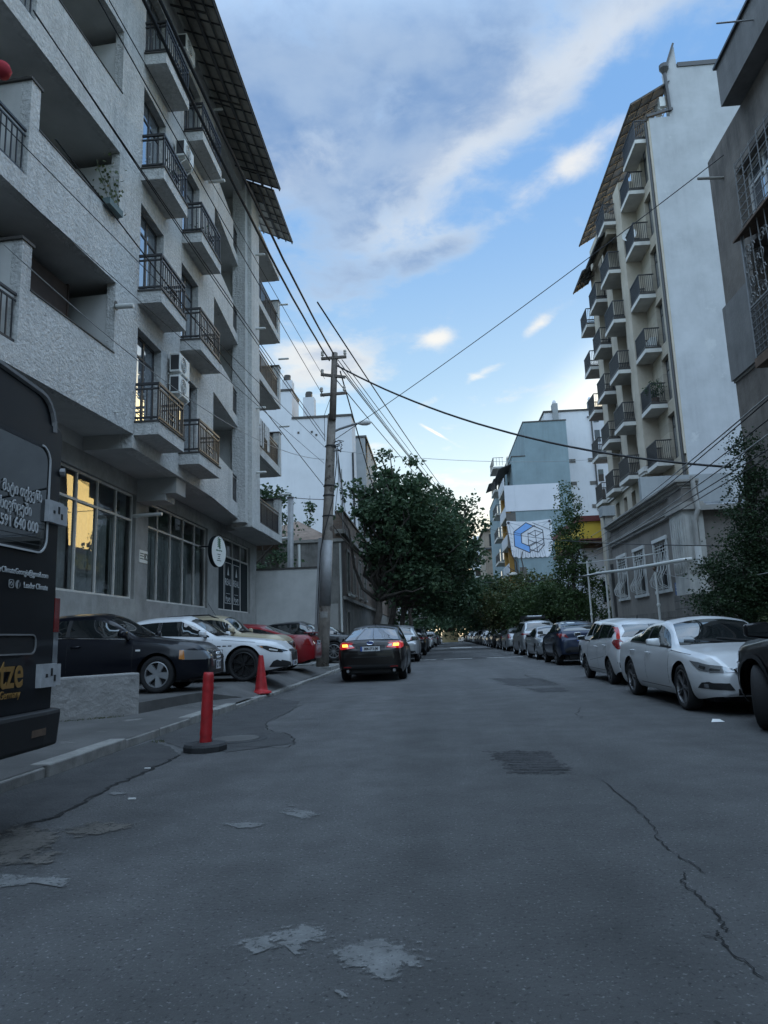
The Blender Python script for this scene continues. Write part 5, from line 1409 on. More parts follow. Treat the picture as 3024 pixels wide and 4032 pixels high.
w2 = thing('apartment_building', 'white blank sided apartment block with small vents beside the blue one', 'building', (15, 80, 0.1))
mb = MB(); mb.box(13.5, 19.0, 80, 100, 0.1, 26.1); mb.box(19.001, 21.5, 81.2, 100, 0.1, 26.7); mb.box(21.501, 22.4, 80, 100, 0.1, 26.3); mb.build('wall', 'bg_white', w2, world=True)
mb = MB(); mb.box(13.4, 19.1, 79.9, 100, 26.101, 26.3); mb.box(18.9, 21.6, 81.1, 100, 26.701, 26.85); mb.build('coping', 'dark_cap', w2, world=True)
for (x0, x1, zt) in ((14.45, 15.05, 27.05), (18.55, 19.05, 27.2)):
    m2 = MB(); m2.box(x0, x1, 79.6, 80.6, 23.9 if x0 < 16 else 26.3, zt); c_ = m2.build('chimney', 'bg_grey', w2, world=True)
    m2 = MB(); m2.lathe([(.15, zt + .001), (.22, zt + .1), (.22, zt + .3), (.12, zt + .5), (0, zt + .5)], 10, ((x0 + x1) / 2, 80.1, 0)); o_ = m2.build('chimney_pot', 'bg_white'); o_.data.transform(Matrix.Translation(-w2.location)); o_.parent = c_
for z in (12.3, 15.5, 18.6, 21.0 - 1):
    pass
for (px_, py_) in ((1115, 870), (1322, 858), (1345, 1108), (1368, 1360), (1130, 1115)):
    q = PY(1850 + px_ * .36166, 1500 + py_ * .36166, 79.97); m2 = MB(); m2.box(q[0] - .38, q[0] + .38, 79.95, 79.999, q[2] - .22, q[2] + .22); f = m2.build('vent_window', 'grey_frame', w2, world=True)
    m2 = MB()
    for j in range(4): m2.box(q[0] - .34, q[0] + .34, 79.93, 79.949, q[2] - .19 + j * .1, q[2] - .13 + j * .1)
    o_ = m2.build('vent_slats', 'dark_cap'); o_.data.transform(Matrix.Translation(-w2.location)); o_.parent = f
for k in range(5):
    z = 15.6 + k * 2.35; m2 = MB(); m2.box(19.3, 19.9, 81.15, 81.199, z, z + 1.4); m2.build('window', 'glass', w2, world=True)
mb = MB(); mb.tube([(18.3, 79.85, 25.3), (18.75, 79.85, 25.2), (18.8, 79.85, 14)], .09, 8); mb.build('drain_pipe', 'dark_frame', w2, world=True)

bl_ = thing('apartment_building', 'blue grey stepped apartment block with side balconies and a painted mural', 'building', (9.0, 76, 0.1))
mb = MB(); mb.box(9.0, 15.1, 76, 110, 0.1, 20.05); mb.box(10.45, 15.1, 76.002, 108, 20.051, 23.85); mb.build('wall', 'blue_wall', bl_, world=True)
mb = MB(); mb.box(10.4, 15.15, 75.95, 108, 23.851, 23.98); mb.box(8.95, 10.449, 75.95, 108, 20.051, 20.15); mb.build('coping', 'dark_cap', bl_, world=True)
mb = MB(); mb.box(7.97, 9.05, 75.97, 76.4, 14.05, 16.9); mb.box(9.051, 13.78, 75.94, 75.999, 14.05, 16.9); mb.build('pale_panel', 'pale_panel', bl_, world=True)
mb = MB()
for k, (y, z) in enumerate([(y_, 4.2 + 3.1 * j) for j in range(5) for y_ in (76.41,)]):
    mb.box(7.98, 9.0 - .001, y, y + 6.5, z, z + .25)
mb.build('balcony_slab', 'slab_white', bl_, world=True)
mb = MB()
for z in (4.45, 7.55, 10.65, 13.75, 16.9): mb.box(7.98, 8.04, 76.42, 82.9, z + .001, z + .95)
mb.build('balcony_panel', 'bg_white', bl_, world=True)
mb = MB()
for y in (78.5, 83.0): mb.box(8.25, 8.8, y, y + .4, 0.1, 17.3)
mb.build('balcony_post', 'orange', bl_, world=True)
for j in range(7):
    z = 3.6 + j * 2.9
    m2 = MB(); m2.box(7.7, 8.999, 84.5 + .1 * j, 89.5, z, z + .22); s_ = m2.build('balcony', 'slab_white', bl_, world=True)
    m2 = MB(); 
    for k in range(9): m2.bar((7.75, 84.6 + k * .55, z + .22), (7.75, 84.6 + k * .55, z + 1.2), .04)
    for zz in (z + .3, z + 1.2): m2.bar((7.75, 84.6, zz), (7.75, 89.4, zz), .05)
    for k in range(4): m2.bar((7.8 + k * .35, 84.6, z + .22), (7.8 + k * .35, 84.6, z + 1.2), .04)
    m2.bar((7.75, 84.6, z + 1.2), (9, 84.6, z + 1.2), .05)
    o_ = m2.build('railing', 'black_metal'); o_.data.transform(Matrix.Translation(-bl_.location)); o_.parent = s_
mb = MB()
for j in range(6):
    for y in (80, 86, 91, 95): mb.box(8.94, 8.999, y, y + 1.3, 4.6 + j * 2.95, 6.4 + j * 2.95)
mb.build('side_window', 'glass', bl_, world=True)
mb = MB()
for (ya, yb, z) in ((77, 82, 19.0), (84, 89, 20.4 - 1.0), (91, 97, 20.3)): mb.hexa([(7.6, ya, z), (9, ya, z + .5), (9, yb, z + .5), (7.6, yb, z)], [(7.6, ya, z + .06), (9, ya, z + .56), (9, yb, z + .56), (7.6, yb, z + .06)])
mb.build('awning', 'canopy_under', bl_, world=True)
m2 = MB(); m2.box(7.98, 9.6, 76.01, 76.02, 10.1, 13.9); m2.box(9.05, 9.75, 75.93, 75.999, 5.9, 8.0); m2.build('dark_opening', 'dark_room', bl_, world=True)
ac_unit('air conditioner hung below the painted mural', (9.4, 75.9, 5.95), w=.9, h=.7).rotation_euler = (0, 0, -math.pi / 2)
# the mural: a white hanging sheet with a blue folded hexagon frame, painted on a panel 5 cm proud of the wall
MX0, MX1, MZ0, MZ1 = 7.95, 12.72, 8.95, 13.02
mu = thing('mural', 'mural of a white draped sheet with a blue and black hexagon emblem', 'mural', (10.3, 75.9, 8.9))
def mpt(u, v, d=0.0): return (MX0 + (MX1 - MX0) * u, 75.90 - d, MZ1 - (MZ1 - MZ0) * v)
top_ = [(0.0, .02), (.02, 0.0), (.25, .03), (.5, .04), (.75, .02), (.99, 0.0), (1.0, .03), (1.0, .5), (.98, .75), (.90, .97)]
bot_ = [(.90 - k * .052, .985 + (.018 if k % 2 else -.012) - (k > 13) * .02 * (k - 13)) for k in range(1, 16)]
out_l = [(.085, .90), (.06, .6), (.03, .3)]
poly = [mpt(*p) for p in top_ + bot_ + out_l]
mb = MB(); mb.extrude(poly, (0, 0.09, 0)); mb.build('sheet', 'mural_white', mu, world=True)
def stroke(pts, w, m, d, closed=False, name='line'):
    m2 = MB(); P = [Vector(mpt(*p, d)) for p in pts]
    if closed: P = P + [P[0]]
    for a, b in zip(P[:-1], P[1:]):
        t_ = (b - a).normalized(); n_ = Vector((-t_.z, 0, t_.x)) * w / 2; e = t_ * w * .35
        m2.quad(a - n_ - e, b - n_ + e, b + n_ + e, a + n_ - e)
    return m2.build(name, m, mu, world=True)
rnd = random.Random(3)
folds = [[(.04, .05), (.16, .22 + .02)], [(.05, .06), (.09, .40)], [(.06, .05), (.30, .14)], [(.95, .05), (.80, .16)], [(.97, .06), (.93, .35)], [(.94, .06), (.70, .10)]] + \
        [[(.10 + k * .055, .97), (.13 + k * .05, .80 - .03 * (k % 3))] for k in range(14)] + [[(.05, .45 + .1 * k), (.11, .47 + .11 * k)] for k in range(4)] + [[(.95, .4 + .1 * k), (.88, .44 + .1 * k)] for k in range(4)]
for k, f in enumerate(folds): stroke(f, .045, 'mural_shade', .006 + .0002 * k, name='fold')
HX = [(.17, .29), (.43, .06), (.78, .27), (.80, .72), (.64, .86), (.49, .86)]
mb = MB(); mb.add([mpt(*p, .012) for p in [(.15, .30), (.43, .07), (.57, .16), (.31, .36), (.31, .60), (.48, .70), (.48, .87), (.15, .68)]], [tuple(range(8))]); mb.build('hexagon_face', 'mural_blue', mu, world=True)
LW = .085
stroke([(.15, .30), (.43, .07), (.79, .28), (.80, .68), (.64, .80), (.655, .86), (.48, .87), (.15, .68)][:4], LW, 'mural_line', .016)
stroke([(.15, .30), (.15, .68), (.48, .87), (.48, .70), (.31, .60), (.31, .36), (.62, .15)], LW, 'mural_line', .017)
stroke([(.15, .31), (.31, .37)], .05, 'mural_line', .0165)
stroke([(.58, .08), (.97, .29), (.97, .55)], .05, 'mural_line', .018)
stroke([(.80, .68), (.66, .86), (.48, .78)], LW, 'mural_line', .0185)
for k, f in enumerate([[(.46, .36), (.46, .68)], [(.62, .28), (.645, .84)], [(.79, .34), (.62, .44), (.46, .34)], [(.62, .28), (.46, .38)], [(.62, .28), (.79, .36)], [(.46, .52), (.63, .62), (.80, .52)], [(.46, .68), (.63, .58)], [(.48, .70), (.64, .60), (.80, .70)], [(.48, .84), (.64, .74), (.79, .62)], [(.79, .36), (.80, .70)]]):
    stroke(f, .06, 'mural_line', .019 + .0004 * k)
mb = MB()
for u in (.045, .955): 
    q = mpt(u, .055); mb.lathe([(0, q[1] - .06), (.13, q[1] - .05), (.15, q[1])], 14, (q[0], 0, q[2]), axis='y')
mb.build('painted_nail', 'mural_line', mu, world=True)

# -- brown tower and pale blocks at the far end
for k, (px0, px1, py0, Y, m, lab) in enumerate([(1905, 1968, 2090, 118, 'far_brown', 'distant brown block closing the right side of the street'),
                                               (1862, 1909, 2112, 150, 'far_block', 'distant pale block with many balconies between tree and brown block')]):
    a, b = PY(px0, py0, Y), PY(px1, py0, Y)
    t = thing('apartment_building', lab, 'building', (a[0], Y, 0.1))
    mb = MB(); mb.box(a[0], b[0] + 2, Y, Y + 14, 0.1, a[2]); mb.build('wall', m, t, world=True)
    if k == 0:
        m2 = MB(); m2.box(a[0] - .8, b[0] + 2, Y - .6, Y - .001, a[2] - 3.2, a[2] - 2.9); m2.box(a[0] - .3, b[0] + 2.2, Y - .4, Y + 14, a[2] + .001, a[2] + .3); m2.build('balcony', 'canopy_dark', t, world=True)
        m2 = MB(); m2.box(a[0] + .8, b[0] + .5, Y - .05, Y - .001, a[2] - 2.6, a[2] - .6); m2.build('window', 'glass', t, world=True)
    else:
        m2 = MB()
        for j in range(9): z = a[2] - 1.2 - j * 2.9; m2.box(a[0] - .1, b[0] + 2, Y - .9, Y - .001, z, z + .9)
        m2.build('balcony', 'bg_white', t, world=True)
        m2 = MB()
        for j in range(9): z = a[2] - 2.6 - j * 2.9; m2.box(a[0] + .1, b[0] + 1.6, Y - .05, Y - .0015, z, z + 1.2)
        m2.build('window', 'glass', t, world=True)
# yellowish end wall with a dark shed above
t = thing('end_wall', 'low pale yellow wall with faded graffiti closing the far end of the street', 'wall', (2.5, 128, 0.0))
a, b = PY(1740, 2490, 128), PY(1805, 2533, 128)
mb = MB(); mb.box(a[0], b[0], 128, 128.6, 0.0, a[2] + .05); mb.build('wall', 'far_yellow', t, world=True)
m2 = MB(); rnd = random.Random(4)
for k in range(14):
    x = rnd.uniform(a[0] + .2, b[0] - .4); z = rnd.uniform(.5, a[2] - .3); m2.box(x, x + rnd.uniform(.1, .3), 127.97, 127.999, z, z + rnd.uniform(.06, .18))
m2.build('graffiti', 'rusty', t, world=True)
t = thing('shed', 'dark flat roofed shed above the pale end wall', 'shed', (2.6, 132, 0.0))
a, b = PY(1748, 2468, 132), PY(1790, 2490, 132)
mb = MB(); mb.box(a[0], b[0], 132, 135, 0, a[2]); mb.build('wall', 'wood_dark', t, world=True); mb = MB(); mb.box(a[0] - .3, b[0] + .3, 131.7, 135.3, a[2] + .001, a[2] + .25); mb.build('roof', 'dark_cap', t, world=True)
fw = MB(); a = PY(1600, 2440, 235)
# ================================================================ TREES
G = 'trees along the left kerb'
def sprays(seed, core, n, r0, r1):
    """small clumps standing out of the crown's outline so that it is ragged with gaps"""
    rnd = random.Random(seed); B = []
    for _ in range(n):
        b = rnd.choice(core); u = Vector((rnd.gauss(0, 1), rnd.gauss(0, 1), rnd.gauss(0.25, 1))).normalized()
        k = rnd.uniform(.95, 1.28); r_ = rnd.uniform(r0, r1)
        B.append((b[0] + u.x * b[3] * k, b[1] + u.y * b[4] * k, b[2] + u.z * b[5] * k, r_, r_, r_ * .9))
    return B
CA = [(-1.8, 37.5, 8.0, 1.9, 1.9, 1.8), (-0.3, 38.5, 6.5, 1.9, 2.1, 1.7), (-2.6, 36.6, 6.7, 1.2, 1.6, 1.6), (-1.8, 38, 5.0, 1.8, 1.8, 1.3), (0.3, 40, 5.4, 1.2, 1.6, 1.2), (-1.0, 38, 4.2, 1.8, 1.8, 0.8)]
tree('big leafy street tree overhanging the road beyond the dark saloon', (-3.3, 36.6, 0.1), 3.6, 0.24,
     CA + sprays(5, CA, 52, .28, .55) + [(-1.0, 38.5, 10.2, .5, .5, .6), (-2.5, 37.3, 10.3, .7, .6, .8), (-2.1, 37.3, 11.0, .35, .35, .4), (-3.4, 36.6, 9.0, .8, .6, .6), (-4.3, 36.4, 8.9, .55, .5, .45), (-4.9, 36.2, 7.6, .45, .4, .35), (-5.3, 36, 7.2, .3, .3, .25)],
     21000, 0.25, 'leaf_dark', 11, G, lean=(.5, .6), clump=24, spread=.26)
CB = [(0.0, 47, 8.6, 2.4, 2.4, 2.0), (1.2, 47.5, 6.6, 1.6, 2.0, 1.5), (-1.4, 46, 6.2, 2.2, 2.2, 1.9), (0.5, 48, 4.8, 1.5, 1.8, 1.1)]
tree('second street tree on the left with its crown reaching over the parked cars', (-3.2, 45.0, 0.1), 3.8, 0.24,
     CB + sprays(6, CB, 46, .30, .6) + [(-1.0, 46, 11.4, .7, .7, .6), (2.9, 47, 8.6, .6, .6, .6), (3.2, 48, 6.4, .6, .6, .5), (0.9, 47, 11.0, .6, .6, .6), (2.7, 47.5, 5.2, .55, .6, .4)],
     15500, 0.27, 'leaf_dark', 12, G, lean=(.7, .5), clump=24, spread=.27)
tree('third street tree on the left, farther along the kerb row', (-2.9, 56.0, 0.1), 4.0, 0.26,
     [(0.2, 58, 8.0, 3.0, 3, 2.4), (-1.6, 57, 6.0, 2.6, 3, 2.2), (1.6, 60, 5.2, 2.0, 2.4, 1.6), (1.8, 58, 4.2, 1.8, 2.2, 1.2), (2.6, 60, 6.3, 1.0, 1.2, .9)],
     12000, 0.36, 'leaf_dark', 13, G, lean=(.5, .5), clump=26, spread=.5)
tree('fourth street tree on the left near the far end of the parked row', (-2.6, 72.0, 0.1), 4.0, 0.26,
     [(0.5, 76, 6.2, 3.2, 4, 2.6), (-1.6, 74, 7.0, 3.0, 4, 3), (2.4, 80, 4.8, 2.4, 4, 1.6)], 7000, 0.45, 'leaf_dark', 14, G, clump=24, spread=.6)
RG = 'trees along the right pavement'
tree('dense round green tree behind the silver van with the roof box', (7.6, 47, 0.14), 2.0, 0.16,
     [(6.6, 47.5, 2.9, 1.8, 1.8, 1.4), (8.3, 47, 2.7, 1.5, 1.6, 1.3), (7.4, 46.5, 3.5, 1.3, 1.3, .9), (5.7, 48, 2.4, 1.2, 1.3, 1.1), (8.9, 46, 2.2, 1.0, 1, 1.0)], 11000, 0.17, 'leaf_mid', 21, RG, clump=30, spread=.28)
tree('dark bushy tree left of the bright round one on the right side', (7.2, 57, 0.14), 2.4, 0.18,
     [(5.9, 58, 3.5, 2.1, 2.2, 1.8), (7.4, 57, 4.2, 2.1, 2, 1.6), (4.9, 60, 2.9, 1.7, 2, 1.4), (8.6, 57, 3.6, 1.6, 2, 1.8), (6.4, 58, 2.2, 2.2, 2, 1.2)], 12000, 0.24, 'leaf_rust', 22, RG, clump=30, spread=.34)
tree('distant dark tree at the far bend of the right pavement', (7.2, 82, 0.14), 3, 0.2,
     [(5.6, 84, 5.4, 3.0, 4, 2.4), (4.6, 90, 3.6, 2.4, 4, 1.8), (7.0, 82, 4.0, 2.4, 3, 2.2)], 7000, 0.42, 'leaf_dark', 23, RG, clump=24, spread=.55)
tree('farthest trees closing the end of the street on the right', (6.0, 118, 0.14), 3.5, 0.25,
     [(4.4, 122, 6.4, 4.2, 6, 3.4), (1.2, 150, 7, 4.4, 6, 4), (3.6, 136, 3.6, 3.0, 2, 2.6), (0.4, 138, 4.2, 3.2, 2, 3.0), (7, 140, 3.4, 3, 2, 3), (6.4, 120, 5, 3, 4, 3), (5.2, 128, 3, 2.4, 4, 1.8)], 9000, 0.6, 'leaf_dark', 24, None, clump=22, spread=.8)
tree('far tree mass closing the end of the street on the left', (-2.6, 100, 0.14), 3.5, 0.25,
     [(0.0, 106, 6.0, 3.6, 6, 3.6), (-3, 100, 6, 3, 5, 4), (1.4, 130, 6.5, 3.4, 6, 3.5), (-1, 96, 3.2, 3, 4, 2.0), (-2.6, 88, 2.4, 2.2, 3, 2.0), (-3.2, 80, 2.6, 1.6, 3, 1.8)], 6500, 0.6, 'leaf_dark', 25, None, clump=22, spread=.8)
tree('tall slender feathery tree between the mural and the yellow shop', (8.2, 43.0, 0.14), 6.0, 0.13,
     [(8.3, 43, 8.6, .62, .6, 1.3), (8.2, 43, 7.0, .85, .8, 1.2), (8.0, 43, 5.4, .9, .8, 1.3), (8.4, 43, 4.0, 1.2, .8, 1.2), (8.1, 43, 2.6, 1.0, .8, 1.0), (9.6, 42, 2.6, .8, .6, 1.3), (9.3, 42.5, 4.2, .6, .6, .8)], 9000, 0.15, 'leaf_mid', 26, RG, clump=26, spread=.22)
tree('dark conifer with layered drooping branches in front of the dark house', (6.95, 15.6, 0.14), 4.6, 0.11,
     [(6.9, 15.6, 4.75, .30, .30, .55), (6.9, 15.5, 4.1, .40, .4, .34), (6.85, 15.4, 3.5, .55, .5, .32), (6.85, 15.3, 2.9, .72, .6, .36), (6.5, 15.4, 2.35, .9, .6, .34), (6.95, 15.2, 2.0, 1.0, .7, .4), (6.3, 15.3, 1.6, .95, .7, .34), (7.0, 15.2, 1.2, 1.0, .7, .4)], 30000, 0.062, 'leaf_conifer', 27, None, clump=34, spread=.14, name='conifer')
tree('low yellowish green shrub under the dark conifer by the white saloon', (6.9, 13.8, 0.14), .6, 0.05,
     [(6.7, 13.7, .95, .75, .6, .55), (7.1, 13.9, 1.3, .5, .5, .5), (6.3, 13.9, .7, .5, .5, .4)], 7000, 0.07, 'leaf_rust', 28, None, clump=30, spread=.12, name='shrub', cat='shrub')
# bare forked branches beside the mural
t = thing('bare_tree', 'bare forked tree trunk in front of the blue block', 'tree', (8.6, 70, 0.1))
mb = MB()
for (a, b, c_) in (((8.5, 70, .1), (8.6, 70, 6.2), .16), ((8.6, 70, 5.2), (8.05, 70, 8.0), .1), ((8.6, 70, 6.2), (8.7, 70, 9.0), .08), ((8.05, 70, 8.0), (7.3, 70, 9.2), .05), ((8.3, 70, 6.8), (7.2, 70, 7.6), .05)):
    pts, rs = limb(a, b, c_, c_ * .6, 3, 4, .2); mb.tube(pts, rs, 7)
mb.build('trunk', 'bark', t, world=True)

# ================================================================ UTILITY POLE
PB = Vector((-4.0, 24.8, 0.2))
PT = Vector((-3.33, 24.8, 11.6))
def pol(z): return PB.lerp(PT, (z - PB[2]) / (PT[2] - PB[2]))
up_ = thing('utility_pole', 'weathered concrete utility pole with wooden head, crossarms and street lamp', 'utility pole', PB)
mb = MB(); zs = [0.2, 1.2, 2.5, 4.9, 7.0, 9.25]; mb.tube([pol(z) for z in zs], [.225, .215, .21, .19, .175, .15], 16); mb.build('concrete_shaft', 'pole', up_, world=True, smooth=True)
mb = MB(); mb.tube([pol(9.0) + Vector((.05, -.12, 0)), pol(11.6) + Vector((.03, -.05, 0))], [.13, .11], 12); mb.build('wooden_head', 'pole_wood', up_, world=True, smooth=True)
mb = MB(); mb.tube([pol(2.3), pol(4.6)], [.218, .2], 16); mb.build('metal_sleeve', 'steel', up_, world=True, smooth=True)
mb = MB(); mb.bar(pol(1.3) + Vector((-.25, -.05, 0)), pol(4.7) + Vector((-.23, -.05, 0)), .13); mb.build('cable_duct', 'steel', up_, world=True)
mb = MB()
for k, (z, w, h) in enumerate(((2.0, .2, .22),)):
    c_ = pol(z)
    for j in range(6):
        a0, a1 = -2.2 + j * .22, -2.2 + (j + 1) * .22; r_ = .222
        mb.quad(c_ + Vector((r_ * math.cos(a0), r_ * math.sin(a0), -h / 2)), c_ + Vector((r_ * math.cos(a1), r_ * math.sin(a1), -h / 2)), c_ + Vector((r_ * math.cos(a1), r_ * math.sin(a1), h / 2)), c_ + Vector((r_ * math.cos(a0), r_ * math.sin(a0), h / 2 - .03 * j % .05)))
mb.build('torn_poster', 'kerb', up_, world=True)
for (x0, x1, z, sl) in ((-3.80, -2.86, 11.38, 0.02), (-3.82, -2.92, 10.68, -.16), (-3.86, -2.92, 9.98, 0.03)):
    m2 = MB(); m2.bar((x0, 24.66, z - sl / 2), (x1, 24.66, z + sl / 2), .10, .09); ca = m2.build('crossarm', 'pole_wood', up_, world=True)
    for x in (x0 + .05, x1 - .05):
        if z > 10.5 and z < 11 and x > -3: continue
        m2 = MB(); m2.lathe([(.0, .0), (.02, 0), (.02, .05), (.055, .06), (.06, .1), (.045, .13), (.06, .16), (.05, .22), (0, .24)], 10, (x, 24.66, z + .05)); o_ = m2.build('insulator', 'porcelain'); o_.data.transform(Matrix.Translation(-up_.location)); o_.parent = ca
lamp0, lamp1 = pol(8.55), Vector((-2.56, 24.75, 8.84))
mb = MB(); mb.tube([lamp0, lamp0 + Vector((.3, 0, .13)), lamp1], .045, 8); la = mb.build('lamp_arm', 'steel', up_, world=True)
m2 = MB(); d = Vector((1, 0, .06)).normalized(); prof = [(0, .02), (.06, .05), (.2, .10), (.36, .12), (.48, .09), (.54, .03)]
pts = [lamp1 + d * a for a, _ in prof]; m2.tube(pts, [r_ for _, r_ in prof], 12); o_ = m2.build('lamp_head', 'ac_white', smooth=True); o_.data.transform(Matrix.Translation(-up_.location)); o_.parent = la
mb = MB(); mb.tube([pol(8.0) + Vector((.2, -.1, 0)), pol(7.5) + Vector((.26, -.12, 0)), pol(6.0) + Vector((.18, -.2, 0)), pol(5.0) + Vector((-.05, -.22, 0)), pol(4.2) + Vector((-.2, -.15, 0)), pol(1.5) + Vector((-.22, -.1, 0))], .018, 6)
mb.tube([pol(10) + Vector((0, -.15, 0)), pol(9.2) + Vector((-.25, -.15, 0)), pol(8.2) + Vector((-.2, -.15, 0))], .010, 5)
mb.tube([pol(8.1) + Vector((.2, -.1, 0)), pol(6.9) + Vector((.35, -.1, 0)), pol(5.4) + Vector((.25, -.1, 0))], .010, 5)
for z in (8.02, 6.55, 6.2, 5.45): mb.lathe([(.20, z), (.215, z + .02), (.2, z + .05)], 14, (pol(z)[0], pol(z)[1], 0))
mb.build('cable_drop', 'wire', up_, world=True)
m2 = MB(); rnd = random.Random(2)
for k in range(14):
    c_ = pol(7.95) + Vector((.18 + rnd.uniform(-.1, .25), -.15, rnd.uniform(-.15, .2))); m2.tube([c_, c_ + Vector((rnd.uniform(-.12, .12), rnd.uniform(-.05, .05), rnd.uniform(-.12, .12))), c_ + Vector((rnd.uniform(-.2, .2), 0, rnd.uniform(-.1, .1)))], .016, 5)
m2.build('cable_joint', 'wire', up_, world=True)

# ================================================================ OVERHEAD WIRES
def wire(a, b, sag, r, label, m='wire', group=None, n=22, name='overhead_cable', wob=0.0):
    a, b = Vector(a), Vector(b); pts = []; rnd = random.Random(int(abs(a[0] * 97 + b[2] * 13)))
    for i in range(n + 1):
        t_ = i / n; p = a.lerp(b, t_); p.z -= sag * 4 * t_ * (1 - t_)
        if 0 < i < n and wob: p += Vector((rnd.uniform(-wob, wob), 0, rnd.uniform(-wob, wob)))
        pts.append(p)
    mb_ = MB(); mb_.tube(pts, r, 5)
    o_ = mb_.build(name, m, None, smooth=True); tag(o_, label, 'cable', group); return o_
D = 1 / .5486
GW = 'thin wires strung along the stucco facade'
pt = pol(11.45) + Vector((0, -.1, 0))
wire(PY(308 * D, -10, 8.0), pol(11.3) + Vector((-.15, -.1, 0)), .28, .028, 'thick twisted black cable from the left roof to the pole head', wob=.006)
wire(PY(343 * D, -10, 9.0), pol(11.55), .22, .030, 'thick black cable running under the lattice canopy to the pole head', wob=.006)
for k, (x, y, Yn, z, dx, sag, r) in enumerate([(75, 28, 8, 8.4, -.2, .05, .011), (72, 22, 8, 8.25, -.2, .09, .011), (210, -5, 8, 9.9, -.3, .06, .010), (120, 300, 8, 6.6, -.2, .03, .012), (0, 262, 8, 8.0, -.2, .05, .008), (55, 430, 9, 7.4, -.2, .03, .007), (233, -5, 8, 10.6, -.3, .05, .008)]):
    wire(PY(x * D, y * D, Yn), pol(z) + Vector((dx, -.1, 0)), sag, r, 'thin dark wire strung past the stucco balconies to the utility pole', group=GW)
wire(PY(16, 963, 9.0), pol(7.55) + Vector((-.2, -.1, 0)), .75, .009, 'sagging pale wire drooping in front of the end balconies', 'wire_grey')
wire((-7.2, 33.2, 8.05), pol(6.1) + Vector((.1, .1, 0)), .05, .014, 'short dark cable from the last balcony to the pole above the yard wall')
wire(pol(11.2), PX(2880, 1840, 7.4), .75, .032, 'thick black cable crossing the street from the pole to the right side', wob=.004)
wire(pol(8.2), PX(2850, 610, 7.4), .15, .012, 'single thin wire rising across the open sky to the dark house')
GS = 'wires running on down the street from the pole'
for k, (dx, z, r, sg) in enumerate([(.0, 11.4, .012, .25), (.15, 11.35, .010, .3), (.3, 11.35, .010, .2), (.45, 10.7, .012, .3), (.1, 10.6, .012, .35)]):
    wire(pol(z) + Vector((dx, 0, 0)), (5.9 + .35 * dx, 108, 17.5 + .5 * dx), sg * 2.2, r * 1.6, 'wire running on from the pole head down the street', group=GS)
wire(PY(1250, 1190, 14), (6.3, 108, 18.8), 1.0, .018, 'single long wire high above the road beside the pole bundle')
wire(pol(7.9), PX(2440, 1800, 10.8), .35, .010, 'thin pale wire from the pole to the beige balconies', 'wire_grey')
wire(pol(10.9) + Vector((.25, 0, 0)), (-2.2, 52, 4.6), .3, .026, 'dark cable dropping from the pole into the street tree crown')
for k in range(4):
    wire(pol(7.95) + Vector((.25, 0, 0)), (-4.85, 38.2 + k * 1.4, 6.6 - k * .45), .12, .010, 'service wire from the pole down to the old brick house', group='service wires to the old brick house')
GR = 'wires slanting up past the old house'
for k, (x0, y0, x1, y1, Y1_, r) in enumerate([(2330, 2110, 3040, 1545, 9, .012), (2335, 2130, 3040, 1560, 9, .010), (2345, 2150, 3040, 1640, 9, .009), (2350, 2165, 3040, 1700, 9, .012), (2300, 2190, 3040, 1760, 9, .009), (2310, 2200, 3040, 1790, 9, .008)]):
    wire(PY(x0, y0, 37), PY(x1, y1, Y1_), .12, r, 'wire slanting up across the old house front to the right edge', 'wire' if k % 3 else 'wire_grey', GR)
wire(PX(1850, 2290, 4.2), PX(2370, 2260, 8.6), .25, .03, 'dark cable crossing low above the right hand trees')
wire(PY(1900, 2075, 75), PX(3040, 2150, 8.9), .5, .018, 'long dark wire passing in front of the mural and yellow shop')
wire(PX(2580, 2245, 8.6), PX(3050, 2250, 6.2), .25, .008, 'pale slack line from the white post into the conifer', 'wire_grey')
# white gas pipe on posts
gp = thing('gas_pipe', 'white gas pipe carried on slim posts in front of the old house', 'pipe', (8.6, 26, .14))
a, b = PX(2740, 2188, 8.6), PX(2350, 2247, 8.6)
mb = MB(); mb.tube([(8.95, 25.3, a[2] + .02), (8.6, 25.4, a[2]), (8.6, 33, 3.78), (8.6, 38.4, 4.1), (8.6, 38.6, 4.12)], .072, 10); mb.build('pipe', 'pvc', gp, world=True, smooth=True)
mb = MB(); mb.tube([(8.6, 38.4, 4.1), (8.6, 51, 4.6)], .055, 8); mb.tube([(8.6, 28.5, 4.0), (8.6, 30.0, 4.1), (8.6, 46, 5.3)], .03, 6); mb.build('thin_pipe', 'pvc', gp, world=True, smooth=True)
for y, zt in ((28.4, 3.30), (36.5, 4.3), (40.6, 5.0), (44.8, 4.5)):
    m2 = MB(); m2.tube([(8.6, y, .1), (8.6, y, zt)], .05, 8); m2.lathe([(.05, 1.95), (.075, 1.97), (.075, 2.05), (.05, 2.07)], 10, (8.6, y, 0)); m2.build('post', 'pvc', gp, world=True)
m2 = MB(); m2.tube([(8.6, 28.4, 3.30), (8.55, 28.35, 3.42), (8.62, 28.4, 3.5)], [.03, .07, .03], 8); m2.build('pipe_clamp', 'rusty', gp, world=True)
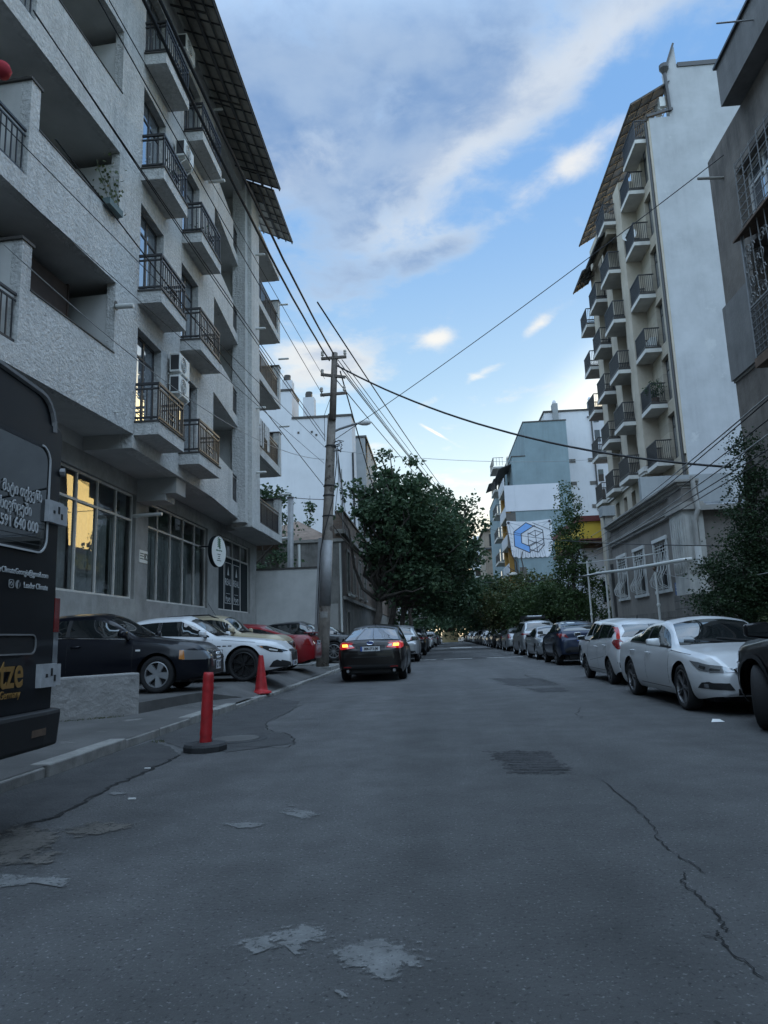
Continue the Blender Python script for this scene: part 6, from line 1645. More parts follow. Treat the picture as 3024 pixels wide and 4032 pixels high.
# ================================================================ CARS
def paint(name, c, metal=0.0, rough=0.28, coat=1.0):
    return mat(name, c, rough, metal=metal, spec=0.28, coat=coat * .38)
M['p_black'] = paint('paint_black', (0.003, 0.0035, 0.005))
M['p_navyblack'] = paint('paint_navy_black', (0.003, 0.004, 0.008))
M['p_white'] = paint('paint_white', (0.62, 0.63, 0.64))
M['p_pearl'] = paint('paint_pearl', (0.60, 0.61, 0.62), 0.15)
M['p_silver'] = paint('paint_silver', (0.32, 0.33, 0.34), 0.6, 0.32)
M['p_grey'] = paint('paint_grey', (0.06, 0.062, 0.066), 0.4, 0.3)
M['p_beige'] = paint('paint_beige', (0.40, 0.34, 0.235), 0.1)
M['p_red'] = paint('paint_red', (0.20, 0.010, 0.014))
M['p_blue'] = paint('paint_blue', (0.014, 0.022, 0.046), 0.35)
M['p_brown'] = paint('paint_brown_black', (0.009, 0.007, 0.0065), 0.2)
M['hinge_white'] = mat('hinge_white', (0.42, 0.43, 0.44), 0.5, var=.2, vscale=12)
M['p_van'] = paint('paint_van', (0.005, 0.006, 0.009), 0.0, 0.4, 0.5)
M['car_glass'] = glass_mat('car_glass', (0.010, 0.013, 0.014), rough=0.015, spec=0.9, ior=1.62)
M['bright_glass'] = glass_mat('bright_glass', (0.30, 0.32, 0.34), rough=0.02, spec=1.0, metal=0.6)
M['tyre'] = mat('tyre', (0.014, 0.014, 0.015), 0.85, bump=0.2, bscale=60)
M['alloy'] = mat('alloy', (0.42, 0.43, 0.44), 0.35, metal=0.7)
M['alloy_dark'] = mat('alloy_dark', (0.02, 0.02, 0.021), 0.35, metal=0.3)
M['alloy_grey'] = mat('alloy_grey', (0.14, 0.14, 0.145), 0.4, metal=0.6)
M['plastic'] = mat('plastic_black', (0.014, 0.014, 0.015), 0.6)
M['chrome'] = mat('chrome', (0.62, 0.63, 0.64), 0.15, metal=1.0)
M['lamp_clear'] = mat('lamp_clear', (0.22, 0.23, 0.24), 0.12, metal=0.5, coat=1.0)
M['lamp_dark'] = mat('lamp_dark', (0.045, 0.048, 0.05), 0.12, metal=0.4, coat=1.0)
M['lamp_red'] = mat('lamp_red', (0.20, 0.008, 0.010), 0.15, coat=1.0)
M['lamp_amber'] = mat('lamp_amber', (0.45, 0.16, 0.02), 0.2, coat=1.0)
M['lamp_white'] = mat('lamp_white', (0.6, 0.6, 0.58), 0.2, coat=1.0)
M['brake_core'] = mat('brake_core', (0.9, 0.4, 0.1), 0.3, emit=((1.0, 0.50, 0.06), 2.2))
M['brake_red'] = mat('brake_red', (0.5, 0.01, 0.01), 0.2, coat=1.0, emit=((1.0, 0.02, 0.015), 0.16))
M['brake_small'] = mat('brake_small', (0.6, 0.02, 0.02), 0.3, emit=((1.0, 0.05, 0.03), 0.9))
M['lamp_strip'] = mat('lamp_strip', (0.55, 0.03, 0.02), 0.2, coat=1.0)
M['plate'] = mat('plate_white', (0.62, 0.63, 0.64), 0.45)
M['plate_text'] = mat('plate_text', (0.015, 0.015, 0.018), 0.5)
M['plate_blue'] = mat('plate_blue', (0.03, 0.08, 0.32), 0.5)

def interp(pts):
    """smooth curve through (x, z) points that never overshoots them"""
    xs_ = [p[0] for p in pts]; zs_ = [p[1] for p in pts]; n = len(pts)
    d = [(zs_[i + 1] - zs_[i]) / (xs_[i + 1] - xs_[i]) for i in range(n - 1)]
    m = [d[0]] + [0 if d[i - 1] * d[i] <= 0 else 2 * d[i - 1] * d[i] / (d[i - 1] + d[i]) for i in range(1, n - 1)] + [d[-1]]
    def f(x):
        if x <= xs_[0]: return zs_[0]
        if x >= xs_[-1]: return zs_[-1]
        i = max(k for k in range(n - 1) if xs_[k] <= x)
        h = xs_[i + 1] - xs_[i]; t = (x - xs_[i]) / h
        return (zs_[i] * (1 + 2 * t) * (1 - t) ** 2 + m[i] * h * t * (1 - t) ** 2 + zs_[i + 1] * t * t * (3 - 2 * t) + m[i + 1] * h * t * t * (t - 1))
    return f
def sstep(a, b, x):
    t = max(0.0, min(1.0, (x - a) / (b - a))); return t * t * (3 - 2 * t)
BUL = interp([(0, .90), (.08, .945), (.25, .985), (.45, 1.0), (.62, .998), (.78, .978), (.9, .962), (1.0, .93)])

class Car:
    def __init__(s, label, paint_, W=1.82, H=1.46, wb=2.8, fo=0.93, ro=1.05, tyre=0.64, tw=0.21, top=None, belt=None, sill=0.21, cat='car',
                 roofw=0.70, nose=(0.85, 0.34), tail=(0.6, 0.16), group=None, name='parked_car', res=78, archr=None):
        s.W, s.H, s.wb, s.R, s.tw, s.sill = W, H, wb, tyre / 2, tw, sill
        s.xf, s.xr = wb / 2 + fo, -wb / 2 - ro
        s.top, s.belt = interp(top), interp(belt)
        s.roofw = roofw * W / 2; s.nose, s.tail = nose, tail
        s.ra = archr or s.R + 0.055
        s.t = thing(name, label, cat, (0, 0, 0), 0, group)
        s.body(res, paint_)
        s.paint = paint_
    def halfw(s, x):
        w = s.W / 2; d, a = s.nose
        if x > s.xf - d: w *= 1 - a * ((x - s.xf + d) / d) ** 2.6
        d, a = s.tail
        if x < s.xr + d: w *= 1 - a * ((s.xr + d - x) / d) ** 2.4
        return w
    def zre(s, x):
        zs, zt = s.belt(x), s.top(x); g = sstep(0.06, 0.42, zt - zs)
        return zt - (0.022 + 0.065 * g)
    def ring(s, x):
        w = s.halfw(x); zs, zt = s.belt(x), max(s.top(x), s.belt(x) + .03); g = sstep(0.06, 0.42, zt - zs)
        e = sstep(s.xf - .5, s.xf, x) * .06 + sstep(s.xr + .4, s.xr, x) * .10
        zl = s.sill + e
        for xa in (-s.wb / 2, s.wb / 2):
            q = s.ra ** 2 - (x - xa) ** 2
            if q > 0: zl = max(zl, s.R + math.sqrt(q))
        zl = min(zl, zs - .08)
        P = []
        for t in (0, .07, .18, .32, .46, .6, .72, .83, .92, 1.0):
            z = zl + (zs - zl) * t; tt = (z - s.sill) / (zs - s.sill); P.append((w * BUL(tt), z))
        ys = P[-1][0]; zr = zt - (0.022 + 0.065 * g); yr = (w * .84) * (1 - g) + min(s.roofw, w * .8) * g
        for q in (.10, .28, .5, .72, .9, 1.0):
            P.append((ys + (yr - ys) * q + .022 * g * math.sin(math.pi * q), zs + (zr - zs) * q))
        for q in (.12, .35, .65, 1.0): P.append((yr * (1 - q), zr + (zt - zr) * (1 - (1 - q) ** 2.0)))
        return P
    def body(s, res, m):
        xs_ = [s.xr + (s.xf - s.xr) * i / res for i in range(res + 1)]
        for xa in (-s.wb / 2, s.wb / 2):
            for k in range(19): xs_.append(xa - s.ra * math.cos(math.pi * k / 18))
            xs_ += [xa - s.ra - .004, xa + s.ra + .004]
        xs_ += [s.xr + .012, s.xr + .03, s.xf - .012, s.xf - .03]
        xs_ = sorted(set(round(x, 4) for x in xs_))
        V = []; F = []; n = None
        for x in xs_:
            P = s.ring(x); full = [(x, y, z) for y, z in P] + [(x, -y, z) for y, z in reversed(P[:-1])]
            n = len(full); V += full
        for i in range(len(xs_) - 1):
            for k in range(n - 1):
                a = i * n + k; F.append((a, a + 1, a + n + 1, a + n))
        # rounded ends
        for sgn, i in ((1, len(xs_) - 1), (-1, 0)):
            base = [V[i * n + k] for k in range(n)]; cz = sum(p[2] for p in base) / n; prev = [i * n + k for k in range(n)]
            for dx, sc in ((.022, .95), (.04, .86), (.048, .70)):
                o = len(V); V += [(base[0][0] + sgn * dx, p[1] * sc, cz + (p[2] - cz) * sc) for p in base]; cur = list(range(o, o + n))
                for k in range(n - 1): F.append((prev[k], prev[k + 1], cur[k + 1], cur[k]) if sgn > 0 else (prev[k], cur[k], cur[k + 1], prev[k + 1]))
                F.append((prev[n - 1], prev[0], cur[0], cur[n - 1]) if sgn > 0 else (prev[n - 1], cur[n - 1], cur[0], prev[0]))
                prev = cur
            F.append(tuple(prev) if sgn > 0 else tuple(reversed(prev)))
        me = bpy.data.meshes.new('body'); me.from_pydata(V, [], F); me.update()
        bm_ = bmesh.new(); bm_.from_mesh(me); bmesh.ops.recalc_face_normals(bm_, faces=bm_.faces)
        # outward: test the roof
        f = max(bm_.faces, key=lambda f_: f_.calc_center_median().z)
        if f.normal.z < 0: bmesh.ops.reverse_faces(bm_, faces=bm_.faces)
        s.bvh = BVHTree.FromBMesh(bm_); bm_.to_mesh(me); bm_.free()
        me.polygons.foreach_set('use_smooth', [True] * len(me.polygons))
        me.materials.append(M[m]); o = bpy.data.objects.new('body', me); COL.objects.link(o); o.parent = s.t; s.bo = o
        mb_ = MB(); u = s.W / 2 - .27
        mb_.box(s.xr + .30, s.xf - .34, -u, u, .17, min(s.belt(0), s.belt(s.wb / 2)) - .10); mb_.box(s.xr + .12, s.xf - .14, -u * .8, u * .8, .22, .5)
        for xa in (-s.wb / 2, s.wb / 2): pass
        mb_.build('underbody', 'plastic', s.t)
    # ---- shapes laid on the bodywork
    def patch(s, pts, axis, n=10, m=4, off=.004):
        """pts: outline in (x, z) for sides 'y', (y, z) for 'f'ront and 'r'ear, (x, y) for 'z'"""
        us = [p[0] for p in pts]; u0, u1 = min(us), max(us); V = []; ok = []
        ul = sorted(set([u0 + (u1 - u0) * i / n for i in range(n + 1)] + [min(max(u, u0), u1) for u in us]))
        ul[0] += 1e-5; ul[-1] -= 1e-5
        for u in ul:
            vs = []
            for i in range(len(pts)):
                a, b = pts[i], pts[(i + 1) % len(pts)]
                if (a[0] - u) * (b[0] - u) <= 0 and abs(a[0] - b[0]) > 1e-9: vs.append(a[1] + (b[1] - a[1]) * (u - a[0]) / (b[0] - a[0]))
            if not vs: vs = [0, 0]
            lo, hi = min(vs), max(vs)
            for j in range(m + 1):
                v = lo + (hi - lo) * j / m
                if axis == 'y': o, d = Vector((u, 3, v)), Vector((0, -1, 0))
                elif axis == '-y': o, d = Vector((u, -3, v)), Vector((0, 1, 0))
                elif axis == 'f': o, d = Vector((s.xf + 1, u, v)), Vector((-1, 0, 0))
                elif axis == 'r': o, d = Vector((s.xr - 1, u, v)), Vector((1, 0, 0))
                else: o, d = Vector((u, v, 3)), Vector((0, 0, -1))
                h, nm, _, _ = s.bvh.ray_cast(o, d)
                if h is None: V.append((0, 0, 0)); ok.append(False)
                else:
                    V.append(tuple(h + nm * off)); ok.append(True)
        F = []
        for i in range(len(ul) - 1):
            for j in range(m):
                a = i * (m + 1) + j; q = (a, a + m + 1, a + m + 2, a + 1)
                if all(ok[k] for k in q):
                    F.append(q if axis in ('-y', 'f', 'z') else tuple(reversed(q)))
        return V, F
    def lay(s, name, m, specs, parent=None, off=.004, n=10, mm=4):
        mb_ = MB()
        for pts, axis in specs: mb_.add(*s.patch(pts, axis, n, mm, off))
        return mb_.build(name, m, parent or s.t, smooth=True)
    def sidewin(s, xa, xb, name='side_window', lift=.045, drop=.055):
        for ax in ('y', '-y'):
            xs_ = [xa + (xb - xa) * i / 14 for i in range(15)]; lo = []; hi = []
            for x in xs_:
                a, b = s.belt(x) + lift, s.zre(x) - drop
                if b > a + .01: lo.append((x, a)); hi.append((x, b))
            s.lay(name, 'car_glass', [(lo + hi[::-1], ax)], n=16, off=.006)
    def pillar(s, x, w=.075, tilt=0.0):
        for ax in ('y', '-y'):
            a, b = s.belt(x) + .045, s.zre(x) - .055
            s.lay('pillar', 'plastic', [([(x - w / 2, a), (x + w / 2, a), (x + w / 2 + tilt, b), (x - w / 2 + tilt, b)], ax)], n=3, off=.007)
    def windscreen(s, x_base, x_top, yb, yt, name='windscreen', wip=True, m='car_glass'):
        s.lay(name, m, [([(x_top, -yt), (x_base, -yb), (x_base, yb), (x_top, yt)], 'z')], n=10, mm=10, off=.006)
        if wip and x_base > x_top:
            mb_ = MB()
            for y0, y1 in ((-.05, -yb * .85), (yb * .55, -.1)):
                P = []
                for k in range(5):
                    y = y0 + (y1 - y0) * k / 4; x = x_base - .03 - .10 * abs(k / 4 - 0)
                    h = s.bvh.ray_cast(Vector((x, y, 3)), Vector((0, 0, -1)))
                    if h[0] is not None: P.append(h[0] + h[1] * .02)
                if len(P) > 2: mb_.tube(P, .011, 5)
            mb_.build('wiper', 'plastic', s.t)
    def seams(s, xs_, handle=True, zh=None, sides=('y', '-y')):
        """door gaps and handles"""
        sp = []
        for ax in sides:
            for x in xs_: sp.append(([(x - .004, s.sill + .10), (x + .004, s.sill + .10), (x + .006, s.belt(x) + .0), (x - .002, s.belt(x) + .0)], ax))
            sp.append(([(xs_[0], s.sill + .095), (xs_[-1], s.sill + .095), (xs_[-1], s.sill + .105), (xs_[0], s.sill + .105)], ax))
        s.lay('door_gap', 'plastic', sp, n=8, mm=6, off=.0015)
        if handle:
            for ax in sides:
                for x in xs_[:-1]:
                    z = (zh or s.belt(x) - .13); sg = 1 if ax == 'y' else -1
                    h = s.bvh.ray_cast(Vector((x + .16, sg * 3, z)), Vector((0, -sg, 0)))[0]
                    if h is None: continue
                    mb_ = MB(); mb_.tube([(x + .07, h[1] + sg * .0, z), (x + .09, h[1] + sg * .035, z + .002), (x + .16, h[1] + sg * .045, z + .004), (x + .23, h[1] + sg * .035, z + .006), (x + .25, h[1], z + .006)], .014, 6)
                    mb_.build('door_handle', s.paint, s.t, smooth=True)
    def wheels(s, spokes=5, m='alloy', sw=.075, rimr=.66, style='star', simple=False):
        src = None
        for xa in (s.wb / 2, -s.wb / 2):
            for sg in (1, -1):
                y = sg * (s.W / 2 - s.tw / 2 - .025)
                if src is None:
                    w = part_empty('wheel', s.t); R_, tw = s.R, s.tw / 2; rr = R_ * rimr
                    mb_ = MB(); mb_.lathe([(rr - .01, -tw * .8), (rr + .012, -tw * .95), (R_ * .88, -tw * 1.02), (R_ * .965, -tw * .9), (R_, -tw * .62), (R_ * 1.003, 0), (R_, tw * .62), (R_ * .965, tw * .9), (R_ * .88, tw * 1.02), (rr + .012, tw * .95), (rr - .01, tw * .8)], 28 if not simple else 16, axis='y')
                    mb_.build('tyre', 'tyre', w, smooth=True)
                    mb_ = MB(); mb_.lathe([(rr, -tw * .5), (rr, tw * .9), (rr * .93, tw * .93), (rr * .90, tw * .70), (rr * .90, tw * .1)], 28 if not simple else 16, axis='y')
                    mb_.lathe([(0, tw * .80), (rr * .15, tw * .80), (rr * .20, tw * .66), (rr * .20, tw * .3)], 14, axis='y')
                    n = spokes
                    for k in range(n):
                        a = 2 * math.pi * k / n
                        u = Vector((math.cos(a), 0, math.sin(a))); v = Vector((-math.sin(a), 0, math.cos(a)))
                        yo = Vector((0, tw * .80, 0)); yi = Vector((0, tw * .52, 0))
                        if style == 'star': segs = [(.12, sw * .55, .95, sw)]; offs = [0]
                        elif style == 'twin': segs = [(.14, sw * .4, .95, sw * .45)]; offs = [-.10, .10]
                        else: segs = [(.12, sw * .35, .95, sw * .35)]; offs = [-.22, .22]
                        for of in offs:
                            for r0, w0, r1, w1 in segs:
                                c0 = u * rr * r0; c1 = u * rr * r1 + v * of * rr
                                b_ = [c0 - v * w0 / 2 + yi, c0 + v * w0 / 2 + yi, c1 + v * w1 / 2 + yi, c1 - v * w1 / 2 + yi]
                                t_ = [c0 - v * w0 / 2 * .7 + yo, c0 + v * w0 / 2 * .7 + yo, c1 + v * w1 / 2 * .8 + Vector((0, tw * .88, 0)), c1 - v * w1 / 2 * .8 + Vector((0, tw * .88, 0))]
                                mb_.hexa(b_, t_)
                    mb_.build('rim', m, w)
                    mb_ = MB(); mb_.lathe([(0, tw * .12), (rr * .9, tw * .12)], 16, axis='y'); mb_.build('brake_disc', 'plastic', w)
                    src = w
                else: w = copy_tree(src, s.t)
                w.location = (xa, y, s.R); w.rotation_euler = (0, .35 * xa, 0 if sg > 0 else math.pi)
    def mirrors(s, x, z, m=None, size=1.0):
        for sg in (1, -1):
            mb_ = MB(); yw_ = s.halfw(x); y0 = sg * (yw_ * .96); y1 = sg * (yw_ + .055); y2 = sg * (yw_ + .055 + .20 * size)
            h = .072 * size
            bot = [(x - .03, y1, z - h), (x + .10, y1, z - h), (x + .06, y2, z - h * .6), (x - .04, y2, z - h * .6)]
            topv = [(x - .03, y1, z + h), (x + .09, y1, z + h), (x + .05, y2, z + h * .8), (x - .04, y2, z + h * .8)]
            if sg > 0: mb_.hexa(bot, topv)
            else: mb_.hexa([bot[k] for k in (0, 3, 2, 1)], [topv[k] for k in (0, 3, 2, 1)])
            o = mb_.build('mirror', m or s.paint, s.t, bevel=.03, smooth=True)
            mb_ = MB(); mb_.bar((x + .03, y0 * .96, z - h * 1.1), (x + .03, y1 * 1.01, z - h * .7), .05, .035)
            q = MB(); a = sg * .012
            k = [(x - .036, y1 + a, z - h * .75), (x - .046, y2 - a, z - h * .45), (x - .046, y2 - a, z + h * .62), (x - .036, y1 + a, z + h * .8)]
            q.add(k, [(0, 1, 2, 3) if sg < 0 else (3, 2, 1, 0)]); q.build('mirror_glass', 'car_glass', o)
            mb_.build('mirror_stalk', 'plastic', s.t)
    def number_plate(s, end, z, body_=None, w=.50, h=.112, off=.012, y=0.0):
        sg = 1 if end == 'f' else -1
        xs_ = [s.bvh.ray_cast(Vector((sg * 5, y + yy, z + zz)), Vector((-sg, 0, 0)))[0] for yy in (-.2, 0, .2) for zz in (-.04, .04)]
        x = max(sg * q[0] for q in xs_ if q is not None) * sg + sg * off
        mb_ = MB(); mb_.box(x - .006, x + .006, y - w / 2, y + w / 2, z - h / 2, z + h / 2); o = mb_.build('number_plate', 'plate', s.t)
        mb_ = MB(); sd_ = 1 if end == 'f' else -1
        a, b = (y - sg * w / 2), (y - sg * (w / 2 - .045)); mb_.box(x + sg * .0062, x + sg * .0075, a, b, z - h / 2 + .002, z + h / 2 - .002); mb_.build('blue_band', 'plate_blue', o)
        if body_:
            tx = text(body_, h * .92, 'plate_text', o, 'lettering', (x + sg * .008, y - sg * -.02 * 1 + (-.0), z - .002), (0, sg, 0), (0, 0, 1), stretch=.74, bold=.0025, depth=.002)
        mb_ = MB(); mb_.box(x - sg * .004, x - sg * .03, y - w / 2 - .01, y + w / 2 + .01, z - h / 2 - .012, z + h / 2 + .012); mb_.build('plate_holder', 'plastic', s.t)
        return o
    def cladding(s, m='plastic', w=.07):
        sp = []
        for ax in ('y', '-y'):
            for xa in (-s.wb / 2, s.wb / 2):
                for k in range(12):
                    a0, a1 = math.pi * k / 12, math.pi * (k + 1) / 12; r0, r1 = s.ra + .004, s.ra + w
                    pts = [(xa + r0 * math.cos(a0), s.R + r0 * math.sin(a0)), (xa + r1 * math.cos(a0), s.R + r1 * math.sin(a0)), (xa + r1 * math.cos(a1), s.R + r1 * math.sin(a1)), (xa + r0 * math.cos(a1), s.R + r0 * math.sin(a1))]
                    sp.append((pts, ax))
            sp.append(([(-s.wb / 2 + s.ra + w, s.sill + .005), (s.wb / 2 - s.ra - w, s.sill + .005), (s.wb / 2 - s.ra - w, s.sill + .13), (-s.wb / 2 + s.ra + w, s.sill + .13)], ax))
        s.lay('cladding', m, sp, n=3, mm=2, off=.010)
    def rails(s, xa, xb, m='plastic', y=None):
        mb_ = MB()
        for sg in (1, -1):
            yy = sg * (y or s.roofw * .93); P = []
            for k in range(7):
                x = xa + (xb - xa) * k / 6; z = s.zre(x) + .01 + (.075 if 0 < k < 6 else -.01); P.append((x, yy, z))
            mb_.tube(P, .022, 6)
        mb_.build('roof_rail', m, s.t, smooth=True)
    def antenna(s, x, h=.2):
        mb_ = MB(); z = s.top(x); mb_.tube([(x, 0, z - .01), (x - .10 * h / .2 * .5, 0, z + h)], [.018, .005], 6); mb_.build('antenna', 'plastic', s.t)
    def place(s, anchor, world_pt, deg, scale=1.0, sz=1.0):
        """put the car's local point (x, y) on the given ground point, facing deg anticlockwise from +x"""
        a = R(deg); c_, sn_ = math.cos(a), math.sin(a)
        ax, ay = anchor[0] * scale, anchor[1] * scale
        s.t.location = (world_pt[0] - (c_ * ax - sn_ * ay), world_pt[1] - (sn_ * ax + c_ * ay), world_pt[2])
        s.t.rotation_euler = (0, 0, a); s.t.scale = (scale, scale, scale * sz)
        return s

def sedan_shape(wb, fo, ro, H, deck=1.04, cowl=.98, nose=.66, hood=.90, belt=.93, xwt=.35, xcw=None, xrt=None, xrb=None, tailz=.90, fast=False):
    xf, xr = wb / 2 + fo, -wb / 2 - ro
    xcw = xcw if xcw is not None else wb / 2 - .45
    xrt = xrt if xrt is not None else -wb / 2 + .62
    xrb = xrb if xrb is not None else -wb / 2 - .30
    top = [(xr, tailz - .12), (xr + .05, tailz + .02), (xr + .16, deck - .01), (xrb - .02, deck + .015), (xrb + .12, deck + .06), (xrt - .22, H - .135), (xrt, H - .055), (xrt + .5, H - .008), (0.05, H), (xwt, H - .045), (xwt + .2, H - .125), (xcw - .12, cowl + .06), (xcw, cowl), (wb / 2 + .1, hood), (xf - .30, (hood + nose) / 2 + .045), (xf - .10, nose + .05), (xf, nose - .05)]
    bl = [(xr, tailz - .20), (xr + .15, deck - .10), (xrb, deck - .055), (-wb / 2 + .6, belt + .03), (0, belt), (xcw - .1, cowl - .085), (wb / 2 + .1, hood - .075), (xf - .30, (hood + nose) / 2 - .04), (xf, nose - .13)]
    return top, bl
def hatch_shape(wb, fo, ro, H, cowl=1.02, nose=.78, hood=.98, belt=.98, xwt=.30, xcw=None, slope=.55, beltr=None, tailz=.88, roofdrop=.07):
    xf, xr = wb / 2 + fo, -wb / 2 - ro
    xcw = xcw if xcw is not None else wb / 2 - .35
    br = beltr or belt + .06
    top = [(xr, tailz - .1), (xr + .03, tailz + .06), (xr + .07, br + .02), (xr + .10 + slope * .28, br + (H - br) * .45), (xr + .12 + slope * .80, H - roofdrop - .06), (xr + .18 + slope, H - roofdrop), (xr + .5 + slope, H - roofdrop * .4), (0.0, H), (xwt, H - .045), (xwt + .2, H - .12), (xcw - .12, cowl + .06), (xcw, cowl), (wb / 2 + .1, hood), (xf - .28, (hood + nose) / 2 + .05), (xf - .08, nose + .05), (xf, nose - .06)]
    bl = [(xr, tailz - .18), (xr + .06, br - .06), (xr + .4, br), (-wb / 2 + .6, belt + .04), (0, belt), (xcw - .1, cowl - .085), (wb / 2 + .1, hood - .08), (xf - .28, (hood + nose) / 2 - .04), (xf, nose - .15)]
    return top, bl
LOTZ = .29

# --- black saloon at the end of the low wall, nose to the street
wb, fo, ro, H = 2.76, .90, .92, 1.45
tp, bl = sedan_shape(wb, fo, ro, H, deck=1.03, cowl=1.00, nose=.72, hood=.93, belt=.95, xwt=.28, xcw=.98, xrt=-.95, xrb=-1.75)
c = Car('black saloon with bright five spoke wheels parked behind the low rendered wall', 'p_navyblack', 1.81, H, wb, fo, ro, .64, .21, tp, bl, nose=(.8, .28), group='cars nosed out of the parking lot')
c.windscreen(.98, .36, .68, .55); c.windscreen(-1.72, -1.08, .64, .54, 'rear_window')
c.sidewin(-.30, .98); c.sidewin(-1.50, -.38); c.pillar(-.34); c.seams([-1.25, -.32, .92]); c.wheels(5, 'alloy', .15, .70); c.mirrors(.78, 1.03)
for ax, sg in (('-y', -1), ('y', 1)):
    c.lay('headlight', 'lamp_clear', [([(1.86, .56), (2.26, .55), (2.24, .70), (1.84, .73)], ax), ([(sg * .45, .56), (sg * .76, .56), (sg * .76, .70), (sg * .45, .685)], 'f')], off=.006)
    c.lay('indicator', 'lamp_amber', [([(1.80, .575), (1.90, .565), (1.88, .72), (1.80, .725)], ax)], off=.008)
    c.lay('side_repeater', 'lamp_white', [([(.98, .73), (1.07, .73), (1.07, .76), (.98, .76)], ax)], off=.006, n=2, mm=2)
    c.lay('belt_trim', 'chrome', [([(-1.5, c.belt(-1.5) + .02), (-.3, c.belt(-.3) + .02), (.9, c.belt(.9) + .02), (.9, c.belt(.9) + .035), (-.3, c.belt(-.3) + .035), (-1.5, c.belt(-1.5) + .035)], ax)], off=.007, n=14, mm=1)
    c.lay('wheel_lip', 'plastic', [([(1.0, .30), (1.02, .36), (1.02, .40), (.98, .40)], ax)], off=.004, n=2, mm=2)
c.lay('grille', 'plastic', [([(-.38, .54), (.38, .54), (.40, .69), (-.40, .69)], 'f')], off=.008)
c.lay('lower_grille', 'plastic', [([(-.62, .30), (.62, .30), (.62, .42), (-.62, .42)], 'f')], off=.006)
mb = MB(); xg = max(v.co.x for v in c.bo.data.vertices) + .005
for k in range(4): mb.tube([(xg, -.118 + k * .078 + .052 * math.cos(a * math.pi / 8), .615 + .052 * math.sin(a * math.pi / 8)) for a in range(17)], .009, 6, caps=False)
for a, b in (((-.40, .53), (.40, .53)), ((-.42, .70), (.42, .70)), ((-.40, .53), (-.42, .70)), ((.40, .53), (.42, .70))): mb.bar((xg - .01, a[0], a[1]), (xg - .01, b[0], b[1]), .018)
mb.build('grille_badge', 'chrome', c.t)
c.number_plate('f', .44, 'JC 118 K', .34, .15)
pt_ = PZ(620, 2730, LOTZ); c.place((wb / 2, -(1.81 / 2 - .12)), pt_, 4, .95, 1.08)
audi = c

# --- white saloon with black wheels
wb, fo, ro, H = 3.0, .93, .95, 1.44
tp, bl = sedan_shape(wb, fo, ro, H, deck=1.03, cowl=.98, nose=.66, hood=.90, belt=.94, xwt=.15, xcw=.85, xrt=-1.0, xrb=-1.85)
c = Car('white sports saloon with black wheels and a black front grille in the lot', 'p_white', 1.92, H, wb, fo, ro, .70, .25, tp, bl, nose=(1.0, .38), group='cars nosed out of the parking lot')
c.windscreen(.86, .22, .70, .56); c.windscreen(-1.80, -1.12, .66, .54, 'rear_window')
c.sidewin(-.38, .80); c.sidewin(-1.55, -.46); c.pillar(-.42); c.seams([-1.25, -.42, .80]); c.wheels(7, 'alloy_dark', .06, .76, 'twin'); c.mirrors(.62, 1.02)
for ax, sg in (('-y', -1), ('y', 1)):
    c.lay('headlight', 'lamp_dark', [([(1.78, .74), (2.08, .60), (2.33, .575), (2.30, .64), (2.0, .725)], ax), ([(sg * .50, .60), (sg * .74, .585), (sg * .78, .66), (sg * .62, .64)], 'f')], off=.006)
    c.lay('lamp_lens', 'lamp_white', [([(2.05, .635), (2.22, .605), (2.22, .632), (2.05, .668)], ax)], off=.010, n=4, mm=2)
    c.lay('indicator', 'lamp_amber', [([(1.84, .715), (1.92, .68), (1.92, .705), (1.86, .73)], ax)], off=.009, n=3, mm=2)
    c.lay('fender_vent', 'plastic', [([(.92 + k * .12, .735), (1.0 + k * .12, .735), (1.0 + k * .12, .755), (.92 + k * .12, .758)], ax) for k in range(3)], off=.006, n=2, mm=2)
    c.lay('air_intake', 'plastic', [([(2.05, .28), (2.36, .27), (2.36, .36), (2.22, .43), (2.14, .40)], ax), ([(sg * .34, .26), (sg * .76, .28), (sg * .70, .42), (sg * .50, .36)], 'f')], off=.006)
    c.lay('hood_line', 'plastic', [([(1.0, c.belt(1.0) - .005), (1.75, c.belt(1.75) - .005), (1.75, c.belt(1.75) + .002), (1.0, c.belt(1.0) + .002)], ax)], off=.003, mm=1)
c.lay('grille', 'plastic', [([(-.36, .40), (.36, .40), (.42, .58), (.30, .635), (-.30, .635), (-.42, .58)], 'f')], off=.01)
xg = max(v.co.x for v in c.bo.data.vertices) + .012
mb = MB()
for k in range(9): mb.bar((xg, -.30 + k * .075, .415), (xg, -.30 + k * .075, .615), .008)
for y in (-.03, 0, .03): mb.bar((xg + .01, y, .52), (xg + .01, y, .59), .012)
mb.bar((xg + .01, 0, .46), (xg + .01, 0, .52), .014); mb.bar((xg + .01, -.036, .52), (xg + .01, .036, .52), .012)
mb.build('grille_badge', 'chrome', c.t)
c.number_plate('f', .335, 'GG 700 G', .50, .11)
pt_ = PZ(962, 2683, LOTZ); c.place((wb / 2, -(1.92 / 2 - .13)), pt_, 2, 1.0, 1.04)

